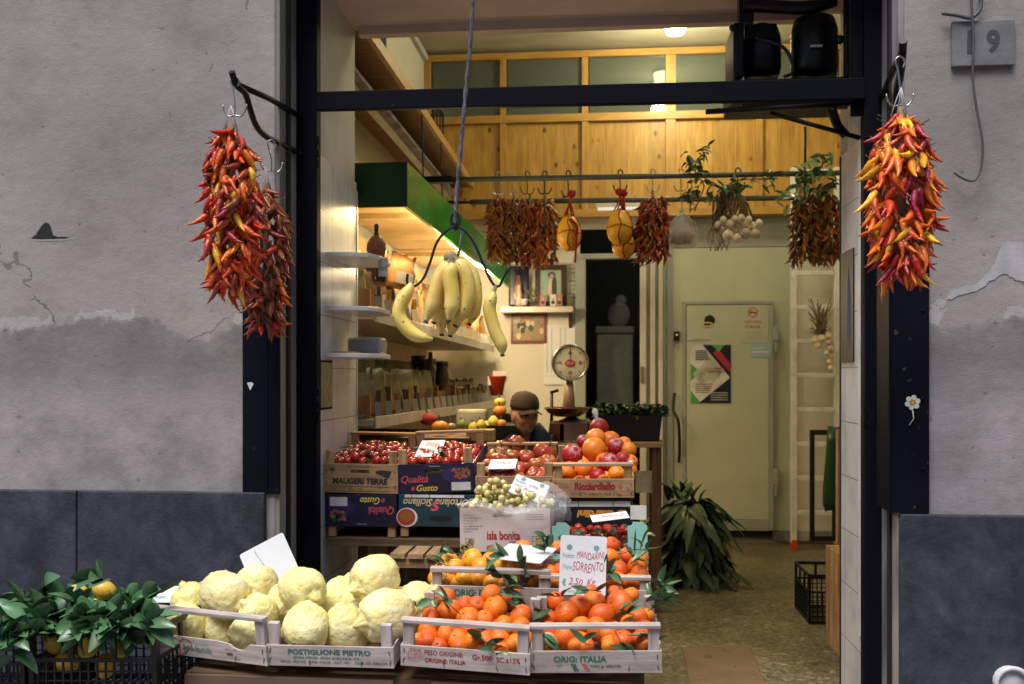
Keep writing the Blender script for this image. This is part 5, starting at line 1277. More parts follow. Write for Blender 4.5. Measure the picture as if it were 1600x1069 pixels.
# hidden lower layers so that the crates are full from any side
for (t_, M, w_), pr, nm, r_, lab, cat in ((cC, MAN, 'm', .036, 'mandarin at the bottom of the red-printed crate', 'mandarin'), (cD, MAN, 'm', .036, 'mandarin at the bottom of the dark-green-printed crate', 'mandarin'), (cE, CLE, 'c', .032, 'clementine at the bottom of its crate', 'clementine'), (cF, MAN, 'm', .036, 'mandarin at the bottom of the rear crate', 'mandarin')):
    for i in range(4):
        for j in range(2): put(pr, M @ Vector((.06+i*(w_-.12)/3, .12+j*.10, .048)), r_, .04 if nm == 'm' else .035, lab, cat, 'fruit at the bottom of the crates')
# leaves among the mandarins
def twig(label, base, dirv, n, L, W, mat, seed, group='leafy mandarin twigs', name='leafy_twig', stem=.10):
    rg = random.Random(seed); t = thing(name, label, 'twig', base, group=group)
    d = Vector(dirv).normalized(); pts = [Vector(base)+d*stem*q+Vector((rg.uniform(-1,1),rg.uniform(-1,1),rg.uniform(-1,1)))*.008*q for q in (0,.35,.7,1)]
    bm = NB(); tube(bm, smoothpts(pts, 3), .0018, 5); obj('stem', bm, 'stem_green', t)
    for i in range(n):
        p = pts[0].lerp(pts[-1], rg.uniform(.15,1)); dd = (d*.5+Vector((rg.uniform(-1,1),rg.uniform(-1,.4),rg.uniform(-.5,.9)))).normalized()
        bm = NB(); leaf(bm, Matrix.Translation(p) @ rotm(dd, rg.uniform(-1.2,1.2)), L*rg.uniform(.7,1.25), W*rg.uniform(.7,1.2), rg.uniform(-.3,.5), 0, .3, 6); obj('leaf', bm, mat if rg.random() > .25 else 'leaf_pale', t, recalc=False)
    return t
TW = [((768,932),(.7,-.3,.35),5),((800,925),(.4,-.4,-.4),4),((790,905),(-.6,-.4,.4),4),((833,940),(.1,-.5,-.6),5),((745,985),(.5,-.5,-.5),3),((760,1003),(.4,-.9,-.1),3),((720,960),(-.4,-.4,.5),3),((700,940),(-.6,-.4,.2),3),
      ((826,905),(-.3,-.5,.7),5),((848,870),(.2,-.3,.8),6),((822,882),(-.7,-.4,.3),4),((782,895),(.5,-.8,-.1),3),((705,885),(-.8,-.3,.3),2),((725,865),(-.7,-.4,.1),3),
      ((985,880),(.4,-.4,.4),4),((965,865),(.6,-.4,.2),4),((1000,905),(.9,-.3,-.1),6),((1010,935),(.8,-.4,.1),6),((1012,955),(.7,-.4,.5),6),((975,905),(-.5,-.6,.4),3),((955,900),(-.4,-.5,.6),4),((940,925),(-.5,-.6,.2),3),
      ((990,960),(-.5,-.7,.3),4),((1005,985),(.5,-.7,-.4),3),((960,985),(.3,-.7,-.5),3),((905,1000),(.4,-.9,.1),2),((935,915),(.3,-.5,.6),3),((850,985),(.1,-.8,-.5),3),((1000,860),(.2,-.3,.8),3),((900,930),(-.5,-.5,.1),3)]
for i, ((x, y), d, n) in enumerate(TW):
    front = y > 918; Y = (3.06+.24*max(0,(1004-y)/75) if front else 3.44+.2*max(0,(908-y)/50))-.045
    twig('leafy green twig tucked among the %s' % ('mandarins of the dark-green-printed crate' if front and x > 832 else 'mandarins of the red-printed crate' if front else 'rear mandarins by the price card' if x > 840 else 'yellow-orange clementines'), P(x, y, Y), d, n, .066, .026, 'leaf_dark', i)
# signs -------------------------------------------------------------------
def signq(label, TL, TR, BL, lines, th_=.0015, mat='card_white', fold=False, name='price_card'):
    TL, TR, BL = map(Vector, (TL, TR, BL)); w_ = (TR-TL).length; h_ = (TL-BL).length; x = (TR-TL)/w_; y = (TL-BL).normalized(); y = (y-x*y.dot(x)).normalized(); z = x.cross(y)
    M = Matrix(((x.x,y.x,z.x,BL.x),(x.y,y.y,z.y,BL.y),(x.z,y.z,z.z,BL.z),(0,0,0,1)))
    t = thing(name, label, 'sign', M=M); bm = NB(); r = min(w_, h_)*.05
    out = []
    for cx, cy, a0 in ((w_-r, h_-r, 0), (r, h_-r, 90), (r, r, 180), (w_-r, r, 270)):
        for k in range(4): a = R(a0+k*30); out.append((cx+r*math.cos(a), cy+r*math.sin(a)))
    f = bm.faces.new([bm.verts.new((a, b, 0)) for a, b in out]); g = bmesh.ops.extrude_face_region(bm, geom=[f])
    for v in g['geom']:
        if isinstance(v, bmesh.types.BMVert): v.co.z -= th_
    obj('card', bm, mat, t, world=False)
    if lines:
        bm = NB(); T = Matrix.Translation((0,0,.0012))
        for (s, a, b, c_, d, mi, bo, shr) in lines:
            if s == '*': 
                for kk in range(5): ring_into(bm, w_*a+.006*math.cos(kk*1.25), h_*b+.006*math.sin(kk*1.25), .002, .0045, T, mi, 8)
            else: text_into(bm, s, (w_*a, h_*b, w_*c_, h_*d), T, mi, bo, shr, wob=1 if mi == 1 else 0)
        obj('writing', bm, ['teal_ink','marker_red','faded_green_ink'], t, recalc=False, world=False)
    return t
YS1 = 3.30
signq('big price card reading MANDARINI SORRENTO 2,50 standing among the mandarins', P(877,836,YS1+.05), P(949,839,YS1+.05), P(873,929,YS1), [
 ('*',.20,.80,0,0,0,0,0),('*',.78,.80,0,0,0,0,0),('Prodotto:',.06,.62,.32,.70,0,-.01,0),('MANDARINI',.36,.61,.95,.73,1,-.008,.25),('Origine:',.06,.42,.28,.51,0,-.01,0),('SORRENTO',.28,.40,.95,.55,1,-.008,.2),('€',.07,.15,.14,.27,0,.03,0),('2,50 .Kg',.20,.13,.78,.28,1,-.006,.3),('Categ.:',.14,.03,.38,.10,2,-.01,0)])
signq('blank white card tilted behind the lemons, its back to the street', P(363,874,3.52), P(431,838,3.56), P(402,935,3.46), [])
bm = NB(); a, b = P(397,857,3.532), P(428,905,3.50); tube(bm, [a+Vector((0,-.004,0)), b+Vector((0,-.004,0))], .0025, 5); 
tag(obj('card_clip', bm, 'white_print'), 'thin white clip strip on the back of the tilted blank card', 'clip')
signq('white card with red writing half hidden behind the far left lemons', P(232,918,3.42), P(305,917,3.42), P(233,952,3.36), [('Prodotto:',.05,.45,.28,.6,0,0,0),('LIMONI',.48,.35,1.0,.78,1,0,.2),('*',.16,.78,0,0,0,0,0)])
signq('white card lying over the clementines', P(727,849,3.48), P(766,851,3.62), P(770,861,3.40), []) if 0 else None
signq('tilted white card lying on the clementines', P(726,848,3.62), P(800,856,3.58), P(765,872,3.42), [])
# black plastic crates with lemons and leaves, lower left -------------------------
Yb = 2.92
a = P(46,985,Yb); b = P(246,985,Yb)
M, w_ = frame_m(Vector((a.x, a.y, a.z-.27)), Vector((b.x, b.y, b.z-.27)), 0)
lattice_crate('plastic_crate', 'black plastic crate of leafy lemons beside the heart-print crate', 'crate', w_, .38, .27, M, 'black plastic crates in front')
a = P(-150,995,Yb+.03); b = P(40,995,Yb+.03)
M, w2_ = frame_m(Vector((a.x, a.y, a.z-.25)), Vector((b.x, b.y, b.z-.25)), 0)
lattice_crate('plastic_crate', 'black plastic crate cut off by the left edge, lemon leaves spilling over it', 'crate', w2_, .38, .25, M, 'black plastic crates in front')
SL = [proto('small_lemon', (lambda bm: (lathe(bm, [(math.sin(math.pi*(i+.1)/14.2)*.030*(1-.0), -math.cos(math.pi*(i+.1)/14.2)*.040) for i in range(15)], 18), bm)[1])(NB()), ['small_lemon_skin'])]
for (x, y, r, lb) in ((123,925,13,'yellow lemon peeping from leaves, upper left'),(163,922,16,'yellow lemon under the tall upright leaves'),(55,965,17,'yellow lemon at the left among leaves'),(35,985,16,'yellow lemon low at the left edge of the crates'),(85,1005,16,'yellow lemon behind the crate lattice at left'),(140,1010,17,'yellow lemon behind the crate lattice in the middle'),(150,945,15,'yellow lemon deep in the leaves'),(190,1012,16,'yellow lemon behind the crate lattice at right'),(105,1035,17,'yellow lemon low behind the lattice'),(165,1040,17,'yellow lemon lowest behind the lattice')):
    Y = Yb+.24 if y < 960 else Yb+.07
    put(SL, P(x, y, Y), S(x, Y, r), .033, lb, 'lemon', 'small lemons in the black crates')
rg = random.Random(5)
spots = [(rg.uniform(-20, 232), rg.uniform(0,1)) for _ in range(74)]
LBS = ('low at the front of','in the middle of','on top of')
for i, (x, q) in enumerate(spots):
    top = 928+12*math.sin(x*.045+1)**2+(12 if x < 30 else 0)+(12 if x > 205 else 0); y = top+(975-top)*q**.9; Y = Yb+.33-.30*q
    twig('dark leafy lemon sprig %s the %s black crate' % (LBS[0 if q > .66 else 1 if q > .33 else 2], 'cut-off left' if x < 45 else 'whole'), P(x, y, Y), (rg.uniform(-.9,.9), rg.uniform(-.8,-.1), rg.uniform(-.35,.25)), 6, .085, .062, 'leaf_dark', 100+i, 'lemon sprigs in the black crates', 'lemon_sprig', .07)
for i, (x, y, d) in enumerate(((30,985,(-.2,-.8,-.6)),(25,1000,(.2,-.7,-.8)),(10,975,(-.5,-.8,-.2)),(60,925,(.6,-.4,.3)),(150,915,(.5,-.4,.5)),(215,935,(.8,-.3,.1)))):
    twig('leafy lemon sprig sticking out at the edge of the black crates', P(x, y, Yb-.0 if y > 950 else Yb+.15), d, 4, .085, .06, 'leaf_dark', 300+i, 'lemon sprigs in the black crates', 'lemon_sprig', .06)
# the tables under the crates ---------------------------------------------------
t = thing('display_stand', 'stepped stand of dark boards under the fruit crates', 'stand', (0, 3.3, -.12))
zt_ = P(700,1046,3.0).z-.035
bm = NB(); x0, x1 = X(282,3.0), X(1005,3.0); box(bm, x0, x1, 3.04, 3.36, zt_-.035, zt_-.012); obj('lower_top', bm, 'old_wood_along', t)
bm = NB(); box(bm, x0+.005, X(612,3.0), 3.02, 3.038, -.10, zt_-.014); obj('front_panel', bm, 'brown_carton', t)
bm = NB(); box(bm, X(672,3.0), x1, 3.02, 3.038, -.10, zt_-.014); obj('front_panel', bm, 'brown_carton', t, label='smooth brown front board under the mandarins')
z2 = P(760,950,3.4).z-.012
bm = NB(); box(bm, X(665,3.4), X(1015,3.4), 3.37, 3.70, z2-.025, z2-.004); obj('middle_top', bm, 'old_wood_along', t)
z3 = P(800,868,3.74).z-.01
bm = NB(); box(bm, X(712,3.72), X(1012,3.72), 3.705, 4.06, z3-.03, z3-.004); obj('upper_top', bm, 'old_wood_along', t)
for x_, y_, zz in ((x0+.05,3.32,zt_-.036),(x1-.05,3.32,zt_-.036),(X(680,3.4),3.66,z2-.026),(X(1000,3.4),3.66,z2-.026),(X(725,3.72),4.0,z3-.031),(X(998,3.72),4.0,z3-.031),(0,3.2,zt_-.036)):
    bm = NB(); box(bm, x_-.025, x_+.025, y_-.025, y_+.025, -.12 if y_ < 3.9 else .001, zz); obj('leg', bm, 'old_wood_up', t)
# trestle table inside ----------------------------------------------------------
t = thing('trestle_table', 'dark wooden trestle table carrying the tomato and orange crates', 'table', (-.3, 4.4, 0)); zT = P(560,839,4.13).z
bm = NB(); box(bm, XL+.02, X(1000,4.15), 4.1, 4.72, zT-.034, zT-.003); obj('table_top', bm, 'old_wood_along', t)
for x_ in (X(590,4.2), X(770,4.2), X(980,4.2)):
    for y_ in (4.18, 4.62):
        bm = NB(); hexa(bm, [(x_-.05,y_-.02,.001),(x_+.03,y_-.02,.001),(x_+.03,y_+.02,.001),(x_-.05,y_+.02,.001),(x_-.035,y_-.02,zT-.036),(x_+.045,y_-.02,zT-.036),(x_+.045,y_+.02,zT-.036),(x_-.035,y_+.02,zT-.036)]); obj('leg', bm, 'amber_wood_up' if y_ < 4.3 and x_ < 0 else 'old_wood_up', t)
t = thing('slatted_stool', 'low slatted wooden stand between lemons and clementines', 'stool', P(655,1000,3.8)); q = P(612,866,3.9)
for i in range(3):
    a = X(612+i*28, 3.9); bm = NB(); box(bm, a, a+.062, 3.86, 4.06, q.z-.01, q.z+.008); obj('slat', bm, 'amber_wood_deep', t)
bm = NB(); box(bm, X(610,3.9), X(700,3.9), 3.875, 3.90, q.z-.05, q.z-.011); obj('rail', bm, 'amber_wood_along', t)
for i in (612, 692):
    bm = NB(); a = X(i,3.9); box(bm, a, a+.03, 3.902, 3.93, -.11 if 3.9 < 3.9 else .001, q.z-.012); obj('leg', bm, 'old_wood_up', t)
# ================================================================ TOMATO, ORANGE, GRAPE AND STRAWBERRY BOXES
def carton(label, BL, BR, h, depth, mat, prints, inks, slot=None, open_top=True, inside='white_carton', name='carton', posts=None, pitch=0, wallmat=None):
    M, w_ = frame_m(BL, BR, pitch); t = thing(name, label, 'box', M=M); kw = dict(world=False); th = .004
    bm = NB()
    if slot:
        a, b, c_, d = slot; a, c_ = a*w_, c_*w_; b, d = b*h, d*h
        box(bm, 0, w_, 0, th, 0, b); box(bm, 0, w_, 0, th, d, h); box(bm, 0, a, 0, th, b, d); box(bm, c_, w_, 0, th, b, d)
    else: box(bm, 0, w_, 0, th, 0, h)
    fb = obj('front_side', bm, mat, t, **kw)
    bm = NB(); prints(bm, Matrix.Translation((0,-.0012,0)) @ FRONT, w_, h); obj('print', bm, inks, fb, recalc=False, **kw)
    wm = wallmat or mat
    bm = NB(); box(bm, 0, w_, depth-th, depth, 0, h); obj('back_side', bm, wm, t, **kw)
    for x in (0, w_-th): bm = NB(); box(bm, x+.0004, x+th-.0004, th+.0004, depth-th-.0004, .001, h-.001); obj('end_side', bm, wm, t, **kw)
    bm = NB(); box(bm, th, w_-th, th, depth-th, .001, .004); obj('bottom', bm, wm, t, **kw)
    return t, M, w_
YC4 = 4.13
def qg(flip):
    def f(bm, M, w_, h):
        FX = (lambda r: (w_-r[2], h-r[3], w_-r[0], h-r[1])) if flip else (lambda r: r)
        T = lambda s, r, mi, bo=.02, sh=.3: text_into(bm, s, FX((r[0]*w_, r[1]*h, r[2]*w_, r[3]*h)), Matrix.Translation((0,-.0006,0)) @ M, mi, bo, sh, flip=flip)
        T('Qualità', (.04,.33,.40,.62), 0); T('e', (.17,.10,.22,.24), 0); T('Gusto', (.24,.08,.52,.30), 1)
        r = FX((.56*w_,.0,w_,h)); 
        blob_into(bm, *( (r[0]+r[2])/2, h*.6), .19*w_, .28*h, M, 5, .0, 18)
        c = FX((.72*w_,.45*h,.95*w_,.85*h)); cx, cy = (c[0]+c[2])/2, (c[1]+c[3])/2
        for k in range(34): blob_into(bm, cx+random.uniform(-.11,.11)*w_, cy+random.uniform(-.16,.16)*h, .017*w_, .042*h, Matrix.Translation((0,-.0008-.00003*k,0)) @ M, random.choice((3,0,3,4)), 0, 9)
        c = FX((.70*w_,.08*h,.95*w_,.36*h)); rect_into(bm, c, Matrix.Translation((0,-.0008,0)) @ M, 2)
        T('PRODOTTO IN ITALIA', (.42,.90,.56,.94), 2, 0, 0)
    return f
INK = ['pink_print','yellow_print','white_print','fruit_print','leaf_dark','purple_print']
hb4 = S(560,YC4,46)
def hole_dark(t, M, w_, h, slot): pass
# MAUGERI crate
BL, BR = P(507,769,YC4), P(622,772,YC4)
def prM(bm, M, w_, h):
    text_into(bm, 'MAUGERI TERRE', (w_*.11, h*.30, w_*.86, h*.52), M, 0, .05, .1)
    text_into(bm, 'PRODUZIONE ITALIANA - SICILIA', (w_*.30, h*.90, w_*.64, h*.95), M, 0, .0)
    ring_into(bm, w_*.115, h*.80, .012, .0135, M, 0, 16); text_into(bm, 'M', (w_*.095, h*.75, w_*.135, h*.85), M, 0, .02)
    f = bm.faces.new([bm.verts.new(M @ Vector((w_*x, h*y, 0))) for x, y in ((.70,.77),(.78,.80),(.92,.78),(.89,.62),(.87,.52),(.80,.60),(.70,.70))]); f.material_index = 0
    text_into(bm, 'TARA   CATEGORIA   VARIETA   CALIBRO', (w_*.10, h*.10, w_*.52, h*.17), M, 0); 
    for a, b in ((.05,.55),(.56,.68),(.69,.88)): 
        for zz in (.06, .22): rect_into(bm, (w_*a, h*zz, w_*b, h*(zz+.015)), M, 0)
w4 = (BR-BL).length
crate('pale wooden crate of cherry tomatoes with a big black name, beside the tiled wall', BL, BR, hb4, S(560,YC4,66), .46, 6, 'amber_', front_rail=False, slot=(w4*.36, hb4*.68, w4*.62, hb4*.80), inks=['dark_ink'], prints=prM)
BLq, BRq = P(623,772,YC4), P(742,769,YC4)
wq = (BRq-BLq).length
crate('navy printed crate of cherry tomatoes, right side up', BLq, BRq, hb4, S(680,YC4,69), .46, 6, 'amber_', front_rail=False, back_rail=True, face='navy_print', side='purple_print', inks=INK, prints=qg(False), slot=(wq*.36, hb4*.66, wq*.62, hb4*.80))
h5 = S(560,YC4,50)
a, b = P(510,824,YC4-.0), P(620,824,YC4)
BLi, BRi = Vector((a.x,YC4,P(560,823,YC4).z)), Vector((b.x,YC4,P(560,823,YC4).z))
crate('navy printed crate turned upside down under the name-printed tomato crate', BLi, BRi, h5, h5+S(560,YC4,16), .46, 0, 'amber_', front_rail=False, back_rail=False, face='navy_print', inks=INK, prints=qg(True), flipped=True)
def prO(bm, M, w_, h):
    text_into(bm, 'Ortolano Siciliano', (w_*.06, h*.62, w_*.92, h*.86), M, 0, .02, .3, flip=True)
    text_into(bm, 'S', (w_*.42, h*.48, w_*.56, h*.80), Matrix.Translation((0,-.0006,0)) @ M, 1, .04, .3, flip=True)
    for a, b in ((.08,.17),(.18,.40),(.41,.70),(.71,.86)): rect_into(bm, (w_*a, h*.90, w_*b, h*.985), M, 2)
    blob_into(bm, w_*.11, h*.28, w_*.14, h*.30, M, 2, 0, 18); blob_into(bm, w_*.10, h*.28, w_*.12, h*.26, Matrix.Translation((0,-.0004,0)) @ M, 3, 0, 18); blob_into(bm, w_*.10, h*.30, w_*.085, h*.18, Matrix.Translation((0,-.0008,0)) @ M, 4, 0, 16)
    blob_into(bm, w_*.55, h*.26, w_*.16, h*.08, Matrix.Translation((0,-.0004,0)) @ M, 5, 0, 18)
a, b = P(623,826,YC4), P(742,826,YC4); zz = P(680,823,YC4).z
crate('dark teal printed crate turned upside down under the navy tomato crate', Vector((a.x,YC4,zz)), Vector((b.x,YC4,zz)), h5, h5+S(560,YC4,16), .46, 0, 'amber_', front_rail=False, back_rail=False, face='teal_print', inks=['cream_print','pink_print','white_print','red_ink','fruit_print','black_print'], prints=prO, flipped=True)
# beef tomato crate and orange crate (tilted to the street)
BLt, BRt = P(743,768,YC4), P(866,768,YC4)
def prT(bm, M, w_, h): text_into(bm, 'POMODORO ITALIA', (w_*.1, h*.45, w_*.6, h*.75), M, 0, .01)
cT = crate('pale wooden crate of big ribbed tomatoes in front of the seller', BLt, BRt, S(800,YC4,24), S(800,YC4,44), .44, 7, 'amber_', front_rail=False, inks=['faded_red_ink'], prints=prT)
BLo, BRo = P(864,778,YC4-.02), P(991,778,YC4-.02)
def prR(bm, M, w_, h):
    text_into(bm, 'Ricciardiello', (w_*.27, h*.42, w_*.77, h*.84), M, 0, .05); text_into(bm, 'ORTOFRUTTA - SORRENTO - ITALIA', (w_*.22, h*.14, w_*.72, h*.28), M, 1, .0)
    text_into(bm, 'Ditta', (w_*.06, h*.58, w_*.20, h*.84), M, 2, .01); text_into(bm, 'TARA', (w_*.78, h*.1, w_*.85, h*.24), M, 0, .02)
    blob_into(bm, w_*.83, h*.62, .008, .012, M, 2, 0, 9, .2); blob_into(bm, w_*.92, h*.52, .006, .008, M, 2, 0, 9, .2)
cO = crate('pale wooden crate of oranges with a red name print', BLo, BRo, S(920,YC4,30), S(920,YC4,50), .42, 9, 'amber_', front_rail=True, back_rail=False, inks=['red_ink','dark_ink','faded_red_ink'], prints=prR)
# dark carton under the orange crate
a, b = P(868,824,YC4), P(988,824,YC4)
def prZ(bm, M, w_, h):
    text_into(bm, 'Li Giardini', (w_*.28, h*.34, w_*.92, h*.62), M, 0, .05, .2, flip=True); 
    for q in ((.05,.30),(.31,.75),(.76,.98)): rect_into(bm, (w_*q[0], h*.74, w_*q[1], h*.93), M, 1)
carton('dark printed carton under the orange crate', a, b, P(920,781,YC4).z-a.z, .4, 'black_print', prZ, ['orange_print','white_print'])
# lid-level support so the tilted crates stand on something
t = thing('riser_board', 'dark board raising the big-tomato crate', 'board', P(800,800,4.2)); bm = NB(); box(bm, X(752,YC4), X(862,YC4), YC4+.01, YC4+.42, zT, P(800,772,YC4).z); obj('board', bm, 'old_wood_along', t)
# tomatoes
def tomp(k, r=.0205, ribs=0, mat='cherry_tomato_skin'):
    rg = random.Random(k+70); bm = NB(); ph = rg.random()*6
    def fn(v, a):
        rr = math.hypot(v.x, v.y); kk = 1
        if ribs: kk = 1+.06*math.cos(a*ribs+ph)*min(1, rr*1.5)+.05*math.cos(a*2+ph)
        z = v.z*(.72 if ribs else .95)-(.10*math.exp(-(rr/.25)**2) if v.z > 0 else 0)
        return Vector((v.x*kk, v.y*kk, z))*r
    n = 30 if ribs else 14; k_ = 14 if ribs else 9
    lathe(bm, [(math.sin(math.pi*(i+.1)/(k_+.2)), -math.cos(math.pi*(i+.1)/(k_+.2))) for i in range(k_+1)], n, None, 0, fn)
    zt2 = r*(.60 if ribs else .86)
    for i in range(5):
        a = i*1.256; leaf(bm, Matrix.Translation((0,0,zt2+.001)) @ Matrix.Rotation(a,4,'Z'), r*(.7 if ribs else .55), r*.2, .05 if ribs else .1, 1, .1, 3)
    tube(bm, [(0,0,zt2),(r*.1,0,zt2+r*.3),(r*.25,0,zt2+r*.5)], r*.06, 5, 1)
    return proto('tomato' if ribs else 'cherry_tomato', bm, [mat, 'stem_green'])
CT = [tomp(k) for k in range(3)]; BT = [tomp(k, .05, rb, 'beef_tomato_skin') for k, rb in enumerate((7, 9, 5))]
def heap(Mc, w_, depth, n, r, z0, z1, protos, r0, name_label, cat, group, margin=.02, seed=1, e=None):
    """poisson-ish heap of round fruit filling a crate, top surface rising to the back and middle"""
    rg = random.Random(seed); pts = []
    tries = 0
    while len(pts) < n and tries < n*160:
        tries += 1
        x = rg.uniform(margin, w_-margin); y = rg.uniform(margin, depth-margin); s = (1-abs(2*x/w_-1)**3)*(.55+.45*math.sin(math.pi*min(1, y/depth*1.05)))
        z = z0+(z1-z0)*s+rg.uniform(-.010,.006)
        if all((x-a)**2+(y-b)**2+(z-c)**2 > (r*1.72)**2 for a, b, c in pts): pts.append((x, y, z))
    for p in pts: put(protos, Mc @ Vector(p), r*rg.uniform(.86,1.1), r0, name_label, cat, group, e)
    return pts
M_m, _ = frame_m(BL, BR, 6); p1 = heap(M_m, w4, .46, 100, .0205, hb4*.85, hb4*1.25, CT, .0205, 'small shiny cherry tomato in the name-printed wooden crate', 'tomato', 'cherry tomatoes in the crates', seed=2)
M_q, _ = frame_m(BLq, BRq, 6); p2 = heap(M_q, wq, .46, 100, .0205, hb4*.80, hb4*1.2, CT, .0205, 'small shiny cherry tomato in the navy printed crate', 'tomato', 'cherry tomatoes in the crates', seed=3)
for (Mc, w_, nm) in ((M_m, w4, 'name-printed'), (M_q, wq, 'navy printed')):
    bm = NB(); box(bm, .01, w_-.01, .01, .45, .006, hb4*.62); o = obj('paper_liner', bm, 'dark_wood_liner' if 0 else 'old_wood_along', None, world=False); o.matrix_world = Mc; tag(o, 'dark paper liner under the tomatoes of the %s crate' % nm, 'liner')
    rg = random.Random(9)
    for i in range(7):
        p = Mc @ Vector((rg.uniform(.06,w_-.06), rg.uniform(.06,.4), hb4*1.25)); d = Vector((rg.uniform(-1,1), rg.uniform(-1,1), rg.uniform(-.1,.25))).normalized()
        bm = NB(); tube(bm, smoothpts([p-d*.06, p+Vector((0,0,.008)), p+d*.06], 4), .0022, 5)
        for k in range(5): 
            q = p+d*(k-2)*.022; tube(bm, [q, q+Vector((rg.uniform(-.014,.014), rg.uniform(-.014,.014), -.012))], .0016, 4)
        tag(obj('tomato_vine', bm, 'stem_green'), 'green vine stalk lying over the cherry tomatoes of the %s crate' % nm, 'stalk', 'tomato vine stalks')
BT_L = [(774,714,15,4.45),(800,712,13,4.40),(785,703,17,4.55),(809,700,15,4.58),(822,714,14,4.42),(851,709,20,4.50),(840,729,16,4.33),(858,722,14,4.38),(765,739,12,4.20),(799,745,17,4.22),(833,746,13,4.20),(846,744,12,4.22),(781,722,17,4.38),(815,733,14,4.30),(764,726,12,4.3),(850,738,12,4.25),(776,745,12,4.2)]
for i, (x, y, r, Y) in enumerate(BT_L):
    o = put(BT, P(x, y, Y), S(x, Y, r)*1.03, .05, 'big ribbed reddish tomato in the crate before the seller', 'tomato', 'big ribbed tomatoes', (random.uniform(-40,10), random.uniform(-30,30), random.uniform(0,360)))
# green-shouldered top tomato with its calyx to the viewer
put(BT[1:2], P(808,695,4.56), S(808,4.56,15), .05, 'topmost ribbed tomato with a green calyx facing the street', 'tomato', 'big ribbed tomatoes', (72, 0, 20))
heap(frame_m(BLt, BRt, 7)[0], (BRt-BLt).length, .44, 14, .045, .035, .05, BT, .05, 'ribbed tomato at the bottom of the big-tomato crate', 'tomato', 'big ribbed tomatoes', .05, 4)
# oranges, some wrapped in printed red nets
OL = [(931,685,16,4.42),(954,688,15,4.55),(928,702,19,4.36),(957,706,12,4.5),(982,703,13,4.45),(886,738,12,4.2),(912,733,15,4.22),(963,740,13,4.2),(905,712,10,4.5),(985,722,12,4.35),(985,735,11,4.25),(975,694,12,4.5),(945,722,15,4.3),(893,725,12,4.35),(982,746,10,4.2)]
for (x, y, r, Y) in OL: put(ORA, P(x, y, Y), S(x, Y, r), .045, 'bare orange in the red-printed orange crate', 'orange', 'oranges in the red-printed crate')
heap(frame_m(BLo, BRo, 9)[0], (BRo-BLo).length, .42, 12, .045, .035, .05, ORA, .045, 'orange at the bottom of its crate', 'orange', 'oranges in the red-printed crate', .05, 6)
def wrapped(label, px, py, r, Y, updir=(0,-.3,1), tuft=1.3):
    c = P(px, py, Y); rr = S(px, Y, r); d = Vector(updir).normalized(); Rm = d.to_track_quat('Z','Y').to_matrix().to_4x4()
    t = thing('wrapped_orange', label, 'orange', M=Matrix.Translation(c) @ Rm, group='oranges wrapped in red printed paper')
    bm = NB(); ball(bm, (0,0,0), rr, 16, 0, (1,1,.95), lambda v, a: Vector((v.x*(1+.05*math.sin(a*9+v.z*6)), v.y*(1+.05*math.sin(a*9+v.z*6)), v.z))); obj('wrapper', bm, 'net_red', t, world=False)
    bm = NB()
    for k in range(14):
        a = k*.449; z0 = .5; 
        vs = [bm.verts.new((rr*1.04*math.cos(a+o_)*math.sin(th), rr*1.04*math.sin(a+o_)*math.sin(th), rr*.99*math.cos(th)+.002)) for o_, th in ((-.13,.25),(.13,.25),(.0,.85+.25*(k%2)))]; bm.faces.new(vs)
    if tuft:
        lathe(bm, [(rr*.3,rr*.88),(rr*.14,rr*1.1),(rr*.32,rr*(1.1+.35*tuft)),(rr*.1,rr*(1.1+.5*tuft))], 9, None, 0, lambda v, a: v*(1+.12*math.sin(a*3)))
    obj('paper_frill', bm, 'net_white', t, world=False)
    bm = NB(); text_into(bm, 'ARANCE', (-rr*.5,-rr*.15,rr*.5,rr*.12), Matrix.Translation((0,-rr*1.02,-.1*rr)) @ FRONT, 0, .02, .2)
    obj('print', bm, 'white_print', t, world=False, recalc=False)
wrapped('orange in red printed paper with a white twisted tuft, topmost of the crate', 936, 668, 15, 4.62, (-.25,-.1,1), 1.6)
wrapped('orange in red paper with a silver star, left side of the orange crate', 894, 711, 17, 4.36, (.35,-.75,.6), 0)
wrapped('orange in red paper with a white star, upper right of the orange crate', 963, 698, 14, 4.46, (0,-.8,.7), 0)
wrapped('orange in red paper lying low behind the front rail', 934, 746, 14, 4.20, (.5,-.6,-.3), 0)
wrapped('orange in red paper with a star, centre of the orange crate front', 951, 724, 17, 4.24, (.4,-.8,.5), 0)
wrapped('orange in red paper at the right side of the orange crate', 973, 718, 13, 4.34, (.6,-.4,-.2), .6)
wrapped('small wrapped orange behind the left oranges', 912, 690, 11, 4.56, (0,-.6,.7), 0)
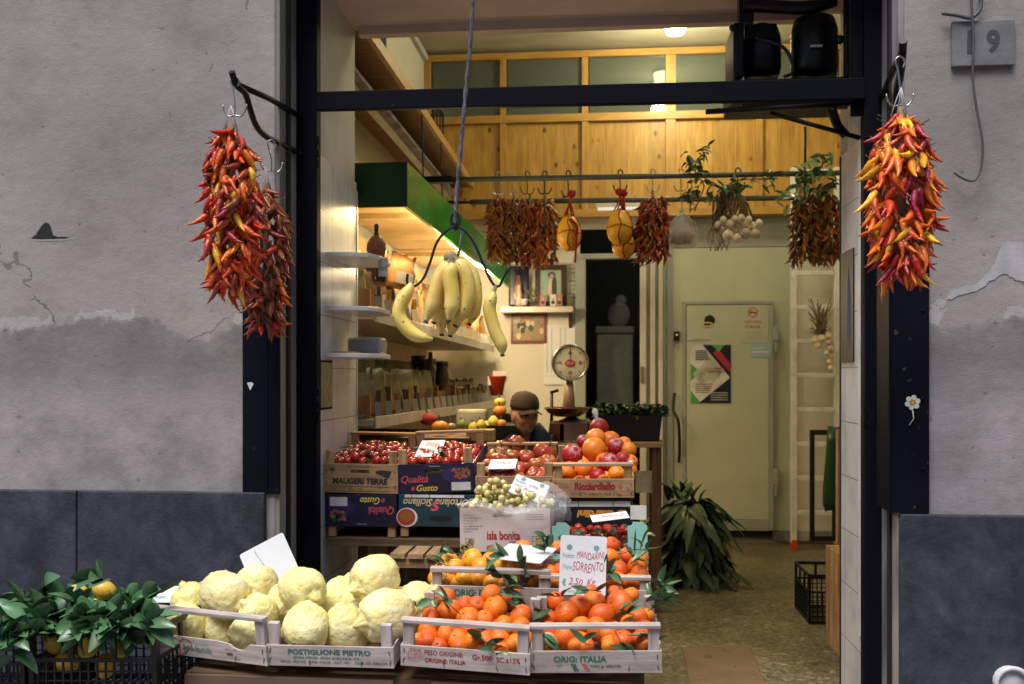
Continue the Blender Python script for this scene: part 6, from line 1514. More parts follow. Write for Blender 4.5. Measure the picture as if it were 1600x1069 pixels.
# grape box ------------------------------------------------------------------
YG = 3.745
a, b = P(719,862,YG), P(860,863,YG); hg = S(790,YG,68)
def prG(bm, M, w_, h):
    text_into(bm, 'isla bonita', (w_*.30, h*.28, w_*.67, h*.48), M, 0, .03); text_into(bm, '.com.es', (w_*.54, h*.17, w_*.67, h*.25), M, 0, .02); text_into(bm, 'uva sin semillas', (w_*.42, h*.06, w_*.64, h*.13), M, 0, .0, .3)
    for k in range(7): text_into(bm, ('Distribuido por:','ISLA EXPORTADORA, S.L.','Origen España','Ctra. Murcia km 8, 30007 España','Tel. 968 00 00 00','Cif. B30 00 000','info@islabonita.com.es')[k], (w_*.04, h*(.82-k*.062), w_*(.15+.10*((k*5)%3)/2), h*(.855-k*.062)), M, 1, .0)
    text_into(bm, 'CAL.', (w_*.37, h*.80, w_*.42, h*.89), M, 1, .02); text_into(bm, 'CATEGORIA I', (w_*.42, h*.81, w_*.6, h*.87), M, 1, .0)
    for k in range(4): rect_into(bm, (w_*.73, h*(.74+k*.04), w_*.93, h*(.75+k*.04)), M, 1)
    for q in ((.06,.20,.15,.30),(.80,.24,.93,.36)):
        x0, y0, x1, y1 = q; 
        for r_ in ((x0,y0,x1,y0+.008),(x0,y1,x1,y1+.008),(x0,y0,x0+.004,y1),(x1,y0,x1+.004,y1)): rect_into(bm, (w_*r_[0],h*r_[1],w_*r_[2],h*r_[3]), M, 1)
    for cx, cy, n, mi in ((.07,.14,12,2),(.92,.20,14,2),(.84,.07,16,3),(.36,.02,6,2)):
        for k in range(n): blob_into(bm, w_*min(max(cx+random.uniform(-.07,.07),.02),.98), h*min(max(cy+random.uniform(-.10,.10),.04),.9), .009, .009, Matrix.Translation((0,-.0003*(k%3),0)) @ M, mi, 0, 9)
cG = carton('white carton of grapes with red and black print, tilted cards beside it', a, b, hg, .30, 'white_carton', prG, ['red_ink','dark_ink','grape_print','dark_grape_print'], slot=(.37,.52,.60,.70))
# grapes
GR = [proto('grape', (lambda bm: (ball(bm, (0,0,0), .0140, 12, 0, (1,1,1.12)), bm)[1])(NB()), ['grape_skin'])]
t = thing('grape_bunch', 'bunches of yellow-green grapes heaped on the white carton', 'grapes', P(775,790,3.86))
pts = []; rg = random.Random(8); k_ = 0
while len(pts) < 95 and k_ < 9000:
    k_ += 1
    x = rg.uniform(737,862); xx = (x-737)/125
    topy = 776-20*math.exp(-((x-772)/26)**2)-6*math.exp(-((x-808)/16)**2)+10*max(0,(x-815)/45)
    y = topy-6+rg.random()*(800-topy); Y = YG+.0+rg.random()*.16; c = P(x, y, Y)
    if all((c-q).length > .0225 for q in pts): pts.append(c)
pts.sort(key=lambda c: c.y)
inv = Matrix.Translation(-t.location)
for c in pts:
    o = GR[0].copy(); C.objects.link(o); o.parent = t; s_ = rg.uniform(.85,1.12); o.matrix_local = inv @ Matrix.Translation(c) @ Euler((rg.random()*6, rg.random()*6, 0)).to_matrix().to_4x4() @ Matrix.Scale(s_,4)
bm = NB(); tube(bm, smoothpts([P(764,742,3.78),P(768,752,3.8),P(767,770,3.8),P(770,790,3.85)]), .0028, 6)
for k in range(12): s0 = P(768,770+k*2,3.82); tube(bm, [s0, s0+Vector((rg.uniform(-.06,.06), rg.uniform(-.05,.05), rg.uniform(-.02,.02)))], .0016, 4)
obj('stalk', bm, 'stem_green', t)
# plastic bag over the carton edge
bm = NB()
ring = [(714,790),(722,783),(740,781),(770,789),(800,792),(838,776),(850,764),(872,772),(886,785),(892,805),(885,818),(870,812),(862,822),(850,835),(828,837),(800,806),(770,798),(740,796)]
def sheet(rows):
    V = [[bm.verts.new(p) for p in r] for r in rows]
    for r0, r1 in zip(V, V[1:]):
        for i in range(len(r0)-1): f = bm.faces.new((r0[i], r0[i+1], r1[i+1], r1[i])); f.smooth = True
def noisy(p, s=.008): return p+Vector((noise.noise(p*31), noise.noise(p*29+Vector((3,1,2))), noise.noise(p*27+Vector((7,5,1)))))*s
top = [(714,788),(726,783),(744,781),(762,785),(782,790),(802,792),(822,786),(840,772),(856,766),(872,772),(884,784)]
low = [(716,797),(728,793),(745,796),(762,801),(780,806),(796,815),(808,828),(824,838),(842,832),(862,822),(884,818)]
rows = []
for k in range(7):
    s = k/6; rows.append([noisy(P(ax*(1-s)+bx*s, ay*(1-s)+by*s, YG-.012-.03*math.sin(s*3.1)+.02*(1-s)), .014) for (ax,ay),(bx,by) in zip(top, low)])
sheet(rows)
back = [(736,778),(752,770),(770,768),(790,770),(810,768),(826,764),(842,756),(852,752),(866,756),(880,766),(892,784)]
rows = [[noisy(P(ax*(1-s)+bx*s, ay*(1-s)+by*s, 3.90*(1-s)+(YG)*s), .016) for (ax,ay),(bx,by) in zip(back, top)] for s in (0,.33,.66,1)]
bm2 = bm; sheet([r[6:] for r in rows])
r2 = [[noisy(P(x+dx, y, YG+.02+.03*k), .02) for dx, y in ((0,770),(6,785),(10,800),(8,815))] for k, x in enumerate((872,880,884,880))]; sheet(r2)
tag(obj('plastic_bag', bm, 'bag_plastic', recalc=False), 'crumpled clear plastic sheet draped over the grape carton', 'bag')
signq('tilted white price card stuck into the grapes', P(803,739,3.86), P(854,758,3.84), P(794,768,3.80), [('Prodotto:',.06,.62,.36,.74,0,0,0),('UVA',.48,.58,.72,.72,1,0,.3),('Origine:',.06,.40,.32,.52,0,0,0),('Puglia',.36,.26,.74,.48,1,0,.2),('*',.24,.86,0,0,0,0,0),('*',.80,.86,0,0,0,0,0)])
signq('pink edge of a second price card behind the grape card', P(843,772,3.83), P(856,786,3.83), P(826,790,3.80), [], mat='net_white') 
# strawberry box ---------------------------------------------------------------
YSb = 3.75
a, b = P(864,905,YSb), P(1013,905,YSb); hs = S(940,YSb,42)
def prS(bm, M, w_, h):
    rect_into(bm, (w_*.19, h*.45, w_*.80, h*.97), M, 0); text_into(bm, 'frutta', (w_*.50, h*.52, w_*.76, h*.86), Matrix.Translation((0,-.0004,0)) @ M, 1, .02)
    for k in range(9): blob_into(bm, w_*(.80+.018*k), h*(.62+.10*math.sin(k*2)), .020, .022, Matrix.Translation((0,-.0006-.0001*k,0)) @ M, 2 if k%3 else 3, 0, 10)
    blob_into(bm, w_*.85, h*.72, .018, .016, Matrix.Translation((0,-.0016,0)) @ M, 2, 0, 10)
cS = carton('mint green carton of strawberries with raised corners and fruit print', a, b, hs, .30, 'mint_print', prS, ['green_print','yellow_print','fruit_print','orange_print'])
t = cS[0]; Ms, ws = cS[1], cS[2]
for x0, x1 in ((0, ws*.185), (ws*.795, ws)):
    bm = NB(); H = S(940,YSb,89 if x0 == 0 else 89); m_ = (x1-x0)
    f = bm.faces.new([bm.verts.new(Vector(p)) for p in ((x0,-.0005,hs+.0003),(x1,-.0005,hs+.0003),(x1,-.0005,H*.93),(x0+m_*.8,-.0005,H*.99),(x0+m_*.3,-.0005,H),(x0+m_*.2,-.0005,H*.94),(x0,-.0005,H*.93))]); g = bmesh.ops.extrude_face_region(bm, geom=[f])
    for v in g['geom']:
        if isinstance(v, bmesh.types.BMVert): v.co.y += .005
    o = obj('corner_flap', bm, 'mint_print', t, world=False)
    if x0 == 0:
        bm = NB(); ring_into(bm, m_*.5, H*.72, .011, .0125, Matrix.Translation((0,-.0018,0)) @ FRONT, 0, 16); text_into(bm, 'PI', (m_*.4, H*.69, m_*.6, H*.75), Matrix.Translation((0,-.0018,0)) @ FRONT, 0, .02)
        for k in range(5): rect_into(bm, (m_*.05, H*(.42+.03*k), m_*.22, H*(.43+.03*k)), Matrix.Translation((0,-.0018,0)) @ FRONT, 0)
        obj('print', bm, 'dark_ink', o, world=False, recalc=False)
bm = NB(); bpx(bm, 985, 790, 1010, 812, YSb+.26, .004); obj('corner_flap', bm, 'white_print', t)
def strp(k):
    rg = random.Random(k); bm = NB(); r = .017; off = Vector((k*3,1,2))
    prof = [(.02,-1.25),(.35,-1.1),(.65,-.75),(.88,-.3),(1.0,.15),(.95,.5),(.7,.78),(.3,.88),(.02,.86)]
    lathe(bm, [(a*r, b*r) for a, b in prof], 14, None, 0, lambda v, a: v*(1+.10*noise.noise(v*60+off)))
    for i in range(7): leaf(bm, Matrix.Translation((0,0,r*.86)) @ Matrix.Rotation(i*.9,4,'Z') @ Matrix.Rotation(R(10),4,'X'), r*1.1, r*.4, .1, 1, .1, 3)
    return proto('strawberry', bm, ['strawberry_skin', 'leaf_dark'])
ST = [strp(k) for k in range(3)]
for row, (Y, y0, sc_) in enumerate(((3.79,862,1.25),(3.82,850,1.1),(3.87,842,1.05),(3.92,832,1.0),(3.97,824,1.0))):
    for i in range(7):
        x = 893+i*13.5+random.uniform(-3,3)+(6 if row%2 else 0)
        if x > 986: continue
        put(ST, P(x, y0+random.uniform(-3,3), Y)-Vector((0,0,.008)), .019*sc_*random.uniform(.9,1.1), .017, 'glossy red strawberry in the mint green carton', 'strawberry', 'strawberries in the mint carton', (random.uniform(60,125), random.uniform(-20,20), random.uniform(-60,60)))
bm = NB(); box(bm, .005, ws-.005, .006, .294, .006, hs*.75); o = obj('straw_liner', bm, 'leaf_dark', None, world=False); o.matrix_world = Ms; tag(o, 'dark padding under the strawberries', 'liner')
for i in range(6): twig('small leafy bit between the strawberries', P(905+i*15, 832+random.uniform(-5,14), 3.84), (random.uniform(-1,1),-.3,.6), 2, .03, .02, 'leaf_dark', 500+i, 'leaves between the strawberries', stem=.03)
signq('white card with faint red writing lying on the strawberries', P(919,806,3.86), P(976,799,3.88), P(926,816,3.78), [('FRAGOLE 3,50',.3,.35,.9,.7,1,0,.2)])
signq('slanted white card with red writing on the navy tomato crate', P(679,689,4.36), P(716,688,4.36), P(647,714,4.17), [('POMODORINI',.25,.6,.85,.85,1,0,.2),('Sicilia 2,00',.2,.2,.75,.45,1,0,.2)])
signq('cream card lying slanted over the big ribbed tomatoes', P(788,719,4.27), P(830,718,4.27), P(762,733,4.15), [('Sorrento 2,50',.25,.45,.8,.75,1,0,.2)])
# ================================================================ SELLER
def person():
    Yp = 6.3; hc = P(820, 650, Yp)                     # head centre
    t = thing('person', 'seated man in a brown cap and navy-collared jacket looking right, behind the tomato crates', 'person', (hc.x+.0, Yp+.08, 0))
    px = S(822, Yp, 1)
    bx, by = hc.x-.015, Yp+.09; sz = hc.z-.215           # shoulder height
    V = {'pelvis':(bx,by+.05,sz-.44),'belly':(bx,by+.04,sz-.28),'chest':(bx,by+.02,sz-.10),'neck0':(bx+.0,by,sz+.05),'neck1':(hc.x-.005,Yp+.045,hc.z-.10),
         'shL':(bx-.17,by+.02,sz+.015),'shR':(bx+.17,by+.02,sz+.015),'elL':(bx-.25,by-.03,sz-.27),'elR':(bx+.25,by-.03,sz-.27),'wrL':(bx-.12,by-.25,sz-.34),'wrR':(bx+.12,by-.25,sz-.34),
         'hpL':(bx-.09,by+.03,sz-.46),'hpR':(bx+.09,by+.03,sz-.46),'knL':(bx-.13,by-.38,sz-.50),'knR':(bx+.13,by-.38,sz-.50),'anL':(bx-.13,by-.36,.10),'anR':(bx+.13,by-.36,.10),'toL':(bx-.14,by-.50,.05),'toR':(bx+.14,by-.50,.05)}
    Rd = {'pelvis':.15,'belly':.16,'chest':.165,'neck0':.075,'neck1':.058,'shL':.075,'shR':.075,'elL':.052,'elR':.052,'wrL':.034,'wrR':.034,'hpL':.10,'hpR':.10,'knL':.068,'knR':.068,'anL':.045,'anR':.045,'toL':.04,'toR':.04}
    E = [('pelvis','belly'),('belly','chest'),('chest','neck0'),('neck0','neck1'),('chest','shL'),('chest','shR'),('shL','elL'),('shR','elR'),('elL','wrL'),('elR','wrR'),('pelvis','hpL'),('pelvis','hpR'),('hpL','knL'),('hpR','knR'),('knL','anL'),('knR','anR'),('anL','toL'),('anR','toR')]
    def skin_mesh(keys, grow, root, sub=2):
        ks = [k for k in V if k in keys]; me = bpy.data.meshes.new('s'); me.from_pydata([V[k] for k in ks], [(ks.index(a), ks.index(b)) for a, b in E if a in keys and b in keys], [])
        o = bpy.data.objects.new('s', me); C.objects.link(o); o.modifiers.new('s','SKIN'); s = o.modifiers.new('u','SUBSURF'); s.levels = sub; s.render_levels = sub
        if not me.skin_vertices: me.attributes.new
        for i, k in enumerate(ks):
            sv = me.skin_vertices[0].data[i]; sv.radius = (Rd[k]+grow, Rd[k]*(.75 if k in ('chest','belly','pelvis') else 1)+grow); sv.use_root = (k == root)
        bpy.context.view_layer.update(); r = bpy.data.meshes.new_from_object(o.evaluated_get(bpy.context.evaluated_depsgraph_get())); bpy.data.objects.remove(o); return r
    def add_mesh(bm, me):
        bm.from_mesh(me); bpy.data.meshes.remove(me)
    # body
    bm = NB()
    add_mesh(bm, skin_mesh(set(V), 0, 'pelvis'))
    # head: turned about 40 degrees to the viewer's right, nodding
    HR = Matrix.Translation(hc) @ Matrix.Rotation(R(32), 4, 'Z') @ Matrix.Rotation(R(3), 4, 'X') @ Matrix.Scale(1.07, 4)
    def g(x, y, z, c, s): return math.exp(-(((x-c[0])/s[0])**2+((y-c[1])/s[1])**2+((z-c[2])/s[2])**2))
    def hf(v, a):
        x, y, z = v.x*.076, v.y*.096, v.z*.118
        if z < 0:
            k = 1+z*1.9; x *= max(.70, k); 
            if y > 0: y *= max(.55, 1+z*4)               # back of the skull tucks in
        # y<0 is the face
        face = y < 0
        if face:
            y -= .030*g(x,0,z,(0,0,-.022),(.013,1,.020))+.016*g(x,0,z,(0,0,.002),(.009,1,.02))   # nose
            y += .012*(g(x,0,z,(.030,0,.008),(.014,1,.011))+g(x,0,z,(-.030,0,.008),(.014,1,.011)))  # sockets
            y -= .007*g(x,0,z,(0,0,.028),(.045,1,.010))      # brow
            y -= .009*g(x,0,z,(0,0,-.055),(.022,1,.010))     # lips
            y += .005*g(x,0,z,(0,0,-.0555),(.020,1,.0025))
            y -= .012*g(x,0,z,(0,0,-.090),(.022,1,.018))     # chin
            y -= .006*(g(x,0,z,(.042,0,-.018),(.018,1,.018))+g(x,0,z,(-.042,0,-.018),(.018,1,.018)))
            y += .006*(g(x,0,z,(.036,0,-.052),(.014,1,.02))+g(x,0,z,(-.036,0,-.052),(.014,1,.02)))
        return Vector((x, y, z))
    k = 40; lathe(bm, [(math.sin(math.pi*(i+.1)/(k+.2)), -math.cos(math.pi*(i+.1)/(k+.2))) for i in range(k+1)], 48, HR, 0, hf)
    for s in (-1, 1):                                     # ears
        ball(bm, (0,0,0), 1, 12, 0, (1,1,1), lambda v, a: HR @ Vector((s*.076+v.x*.008*1, .012+v.y*.018, -.008+v.z*.032))-Vector((0,0,0)))
    # hands: palm + five fingers each, resting one on the other
    for s, wk in ((-1,'wrL'),(1,'wrR')):
        w0 = Vector(V[wk]); d = Vector((-s*.8,-.5,-.1)).normalized(); sd = Vector((.5,-s*.8,0)).normalized()
        ball(bm, w0+d*.055, .04, 12, 0, (1,.9,.5))
        for f in range(4):
            b0 = w0+d*.085+sd*(.026-.018*f)*1; L = (.066,.075,.070,.055)[f]; tube(bm, [b0-d*.02, b0+d*L*.45+Vector((0,0,.004)), b0+d*L*.8-Vector((0,0,.012)), b0+d*L-Vector((0,0,.028))], [.010,.009,.008,.006], 8)
        b0 = w0+d*.03+sd*.032; tube(bm, [b0, b0+d*.03+sd*.02, b0+d*.055+sd*.024], [.012,.010,.007], 8)
    body = obj('body', bm, 'skin', t)
    rm = body.modifiers.new('remesh','REMESH'); rm.mode = 'VOXEL'; rm.voxel_size = .0045; rm.use_smooth_shade = True
    # eyes
    for s in (-1, 1):
        bm = NB(); ball(bm, HR @ Vector((s*.030,-.080,.010)), .0105, 10, 0, (1.2,1,.6)); obj('eye', bm, 'eye_dark', t)
    bm = NB(); q = [HR @ Vector((x,-.1015+abs(x)*.35,-.057)) for x in (-.022,-.011,0,.011,.022)]; tube(bm, q, [.001,.003,.0035,.003,.001], 6); obj('mouth', bm, 'lips', t)
    bm = NB()                                             # short grey hair round the ears and nape
    for s in (-1, 1):
        ball(bm, (0,0,0), 1, 12, 0, (1,1,1), lambda v, a: HR @ Vector((s*.062+v.x*.016, .035+v.y*.045, .020+v.z*.035)))
    ball(bm, (0,0,0), 1, 14, 0, (1,1,1), lambda v, a: HR @ Vector((v.x*.066, .055+v.y*.044, .0+v.z*.055))); obj('hair', bm, 'grey_hair', t)
    # cap
    CM = HR @ Matrix.Translation((0,.005,.050)) @ Matrix.Rotation(R(4),4,'X')
    bm = NB(); lathe(bm, [(1,0),(1.01,.02),(.97,.045),(.86,.070),(.66,.088),(.38,.098),(.05,.101)], 30, CM, 0, lambda v, a: Vector((v.x*.086, v.y*.106+.002, v.z)))
    ball(bm, CM @ Vector((0,0,.102)), .006, 6)
    cap = obj('cap', bm, 'cap_cloth', t); 
    bm = NB(); rows = []
    for j in range(6):
        s = j/5; row = []
        for i in range(13):
            a = R(-62+i*124/12); rr = 1; x = .082*math.sin(a)*(1+.08*s); y = -.100*math.cos(a)-s*.055*math.cos(a)**.6; z = .006-.014*s-.030*(math.sin(a)**2)*1.1
            row.append(bm.verts.new(CM @ Vector((x, y, z))))
        rows.append(row)
    for r0, r1 in zip(rows, rows[1:]):
        for i in range(12): f = bm.faces.new((r0[i], r0[i+1], r1[i+1], r1[i])); f.smooth = True
    br_ = obj('peak', bm, 'cap_cloth', cap); sm = br_.modifiers.new('s','SOLIDIFY'); sm.thickness = .004
    # jacket with stand collar, trousers, shoes
    J = {'belly','chest','neck0','shL','shR','elL','elR','wrL','wrR','pelvis'}
    V2 = dict(V); V['neck0'] = (bx, by, sz+.02); V['wrL'] = tuple(Vector(V['wrL']).lerp(Vector(V['elL']), .08)); V['wrR'] = tuple(Vector(V['wrR']).lerp(Vector(V['elR']), .08))
    bm = NB(); add_mesh(bm, skin_mesh(J, .022, 'pelvis')); jk = obj('jacket', bm, 'jacket_grey', t, smooth=True)
    bm = NB(); rows = []
    for (rx, ry, z, fl) in ((.100,.090,sz+.03,.03),(.096,.085,sz+.09,.035),(.112,.10,sz+.165,.03),(.165,.125,sz+.10,.02),(.225,.15,sz+.035,.01)):
        row = []
        for i in range(25):
            a = R(-62+i*304/24)+R(270)+R(118/2)-R(-0)
            a = R(270)+R(28)+R(i*304/24)
            row.append(bm.verts.new(Vector((bx+rx*math.cos(a), by+.01+ry*math.sin(a), z-(.05 if math.sin(a) < -.5 else 0)*(1-abs(math.cos(a)))))))
        rows.append(row)
    for r0, r1 in zip(rows, rows[1:]):
        for i in range(24): f = bm.faces.new((r0[i], r0[i+1], r1[i+1], r1[i])); f.smooth = True
    cl = obj('collar', bm, 'jacket_navy', jk); sm = cl.modifiers.new('s','SOLIDIFY'); sm.thickness = .008
    bm = NB(); V['pelvis'] = V2['pelvis']; add_mesh(bm, skin_mesh({'pelvis','hpL','hpR','knL','knR','anL','anR'}, .018, 'pelvis')); obj('trousers', bm, 'trouser_dark', t, smooth=True)
    for s in (-1, 1): bm = NB(); ball(bm, (bx+s*.137, by-.43, .052), 1, 14, 0, (.05,.13,.052)); obj('shoe', bm, 'black_plastic', t)
    return t
person()
# his stool
t = thing('wooden_stool', 'plain wooden stool the seller sits on, hidden behind the crates', 'stool', (X(822,6.3), 6.45, 0))
bx = X(820,6.3)-.015
bm = NB(); zst = P(820,653,6.3).z-.215-.60; box(bm, bx-.18, bx+.18, 6.26, 6.60, zst-.035, zst); obj('seat', bm, 'old_wood_along', t, bev=.005)
for sx in (-1, 1):
    for sy in (6.30, 6.56): bm = NB(); box(bm, bx+sx*.15-.018, bx+sx*.15+.018, sy-.018, sy+.018, .001, zst-.036); obj('leg', bm, 'old_wood_up', t)
# ================================================================ COUNTER AND SCALE
YK = 6.6
zK = P(880,690,YK).z
t = thing('shop_counter', 'wooden counter behind the seller carrying scale and fruit', 'counter', (-.1, 6.8, 0))
bm = NB(); box(bm, X(858,6.45), X(945,6.45), 6.45, 7.2, zK-.04, zK); obj('counter_top', bm, 'shelf_white', t, bev=.004)
bm = NB(); box(bm, X(858,6.45)+.02, X(945,6.45)-.02, 6.48, 7.15, 0.001, zK-.041); obj('cabinet', bm, 'old_wood_up', t)
t = thing('shop_scale', 'old dial scale with a round clock face and a brass pan', 'scale', P(890,690,YK))
c = P(891,567,YK); rd = S(891,YK,27)
FD = Matrix.Translation(c) @ Matrix.Rotation(R(90),4,'X')
bm = NB(); lathe(bm, [(rd*.9,-.07),(rd*1.02,-.05),(rd*1.06,0),(rd*1.08,.02),(rd*.98,.028),(rd*.96,.012)], 36, FD, 0); obj('dial_housing', bm, 'scale_metal', t)
bm = NB(); lathe(bm, [(rd*.955,.012),(rd*.9,.0135),(.001,.014)], 36, FD, 0)
A = Matrix.Translation((0,-.0165,0)) @ Matrix.Translation(c) @ FRONT
for k in range(40):
    a = 2*math.pi*k/40; l = .80 if k%5 else .72; w_ = .0016 if k%5 else .003
    Mk = A @ Matrix.Rotation(a,4,'Z'); rect_into(bm, (-w_, rd*l, w_, rd*.88), Mk, 1)
for s_, a in (('0',90),('5',0),('10',-90),('15',180)):
    x, y = rd*.58*math.cos(R(a)), rd*.58*math.sin(R(a)); text_into(bm, s_, (x-.012, y-.011, x+.012, y+.011), A, 1, .02)
blob_into(bm, 0, -.004, rd*.30, rd*.22, A, 2, .001, 20); rect_into(bm, (-.0022, -rd*.1, .0022, rd*.74), A, 1, .003)
text_into(bm, 'ITALIA', (-rd*.2,-.012,rd*.2,.008), Matrix.Translation((0,-.002,0)) @ A, 3, .02)
obj('dial_face', bm, ['dial_face','dark_ink','red_ink','white_print'], t, recalc=False)
bm = NB(); p0, p1 = P(889,638,YK+.05), P(889,594,YK+.05); lathe(bm, [(S(889,YK,10),0),(S(889,YK,8.5),(p1.z-p0.z)*.5),(S(889,YK,6.5),p1.z-p0.z)], 16, Matrix.Translation(p0), 0); obj('column', bm, 'scale_paint', t)
bm = NB(); p = P(886,638,YK-.12); rp_ = S(886,YK,35)
lathe(bm, [(.02,-.058),(rp_*.55,-.055),(rp_*.85,-.03),(rp_,.0),(rp_*1.04,.004),(rp_*1.0,.006),(rp_*.82,-.022),(rp_*.5,-.046),(.02,-.05)], 36, Matrix.Translation(p), 0); obj('pan', bm, 'pan_brass', t)
bm = NB(); p = P(893,656,YK-.05); lathe(bm, [(.05,-.02),(.07,0),(.035,.02),(.03,.05)], 16, Matrix.Translation(p), 0); tube(bm, [P(862,612,YK-.1), P(862,655,YK-.1), P(858,690,YK-.1)], .012, 6); tube(bm, [P(861,613,YK-.1), P(872,610,YK-.12)], .012, 6); obj('neck', bm, 'black_plastic', t)
bm = NB(); a, b = P(872,690,YK), P(923,655,YK); box(bm, a.x, b.x, YK-.14, YK+.14, zK+.001, b.z); obj('base', bm, 'scale_metal', t, bev=.02)
bm = NB(); a, b = P(859,688,YK-.14), P(886,658,YK-.14); bm2 = bm; box(bm, a.x, b.x, YK-.14, YK-.03, zK+.001, b.z); tag(obj('metal_box', bm, 'pan_brass', bev=.02), 'small warm-lit metal box in front of the scale base', 'box')
bm = NB(); bpx(bm, 868, 681, 906, 690, YK-.13, .10); tag(obj('small_carton', bm, 'green_print', bev=.003), 'low green and white carton at the counter edge', 'box')
# black steps with little pumpkins left of the seller
t = thing('black_display_steps', 'black stepped display of small pumpkins behind the seller', 'display', P(785,700,6.3))
bm = NB(); box(bm, X(760,6.3), X(812,6.3), 6.3, 6.6, .001, P(785,665,6.3).z); box(bm, X(766,6.45), X(812,6.45), 6.6, 6.9, .001, P(785,647,6.45).z); obj('steps', bm, 'black_plastic', t)
def gourd(px, py, r, Y, mat, lb, pear=False):
    c = P(px, py, Y); rr = S(px, Y, r); bm = NB()
    ball(bm, c, 1, 16, 0, (rr, rr, rr*(.8 if not pear else 1.1)), lambda v, a: Vector((v.x*(1+.06*math.cos(a*8))*(1 if not pear else 1-.35*max(0,v.z)), v.y*(1+.06*math.cos(a*8))*(1 if not pear else 1-.35*max(0,v.z)), v.z)))
    tube(bm, [c+Vector((0,0,rr*.7)), c+Vector((-.01,0,rr*1.5))], .005, 5, 1); tag(obj('small_pumpkin', bm, [mat,'stem_brown']), lb, 'pumpkin', 'small pumpkins and pears near the seller')
gourd(781,642,10,6.55,'orange_print','orange half-lit pumpkin topped by a yellow one')
gourd(781,629,9,6.6,'yellow_print','yellow pumpkin with a curled stem at the seller\'s left')
gourd(771,659,9,6.40,'yellow_print','yellow pear-shaped gourd on the lower black step',True)
gourd(784,662,8,6.40,'orange_print','small orange gourd on the lower black step')
gourd(760,665,7,6.40,'yellow_print','small yellow gourd left on the lower black step',True)
# fruit boxes below the shelf, between tomatoes and seller
t = thing('back_fruit_trough', 'dim row of wooden boxes under the lower shelf', 'display', (-1.3, 5.8, 0))
bm = NB(); a = P(700,700,5.6); box(bm, -1.6, X(745,5.7), 5.3, 6.25, .001, P(700,683,5.4).z); obj('cabinet', bm, 'old_wood_up', t)
for (x, y, r, Y, m, lb) in ((688,668,13,5.5,'orange_print','orange squash under the lower shelf'),(668,655,12,5.9,'red_ink','dark red fruit in shadow under the shelf'),(722,663,7,5.6,'leaf_lime','green pear under the shelf'),(740,668,8,5.6,'yellow_print','yellow pear under the shelf'),(752,664,8,5.7,'yellow_print','second yellow pear under the shelf end'),(705,668,9,5.7,'olive_bag','dull olive fruit under the shelf'),(748,676,7,5.5,'orange_print','small orange fruit in the pale little box')):
    gourd(x, y, r, Y, m, lb, m in ('leaf_lime','yellow_print'))
bm = NB(); bpx(bm, 728, 672, 770, 690, 5.45, .15); tag(obj('small_box', bm, 'amber_wood_along', bev=.003), 'small pale wooden box beside the navy tomato crate', 'box')
bm = NB(); bpx(bm, 712, 640, 760, 668, 6.6, .1); tag(obj('paper_bag', bm, 'label_grey', bev=.02), 'crumpled grey paper bag under the shelf end', 'bag')
# ================================================================ GOODS ON THE SHELVES
def bagbm(w_, d_, h_, seed):
    rg = random.Random(seed); bm = NB(); rows = []; n = 12
    prof = [(0,.9,1),(.15,1,1),(.45,1,.95),(.62,.95,.7),(.78,.92,.25),(1,.98,.08)]
    for (z, kx, ky) in prof:
        row = []
        for i in range(n):
            a = 2*math.pi*i/n; cx, sy = math.cos(a), math.sin(a); sx = abs(cx)**.6*(1 if cx > 0 else -1); ss = abs(sy)**.6*(1 if sy > 0 else -1)
            row.append(bm.verts.new((sx*w_/2*kx*(1+rg.uniform(-.05,.05)), ss*d_/2*ky+(.012*rg.uniform(-1,1) if z > .6 else 0), h_*z)))
        rows.append(row)
    for k_, (r0, r1) in enumerate(zip(rows, rows[1:])):
        for i in range(n): f = bm.faces.new((r0[i], r0[(i+1)%n], r1[(i+1)%n], r1[i])); f.smooth = True; f.material_index = 0 if k_ < 2 else 1
    bm.faces.new(rows[0][::-1]); f = bm.faces.new(rows[-1]); f.material_index = 1
    return bm
def packet(label, pos, w_, d_, h_, mats, rot, tilt, seed, group):
    M = Matrix.Translation(pos) @ Matrix.Rotation(R(rot),4,'Z') @ Matrix.Rotation(R(tilt),4,'Y')
    t = thing('food_packet', label, 'packet', M=M, group=group)
    obj('bag', bagbm(w_, d_, h_, seed), mats, t, world=False)
    bm = NB(); box(bm, -w_*.30, w_*.30, -d_/2-.004, -d_/2-.0005, h_*.1, h_*.45); obj('label', bm, rg.choice(('label_grey','kraft','black_print','kraft')), t, world=False)
    return t
def shelfpos(A, B, s, off): p = A.lerp(B, s); return Vector((p.x-off, p.y, p.z-.004))
rg = random.Random(21)
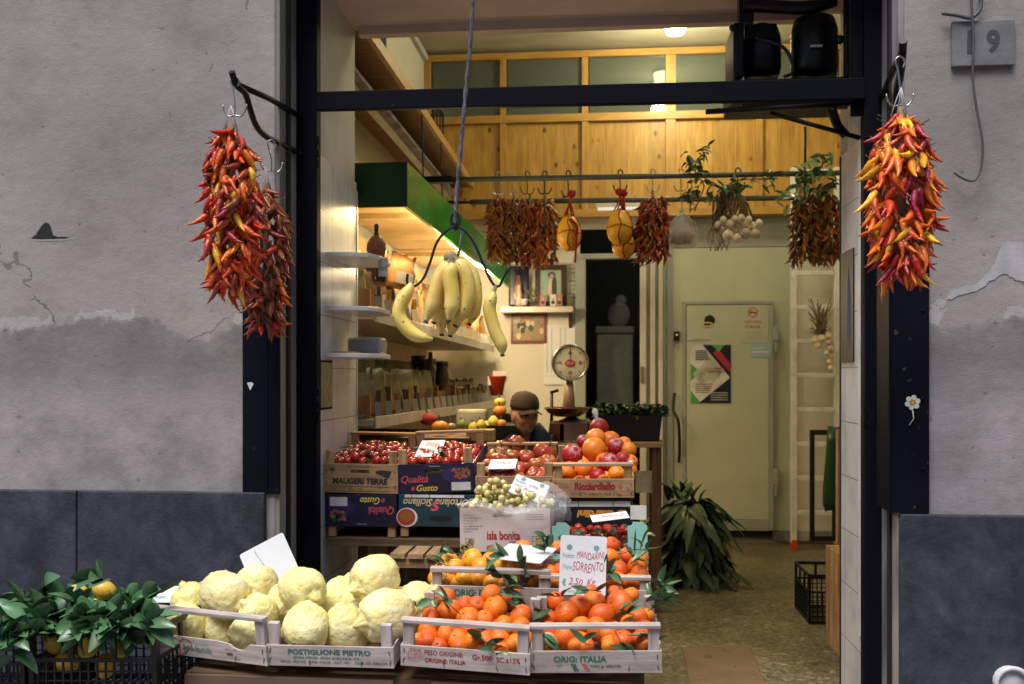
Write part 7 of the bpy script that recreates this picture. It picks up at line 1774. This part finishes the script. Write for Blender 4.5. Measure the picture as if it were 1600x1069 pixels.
# faces of the packets look towards the aisle (+x) and the street
UG, LG = 'packets on the upper wall shelf', 'packets on the lower wall shelf'
for i in range(30):
    s = .01+i*.033; h_ = .30 if i < 12 else .27
    for row in range(2):
        off = .09+row*.13; p = shelfpos(UA, UB, s+row*.012, off)
        packet('brown paper packet in the crowded row on the upper wall shelf' if row == 0 else 'brown paper packet in the back row of the upper wall shelf', p, .11, .06, h_*rg.uniform(.85,1.1)*(1 if row == 0 else 1.35), [rg.choice(('beans_dark','kraft','olive_bag','beans_pink','black_print')), rg.choice(('kraft','kraft','olive_bag','beans_dark'))], 48+rg.uniform(-15,15), rg.uniform(-8,4), i*3+row, UG)
for i in range(19):                                      # price tags on the lip
    for (A_, B_, nm) in ((UA, UB, 'upper'), (LA, LB, 'lower')):
        s = .015+i*.052; p = A_.lerp(B_, s); x0 = p.x-.002
        t = thing('price_tag', 'small grey price label clipped along the %s shelf edge, %s' % (nm, 'near end' if i < 6 else 'middle' if i < 13 else 'far end'), 'label', (x0, p.y, p.z), group='price labels on the %s shelf' % nm)
        bm = NB(); hexa(bm, [(x0,p.y-.012,p.z+.013),(x0+.030,p.y+.008,p.z+.013),(x0+.028,p.y+.010,p.z+.013),(x0-.002,p.y-.010,p.z+.013),(x0-.012,p.y-.012,p.z+.088),(x0+.018,p.y+.008,p.z+.088),(x0+.016,p.y+.010,p.z+.088),(x0-.014,p.y-.010,p.z+.088)]); obj('card', bm, 'tag_grey', t)
        bm = NB(); box(bm, p.x-.075, p.x-.03, p.y-.022, p.y-.010, p.z+.0, p.z+.125+.02*(i%3), 0); obj('holder', bm, ('kraft','beans_dark','jar_amber')[i%3], t)
for i in range(9):
    s = .01+i*.05; p = shelfpos(LA, LB, s, .10)
    m0 = ('beans_pale','beans_pink','beans_pale','beans_dark','beans_pale','beans_pink','beans_dark','beans_dark','beans_dark')[i]
    packet(('packet of pale speckled beans at the near end of the lower shelf','packet of pink beans second on the lower shelf')[i] if i < 2 else 'olive-topped packet in the row on the lower wall shelf', p, .125, .06, .27, [m0, 'olive_bag'], 40+rg.uniform(-8,8), rg.uniform(-12,0), 80+i, LG)
    p = shelfpos(LA, LB, s+.02, .24); packet('olive packet in the back row of the lower wall shelf', p, .13, .06, .33, ['beans_dark','olive_bag'], 40+rg.uniform(-12,12), rg.uniform(-8,4), 95+i, LG)
def jar(label, pos, r, h_, mat, lid, group, neck=.8):
    t = thing('jar', label, 'jar', pos, group=group)
    bm = NB(); lathe(bm, [(r*.9,0),(r,.01),(r,h_*.72),(r*neck,h_*.85),(r*neck,h_*.9)], 14, Matrix.Translation(pos)); obj('glass', bm, mat, t)
    bm = NB(); lathe(bm, [(r*neck*1.05,h_*.9),(r*neck*1.05,h_),(r*neck*.9,h_*1.005)], 14, Matrix.Translation(pos)); obj('lid', bm, lid, t)
for i, (s, off, r, h_) in enumerate(((.47,.12,.034,.40),(.50,.20,.055,.34),(.545,.10,.052,.34),(.53,.26,.06,.38),(.58,.22,.05,.36))):
    jar(('slim dark bottle before the tall jars on the lower shelf','tall dark jar, first of the pair on the lower shelf','tall dark jar, second of the pair on the lower shelf','tall dark jar in the back row of the lower shelf','tall dark jar at the back right of the pair')[i], shelfpos(LA, LB, s, off), r, h_, 'jar_dark', 'lid_dark', 'dark jars on the lower shelf', .45 if i == 0 else .85)
for i in range(15):
    for row in range(2):
        jar('small gold-lidded jar in the far half of the lower wall shelf', shelfpos(LA, LB, .60+i*.026, .08+row*.12), .042, .15+row*.07, rg.choice(('jar_amber','jar_dark')), 'lid_gold' if rg.random() < .6 else 'lid_dark', 'gold-lidded jars on the lower shelf')
# gold bags on top of the near upper goods
packet('golden paper bag standing above the upper shelf packets', P(604,440,5.1)-Vector((.06,0,.02)), .12, .07, .20, ['kraft','kraft'], 40, 6, 301, UG)
packet('wide golden paper bag leaning above the upper shelf packets', P(640,445,5.4)-Vector((.06,0,.02)), .17, .08, .20, ['kraft','kraft'], 40, 10, 302, UG)
# red bucket with papers at the end of the shelf
t = thing('red_bucket', 'red bucket with white papers at the far end of the lower shelf', 'bucket', P(776,612,7.6))
bm = NB(); lathe(bm, [(.05,0),(.075,.15),(.08,.155)], 16, Matrix.Translation(P(776,618,7.6))); obj('bucket', bm, 'red_plastic', t)
bm = NB(); bpx(bm, 770, 580, 792, 596, 7.62, .004); obj('paper', bm, 'card_white', t)
bm = NB(); bpx(bm, 762, 588, 778, 602, 7.55, .004); obj('paper', bm, 'card_white', t)
# ---- small marble shelves on the tiled pier
for i, (yl, yr, lb) in enumerate(((383,408,'topmost small marble shelf on the tiled pier, with a gourd jar'),(468,489,'middle small marble shelf on the tiled pier'),(547,560,'lowest small marble shelf on the tiled pier'))):
    z = P(580,(yr+yl)/2 if 0 else yr, 4.45).z+.0
    z = CZ-((yr)-HY)*dep(-1.0,4.33)/F
    bm = NB(); xw = XL+.001; y0, y1 = 4.14, 4.60; xo = X(600, 4.36)
    out = [(xw,y0),(xo-.10,y0),(xo-.03,y0+.05),(xo,y0+.14),(xo,y1-.1),(xo-.03,y1),(xw,y1)]
    f = bm.faces.new([bm.verts.new((a, b, z)) for a, b in out]); g = bmesh.ops.extrude_face_region(bm, geom=[f])
    for v in g['geom']:
        if isinstance(v, bmesh.types.BMVert): v.co.z += .02
    t = thing('marble_shelf', lb, 'shelf', (xw, 4.35, z), group='small marble shelves on the pier'); obj('slab', bm, 'marble', t, bev=.003)
    ZS = z+.0205
    if i == 0:
        t = thing('gourd_jar', 'small round terracotta gourd with a dark neck on the top marble shelf', 'gourd', (X(588,4.45), 4.45, ZS))
        q = (X(588,4.45), 4.45, ZS); bm = NB(); lathe(bm, [(.02,0),(.038,.015),(.046,.05),(.044,.075),(.030,.10),(.012,.115)], 18, Matrix.Translation(q), 0, lambda v, a: Vector((v.x*(1+.03*math.cos(a*10)), v.y*(1+.03*math.cos(a*10)), v.z))); obj('body', bm, 'terracotta', t)
        bm = NB(); lathe(bm, [(.013,.112),(.009,.13),(.012,.16),(.006,.17)], 10, Matrix.Translation(q)); obj('neck', bm, 'jar_dark', t)
        c = Vector((xo+.003, 4.40, ZS+.0)); 
        t = thing('price_tag', 'white handwritten tag taped to the edge of the top marble shelf', 'tag', P(597,430,4.30)); bm = NB(); bpx(bm, 591, 403, 606, 432, 4.30, .002); obj('card', bm, 'label_grey', t)
        bm = NB(); text_into(bm, '4,00 €', (X(593,4.3), P(600,424,4.3).z, X(604,4.3), P(600,416,4.3).z), Matrix.Translation((0,4.298,0)) @ FRONT, 0); obj('writing', bm, 'blue_ink', t, recalc=False)
    if i == 2:
        t = thing('wrapped_box', 'dark box wrapped in clear film on the lowest marble shelf', 'box', (X(570,4.4), 4.4, ZS))
        bm = NB(); box(bm, X(548,4.4), X(597,4.4), 4.35, 4.48, ZS+.001, ZS+.07); obj('box', bm, 'jar_dark', t, bev=.01)
        bm = NB(); box(bm, X(548,4.4)-.004, X(597,4.4)+.006, 4.344, 4.486, ZS+.0005, ZS+.078); obj('film', bm, 'clear_plastic', t, bev=.012)
        bm = NB(); box(bm, XL+.02, XL+.12, 4.18, 4.34, ZS+.001, ZS+.008); tag(obj('paper_pile', bm, 'kraft'), 'thin pile of papers on the lowest marble shelf', 'papers')
        # plate standing on the middle shelf: clear leaning sheet
t = thing('tile_picture', 'small yellowish framed picture hung low on the tiled pier', 'picture', (XL+.01, 4.1, 1.45))
zt1, zt0 = CZ-(563-HY)*dep(XL,4.12)/F, CZ-(640-HY)*dep(XL,4.12)/F
bm = NB(); box(bm, XL+.001, XL+.012, 4.03, 4.22, zt0, zt1); obj('frame', bm, 'black_paint', t, bev=.003)
bm = NB(); box(bm, XL+.0122, XL+.014, 4.04, 4.21, zt0+.01, zt1-.01); obj('picture', bm, 'olive_bag', t)
# right pier: dark poster on the panel
t = thing('pier_poster', 'dark poster with a blue streak on the right tiled pier', 'poster', (XR-.004, 4.2, 1.6))
z1_, z0_ = CZ-(392-HY)*dep(XR,4.2)/F, CZ-(566-HY)*dep(XR,4.2)/F
bm = NB(); box(bm, XR-.006, XR-.002, 4.10, 4.31, z0_, z1_); obj('sheet', bm, 'black_print', t)
bm = NB(); poly(bm, [(XR-.0072,4.18,z1_-.06),(XR-.0072,4.14,z1_-.2),(XR-.0072,4.15,z0_+.06),(XR-.0072,4.20,z0_+.12)]); obj('blue_streak', bm, 'blue_ink', t, recalc=False)
# ================================================================ BACK WALL
YW = YB
t = thing('icon_shelf', 'white shelf on the back wall carrying holy pictures', 'shelf', P(838,490,YW))
bm = NB(); bpx(bm, 782, 479, 895, 488, YW-.22, .219); obj('board', bm, 'shelf_white', t, bev=.004)
bm = NB(); a = P(888,489,YW-.15); hexa(bm, [(a.x,YW-.17,a.z-.01),(a.x+.03,YW-.17,a.z-.01),(a.x+.03,YW-.001,a.z-.14),(a.x,YW-.001,a.z-.14),(a.x,YW-.17,a.z),(a.x+.03,YW-.17,a.z),(a.x+.03,YW-.001,a.z),(a.x,YW-.001,a.z)]); obj('bracket', bm, 'dark_frame', t)
def picture(label, x0, y0, x1, y1, Y, fm, inner, draw=None, inks=None, fw_=5, name='framed_picture', cat='picture'):
    t = thing(name, label, cat, P((x0+x1)/2, y1, Y))
    bm = NB()
    for r in ((x0,y0,x1,y0+fw_),(x0,y1-fw_,x1,y1),(x0,y0+fw_,x0+fw_,y1-fw_),(x1-fw_,y0+fw_,x1,y1-fw_)): bpx(bm, *r, Y-.02, .019)
    obj('frame', bm, fm, t)
    bm = NB(); bpx(bm, x0+fw_, y0+fw_, x1-fw_, y1-fw_, Y-.012, .01); im = obj('picture', bm, inner, t)
    if draw:
        bm = NB(); M = Matrix.Translation((0,Y-.0145,0)) @ FRONT
        def E(cx, cy, rx, ry, mi, z=0): c = P(cx, cy, Y); blob_into(bm, c.x, c.z, S(cx,Y,rx), S(cx,Y,ry), M, mi, z, 14)
        draw(E); obj('figure', bm, inks, im, recalc=False)
    return t
simple('icon_sky', (.20,.34,.30), .5, c2=(.35,.42,.30), ns=3); simple('robe_dark', (.05,.05,.04), .6); simple('robe_cream', (.62,.5,.36), .6); simple('robe_rose', (.45,.2,.17), .6)
def f1(E): E(862,455,6,22,1,.001); E(866,450,4,20,0,.002); E(862,432,3.5,4,2,.003); E(862,430,6,5,0,.0005)
picture('framed holy picture of a robed figure on pale blue, right on the icon shelf', 836, 414, 885, 479, YW-.05, 'dark_frame', 'icon_sky', f1, ['robe_dark','robe_cream','skin'], 8)
def f2(E): E(810,452,5,18,0,.001); E(810,434,3,4,1,.002); E(810,462,7,8,2,.0005)
picture('framed holy picture of a pale rose figure on dark, left on the icon shelf', 795, 416, 826, 478, YW-.06, 'black_paint', 'navy_print', f2, ['robe_rose','skin','robe_cream'], 2)
t = thing('pale_statuette', 'small pale statuette before the left holy picture', 'statuette', P(811,478,YW-.14)); bm = NB(); q = P(811,478,YW-.14); lathe(bm, [(.03,0),(.028,.05),(.02,.10),(.024,.13),(.012,.155),(.016,.17),(.012,.19),(.002,.2)], 12, Matrix.Translation(q)); obj('figure', bm, 'robe_cream', t)
t = thing('white_pot', 'small white pot with dried flowers on the icon shelf', 'pot', P(819,478,YW-.17)); q = P(819,477,YW-.18); bm = NB(); lathe(bm, [(.028,0),(.034,.05),(.036,.055)], 14, Matrix.Translation(q)); obj('pot', bm, 'white_print', t)
bm = NB(); c0 = P(832,462,YW-.15)
for k in range(30): ball(bm, c0+Vector((random.uniform(-.05,.05), random.uniform(-.03,.03), random.uniform(-.06,.07))), .009, 6)
o = obj('dried_flowers', bm, 'olive_bag'); tag(o, 'dry yellow flower posy on the icon shelf', 'flowers')
for i, (x, m) in enumerate(((848,'robe_rose'),(864,'white_print'),(874,'robe_rose'))):
    t = thing('small_photo', ('small portrait photo with dark frame, left of three','small white-backed portrait photo, middle of three','small reddish portrait photo, right of three')[i], 'photo', P(x, 478, YW-.16), group='small portrait photos on the icon shelf')
    bm = NB(); bpx(bm, x-4.5, 460, x+4.5, 478, YW-.17, .006); obj('card', bm, m, t)
    bm = NB(); M = Matrix.Translation((0,YW-.172,0)) @ FRONT; c = P(x,468,YW-.17); blob_into(bm, c.x, c.z, .011, .014, M, 0, .001, 10); blob_into(bm, c.x, c.z-.028, .018, .018, M, 1, 0, 10); obj('portrait', bm, ['skin','robe_dark'], t, recalc=False)
def f3(E):
    for k in range(16): E(806+random.Random(k).uniform(0,42), 498+random.Random(k+40).uniform(0,30), 3.5, 5, k%3, .0005+.0001*k)
picture('framed dark group picture under the icon shelf', 798, 489, 854, 536, YW, 'red_frame', 'olive_bag', f3, ['robe_rose','robe_dark','robe_cream'], 4)
t = thing('wall_calendar', 'large white wall calendar behind the scale', 'calendar', P(874,600,YW)); bm = NB(); bpx(bm, 850, 507, 899, 601, YW-.012, .010); obj('sheet', bm, 'card_white', t)
bm = NB(); M = Matrix.Translation((0,YW-.0135,0)) @ FRONT
for k in range(26):
    y = 514+k*2.7
    for x in (855, 862, 876, 883): c = P(x, y, YW); rect_into(bm, (c.x-.007, c.z-.004, c.x+.007, c.z+.004), M, 0)
c = P(852,588,YW); d_ = P(897,587,YW); rect_into(bm, (c.x, c.z, d_.x, c.z+.003), M, 0); obj('print', bm, 'label_grey', t, recalc=False)
t = thing('wall_notice', 'narrow printed notice right of the holy pictures', 'notice', P(893,475,YW)); bm = NB(); bpx(bm, 886, 413, 904, 478, YW-.012, .010); obj('sheet', bm, 'label_grey', t)
bm = NB()
for k in range(9): c = P(895,420+k*6.5,YW); rect_into(bm, (c.x-.035+.02*(k%3), c.z-.004, c.x+.04, c.z+.003), M, 0)
obj('print', bm, 'dark_ink', t, recalc=False)
# ================================================================ RIGHT SIDE FLOOR THINGS
# planter on a wooden table
t = thing('side_table', 'wooden side table with the black planter', 'table', P(990,700,6.2)); zt6 = P(990,691,6.15).z
bm = NB(); box(bm, X(930,6.2), X(1037,6.2), 6.15, 6.6, zt6-.035, zt6); obj('table_top', bm, 'amber_wood_along', t, bev=.004)
for x_ in (X(945,6.2), X(1026,6.2)):
    for y_ in (6.2, 6.55): bm = NB(); box(bm, x_-.03, x_+.03, y_-.02, y_+.02, .001, zt6-.036); obj('leg', bm, 'old_wood_up', t)
bm = NB(); box(bm, X(993,6.2), X(1022,6.2), 6.20, 6.22, P(1000,770,6.2).z, P(1000,736,6.2).z); obj('board', bm, 'label_grey', t)
t = thing('herb_planter', 'black planter box full of low dark green herbs', 'planter', P(985,690,6.25))
bm = NB(); a, b = X(935,6.25), X(1034,6.25); hexa(bm, [(a+.02,6.2,zt6+.001),(b-.02,6.2,zt6+.001),(b-.02,6.42,zt6+.001),(a+.02,6.42,zt6+.001),(a,6.18,zt6+.17),(b,6.18,zt6+.17),(b,6.44,zt6+.17),(a,6.44,zt6+.17)]); obj('box', bm, 'black_plastic', t)
bm = NB(); rg = random.Random(4)
for i in range(420):
    p = Vector((rg.uniform(a-.02,b+.03), rg.uniform(6.18,6.42), zt6+.16+rg.random()*.065)); leaf(bm, Matrix.Translation(p) @ rotm(Vector((rg.uniform(-1,1), rg.uniform(-1,.5), rg.uniform(-.4,.8)))), .045, .03, .2, 0, .2, 3)
o = obj('herbs', bm, 'leaf_deep', t, recalc=False); o['kind'] = 'stuff'
# heap of leafy greens on the floor
t = thing('leafy_greens_heap', 'large heap of long-leaved green vegetables on the shop floor', 'greens', P(1085,893,7.2)); rg = random.Random(12)
c = P(1078,890,7.2); c.z = 0
bm = NB(); lathe(bm, [(.13,.0),(.16,.25),(.14,.34)], 16, Matrix.Translation((c.x,c.y,.002))); obj('bucket', bm, 'black_plastic', t)
bm = NB()
for i in range(330):
    th = rg.random()*6.28; hz = rg.uniform(.08,.58); rr = .06+.15*rg.random()*(1-hz*.5); p = Vector((c.x+rr*math.cos(th), c.y+rr*math.sin(th), hz)); d = Vector((math.cos(th), math.sin(th), rg.uniform(-.5,.5)))
    leaf(bm, Matrix.Translation(p) @ rotm(d, rg.uniform(-.6,.6)), rg.uniform(.12,.21), rg.uniform(.05,.09), rg.uniform(.7,1.8), 0 if rg.random() < .93 else 1, .2, 6)
for i in range(16):
    p = Vector((c.x-.05+rg.uniform(-.12,.12), c.y-.05+rg.uniform(-.1,.1), .60)); leaf(bm, Matrix.Translation(p) @ rotm(Vector((rg.uniform(-.5,.5), rg.uniform(-.5,.5), 1))), rg.uniform(.10,.18), .05, .3, 1 if i%4 == 0 else 0, .3, 5)
for i in range(10): th = rg.uniform(-2.6,-.4); p = Vector((c.x+.25*math.cos(th)+(.05 if i%2 else 0), c.y+.2*math.sin(th), .10)); leaf(bm, Matrix.Translation(p) @ rotm(Vector((math.cos(th),math.sin(th),-.1))), .26, .07, .3, 0, .15, 6)
o = obj('leaves', bm, ['leaf_deep','leaf_pale'], t, recalc=False)
o['kind'] = 'stuff'
for (x, y) in ((1068,947),(1190,960),(1160,905),(1090,912)):
    p = P(x, y, 6); k_ = 1.5*F/(y-HY); Yf = (k_+X(x,k_)*SA)/CA; bm = NB(); leaf(bm, Matrix.Translation((X(x,Yf), Yf, .006)) @ rotm((rg.uniform(-1,1),rg.uniform(-1,1),0)), .05, .015, 0, 0, .1, 3); tag(obj('fallen_leaf', bm, 'leaf_dark', recalc=False), 'small dark leaf scrap fallen on the shop floor', 'leaf', 'leaf scraps on the floor')
# cardboard mat on the floor
def floorpt(x, y, z=.004):
    d = (CZ-z)*F/(y-HY); u = (x-CX)/F; return Vector((u*d*CA-d*SA, u*d*SA+d*CA, z))
bm = NB(); q = [(1066,1011),(1120,1010),(1172,1012),(1180,1030),(1200,1080),(1215,1110),(1150,1112),(1086,1112),(1076,1060)]
top = [floorpt(x, y, .010) for x, y in q]; bot = [Vector((p.x, p.y, .002)) for p in top]
vt = [bm.verts.new(p) for p in top]; vb = [bm.verts.new(p) for p in bot]; bm.faces.new(vt)
for i in range(len(vt)): bm.faces.new((vt[i], vt[(i+1)%len(vt)], vb[(i+1)%len(vt)], vb[i]))
t = thing('floor_mat', 'worn piece of brown cardboard lying on the shop floor', 'mat', floorpt(1130,1050,0)); obj('sheet', bm, 'mat_card', t)
bm = NB()
for (x, y, a, b) in ((1107,1025,9,4),(1135,1016,5,2),(1147,1039,4,2.5),(1092,1060,6,2),(1175,1052,5,2)):
    bm.faces.new([bm.verts.new(floorpt(x+a*math.cos(k)*random.uniform(.7,1.1), y+b*math.sin(k)*random.uniform(.7,1.1), .0116)) for k in [2*math.pi*j/10 for j in range(10)]])
obj('hole', bm, 'terrazzo', t, recalc=False)
# black crate and wooden crates on the right
fp = floorpt(1241,936,0); fq = floorpt(1262,975,0); fq = floorpt(1283,976,0)
Mx = Matrix.Translation((1.244, 5.98, .003))
lattice_crate('plastic_crate', 'black plastic crate on the floor beside the wooden crates', 'crate', .40, .43, .30, Mx)
t = thing('wooden_crate', 'slatted wooden crate standing on end by the right pier', 'crate', (1.26, 5.3, 0))
for i in range(3):
    bm = NB(); box(bm, 1.26, 1.269, 5.31+i*.1, 5.31+i*.1+.088, .003, .55); obj('slat', bm, 'amber_wood_up', t, bev=.002)
for i in range(3):
    bm = NB(); box(bm, 1.262+i*.1, 1.262+i*.1+.088, 5.295, 5.304, .003, .55); obj('slat', bm, 'amber_wood_up', t, bev=.002)
bm = NB(); box(bm, 1.27, 1.55, 5.306, 5.60, .535, .549); obj('end_board', bm, 'amber_wood_along', t)
t = thing('plank_stack', 'tall pale planks standing upright behind, at the pier edge', 'planks', (X(1310,6.6), 6.6, 0))
for k in range(3):
    a = X(1309,6.6)+k*.03; bm = NB(); box(bm, a, a+.025, 6.6+.02*k, 6.66+.02*k, .003, P(1310,672,6.6).z-.03*k); obj('plank', bm, 'amber_wood_up', t, bev=.002)
bm = NB(); 
for r in ((1266,672,1273,846),(1301,672,1308,846),(1273,672,1301,680),(1273,838,1301,846)): bpx(bm, *r, 7.9, .03)
tag(obj('metal_rack', bm, 'black_plastic'), 'black rectangular metal rack standing before the ladder foot', 'rack')
t = thing('green_bag', 'thin green plastic bag hanging at the right', 'bag', P(1299,700,6.9)); bm = NB(); rows = []
for k_, (xl, xr, y) in enumerate(((1303,1307,668),(1300,1309,690),(1297,1311,720),(1294,1312,760),(1292,1312,785),(1297,1310,797))):
    rows.append([noisy(P(xl+(xr-xl)*i/5, y, 6.9-.05*math.sin(math.pi*i/5)), .012) for i in range(6)])
V_ = [[bm.verts.new(p) for p in r] for r in rows]
for r0, r1 in zip(V_, V_[1:]):
    for i in range(5): f = bm.faces.new((r0[i], r0[i+1], r1[i+1], r1[i])); f.smooth = True
o = obj('bag', bm, 'green_plastic', t, recalc=False); s_ = o.modifiers.new('s','SOLIDIFY'); s_.thickness = .04
# interior fill: added second ceiling lamp, canopy point lights and back room light
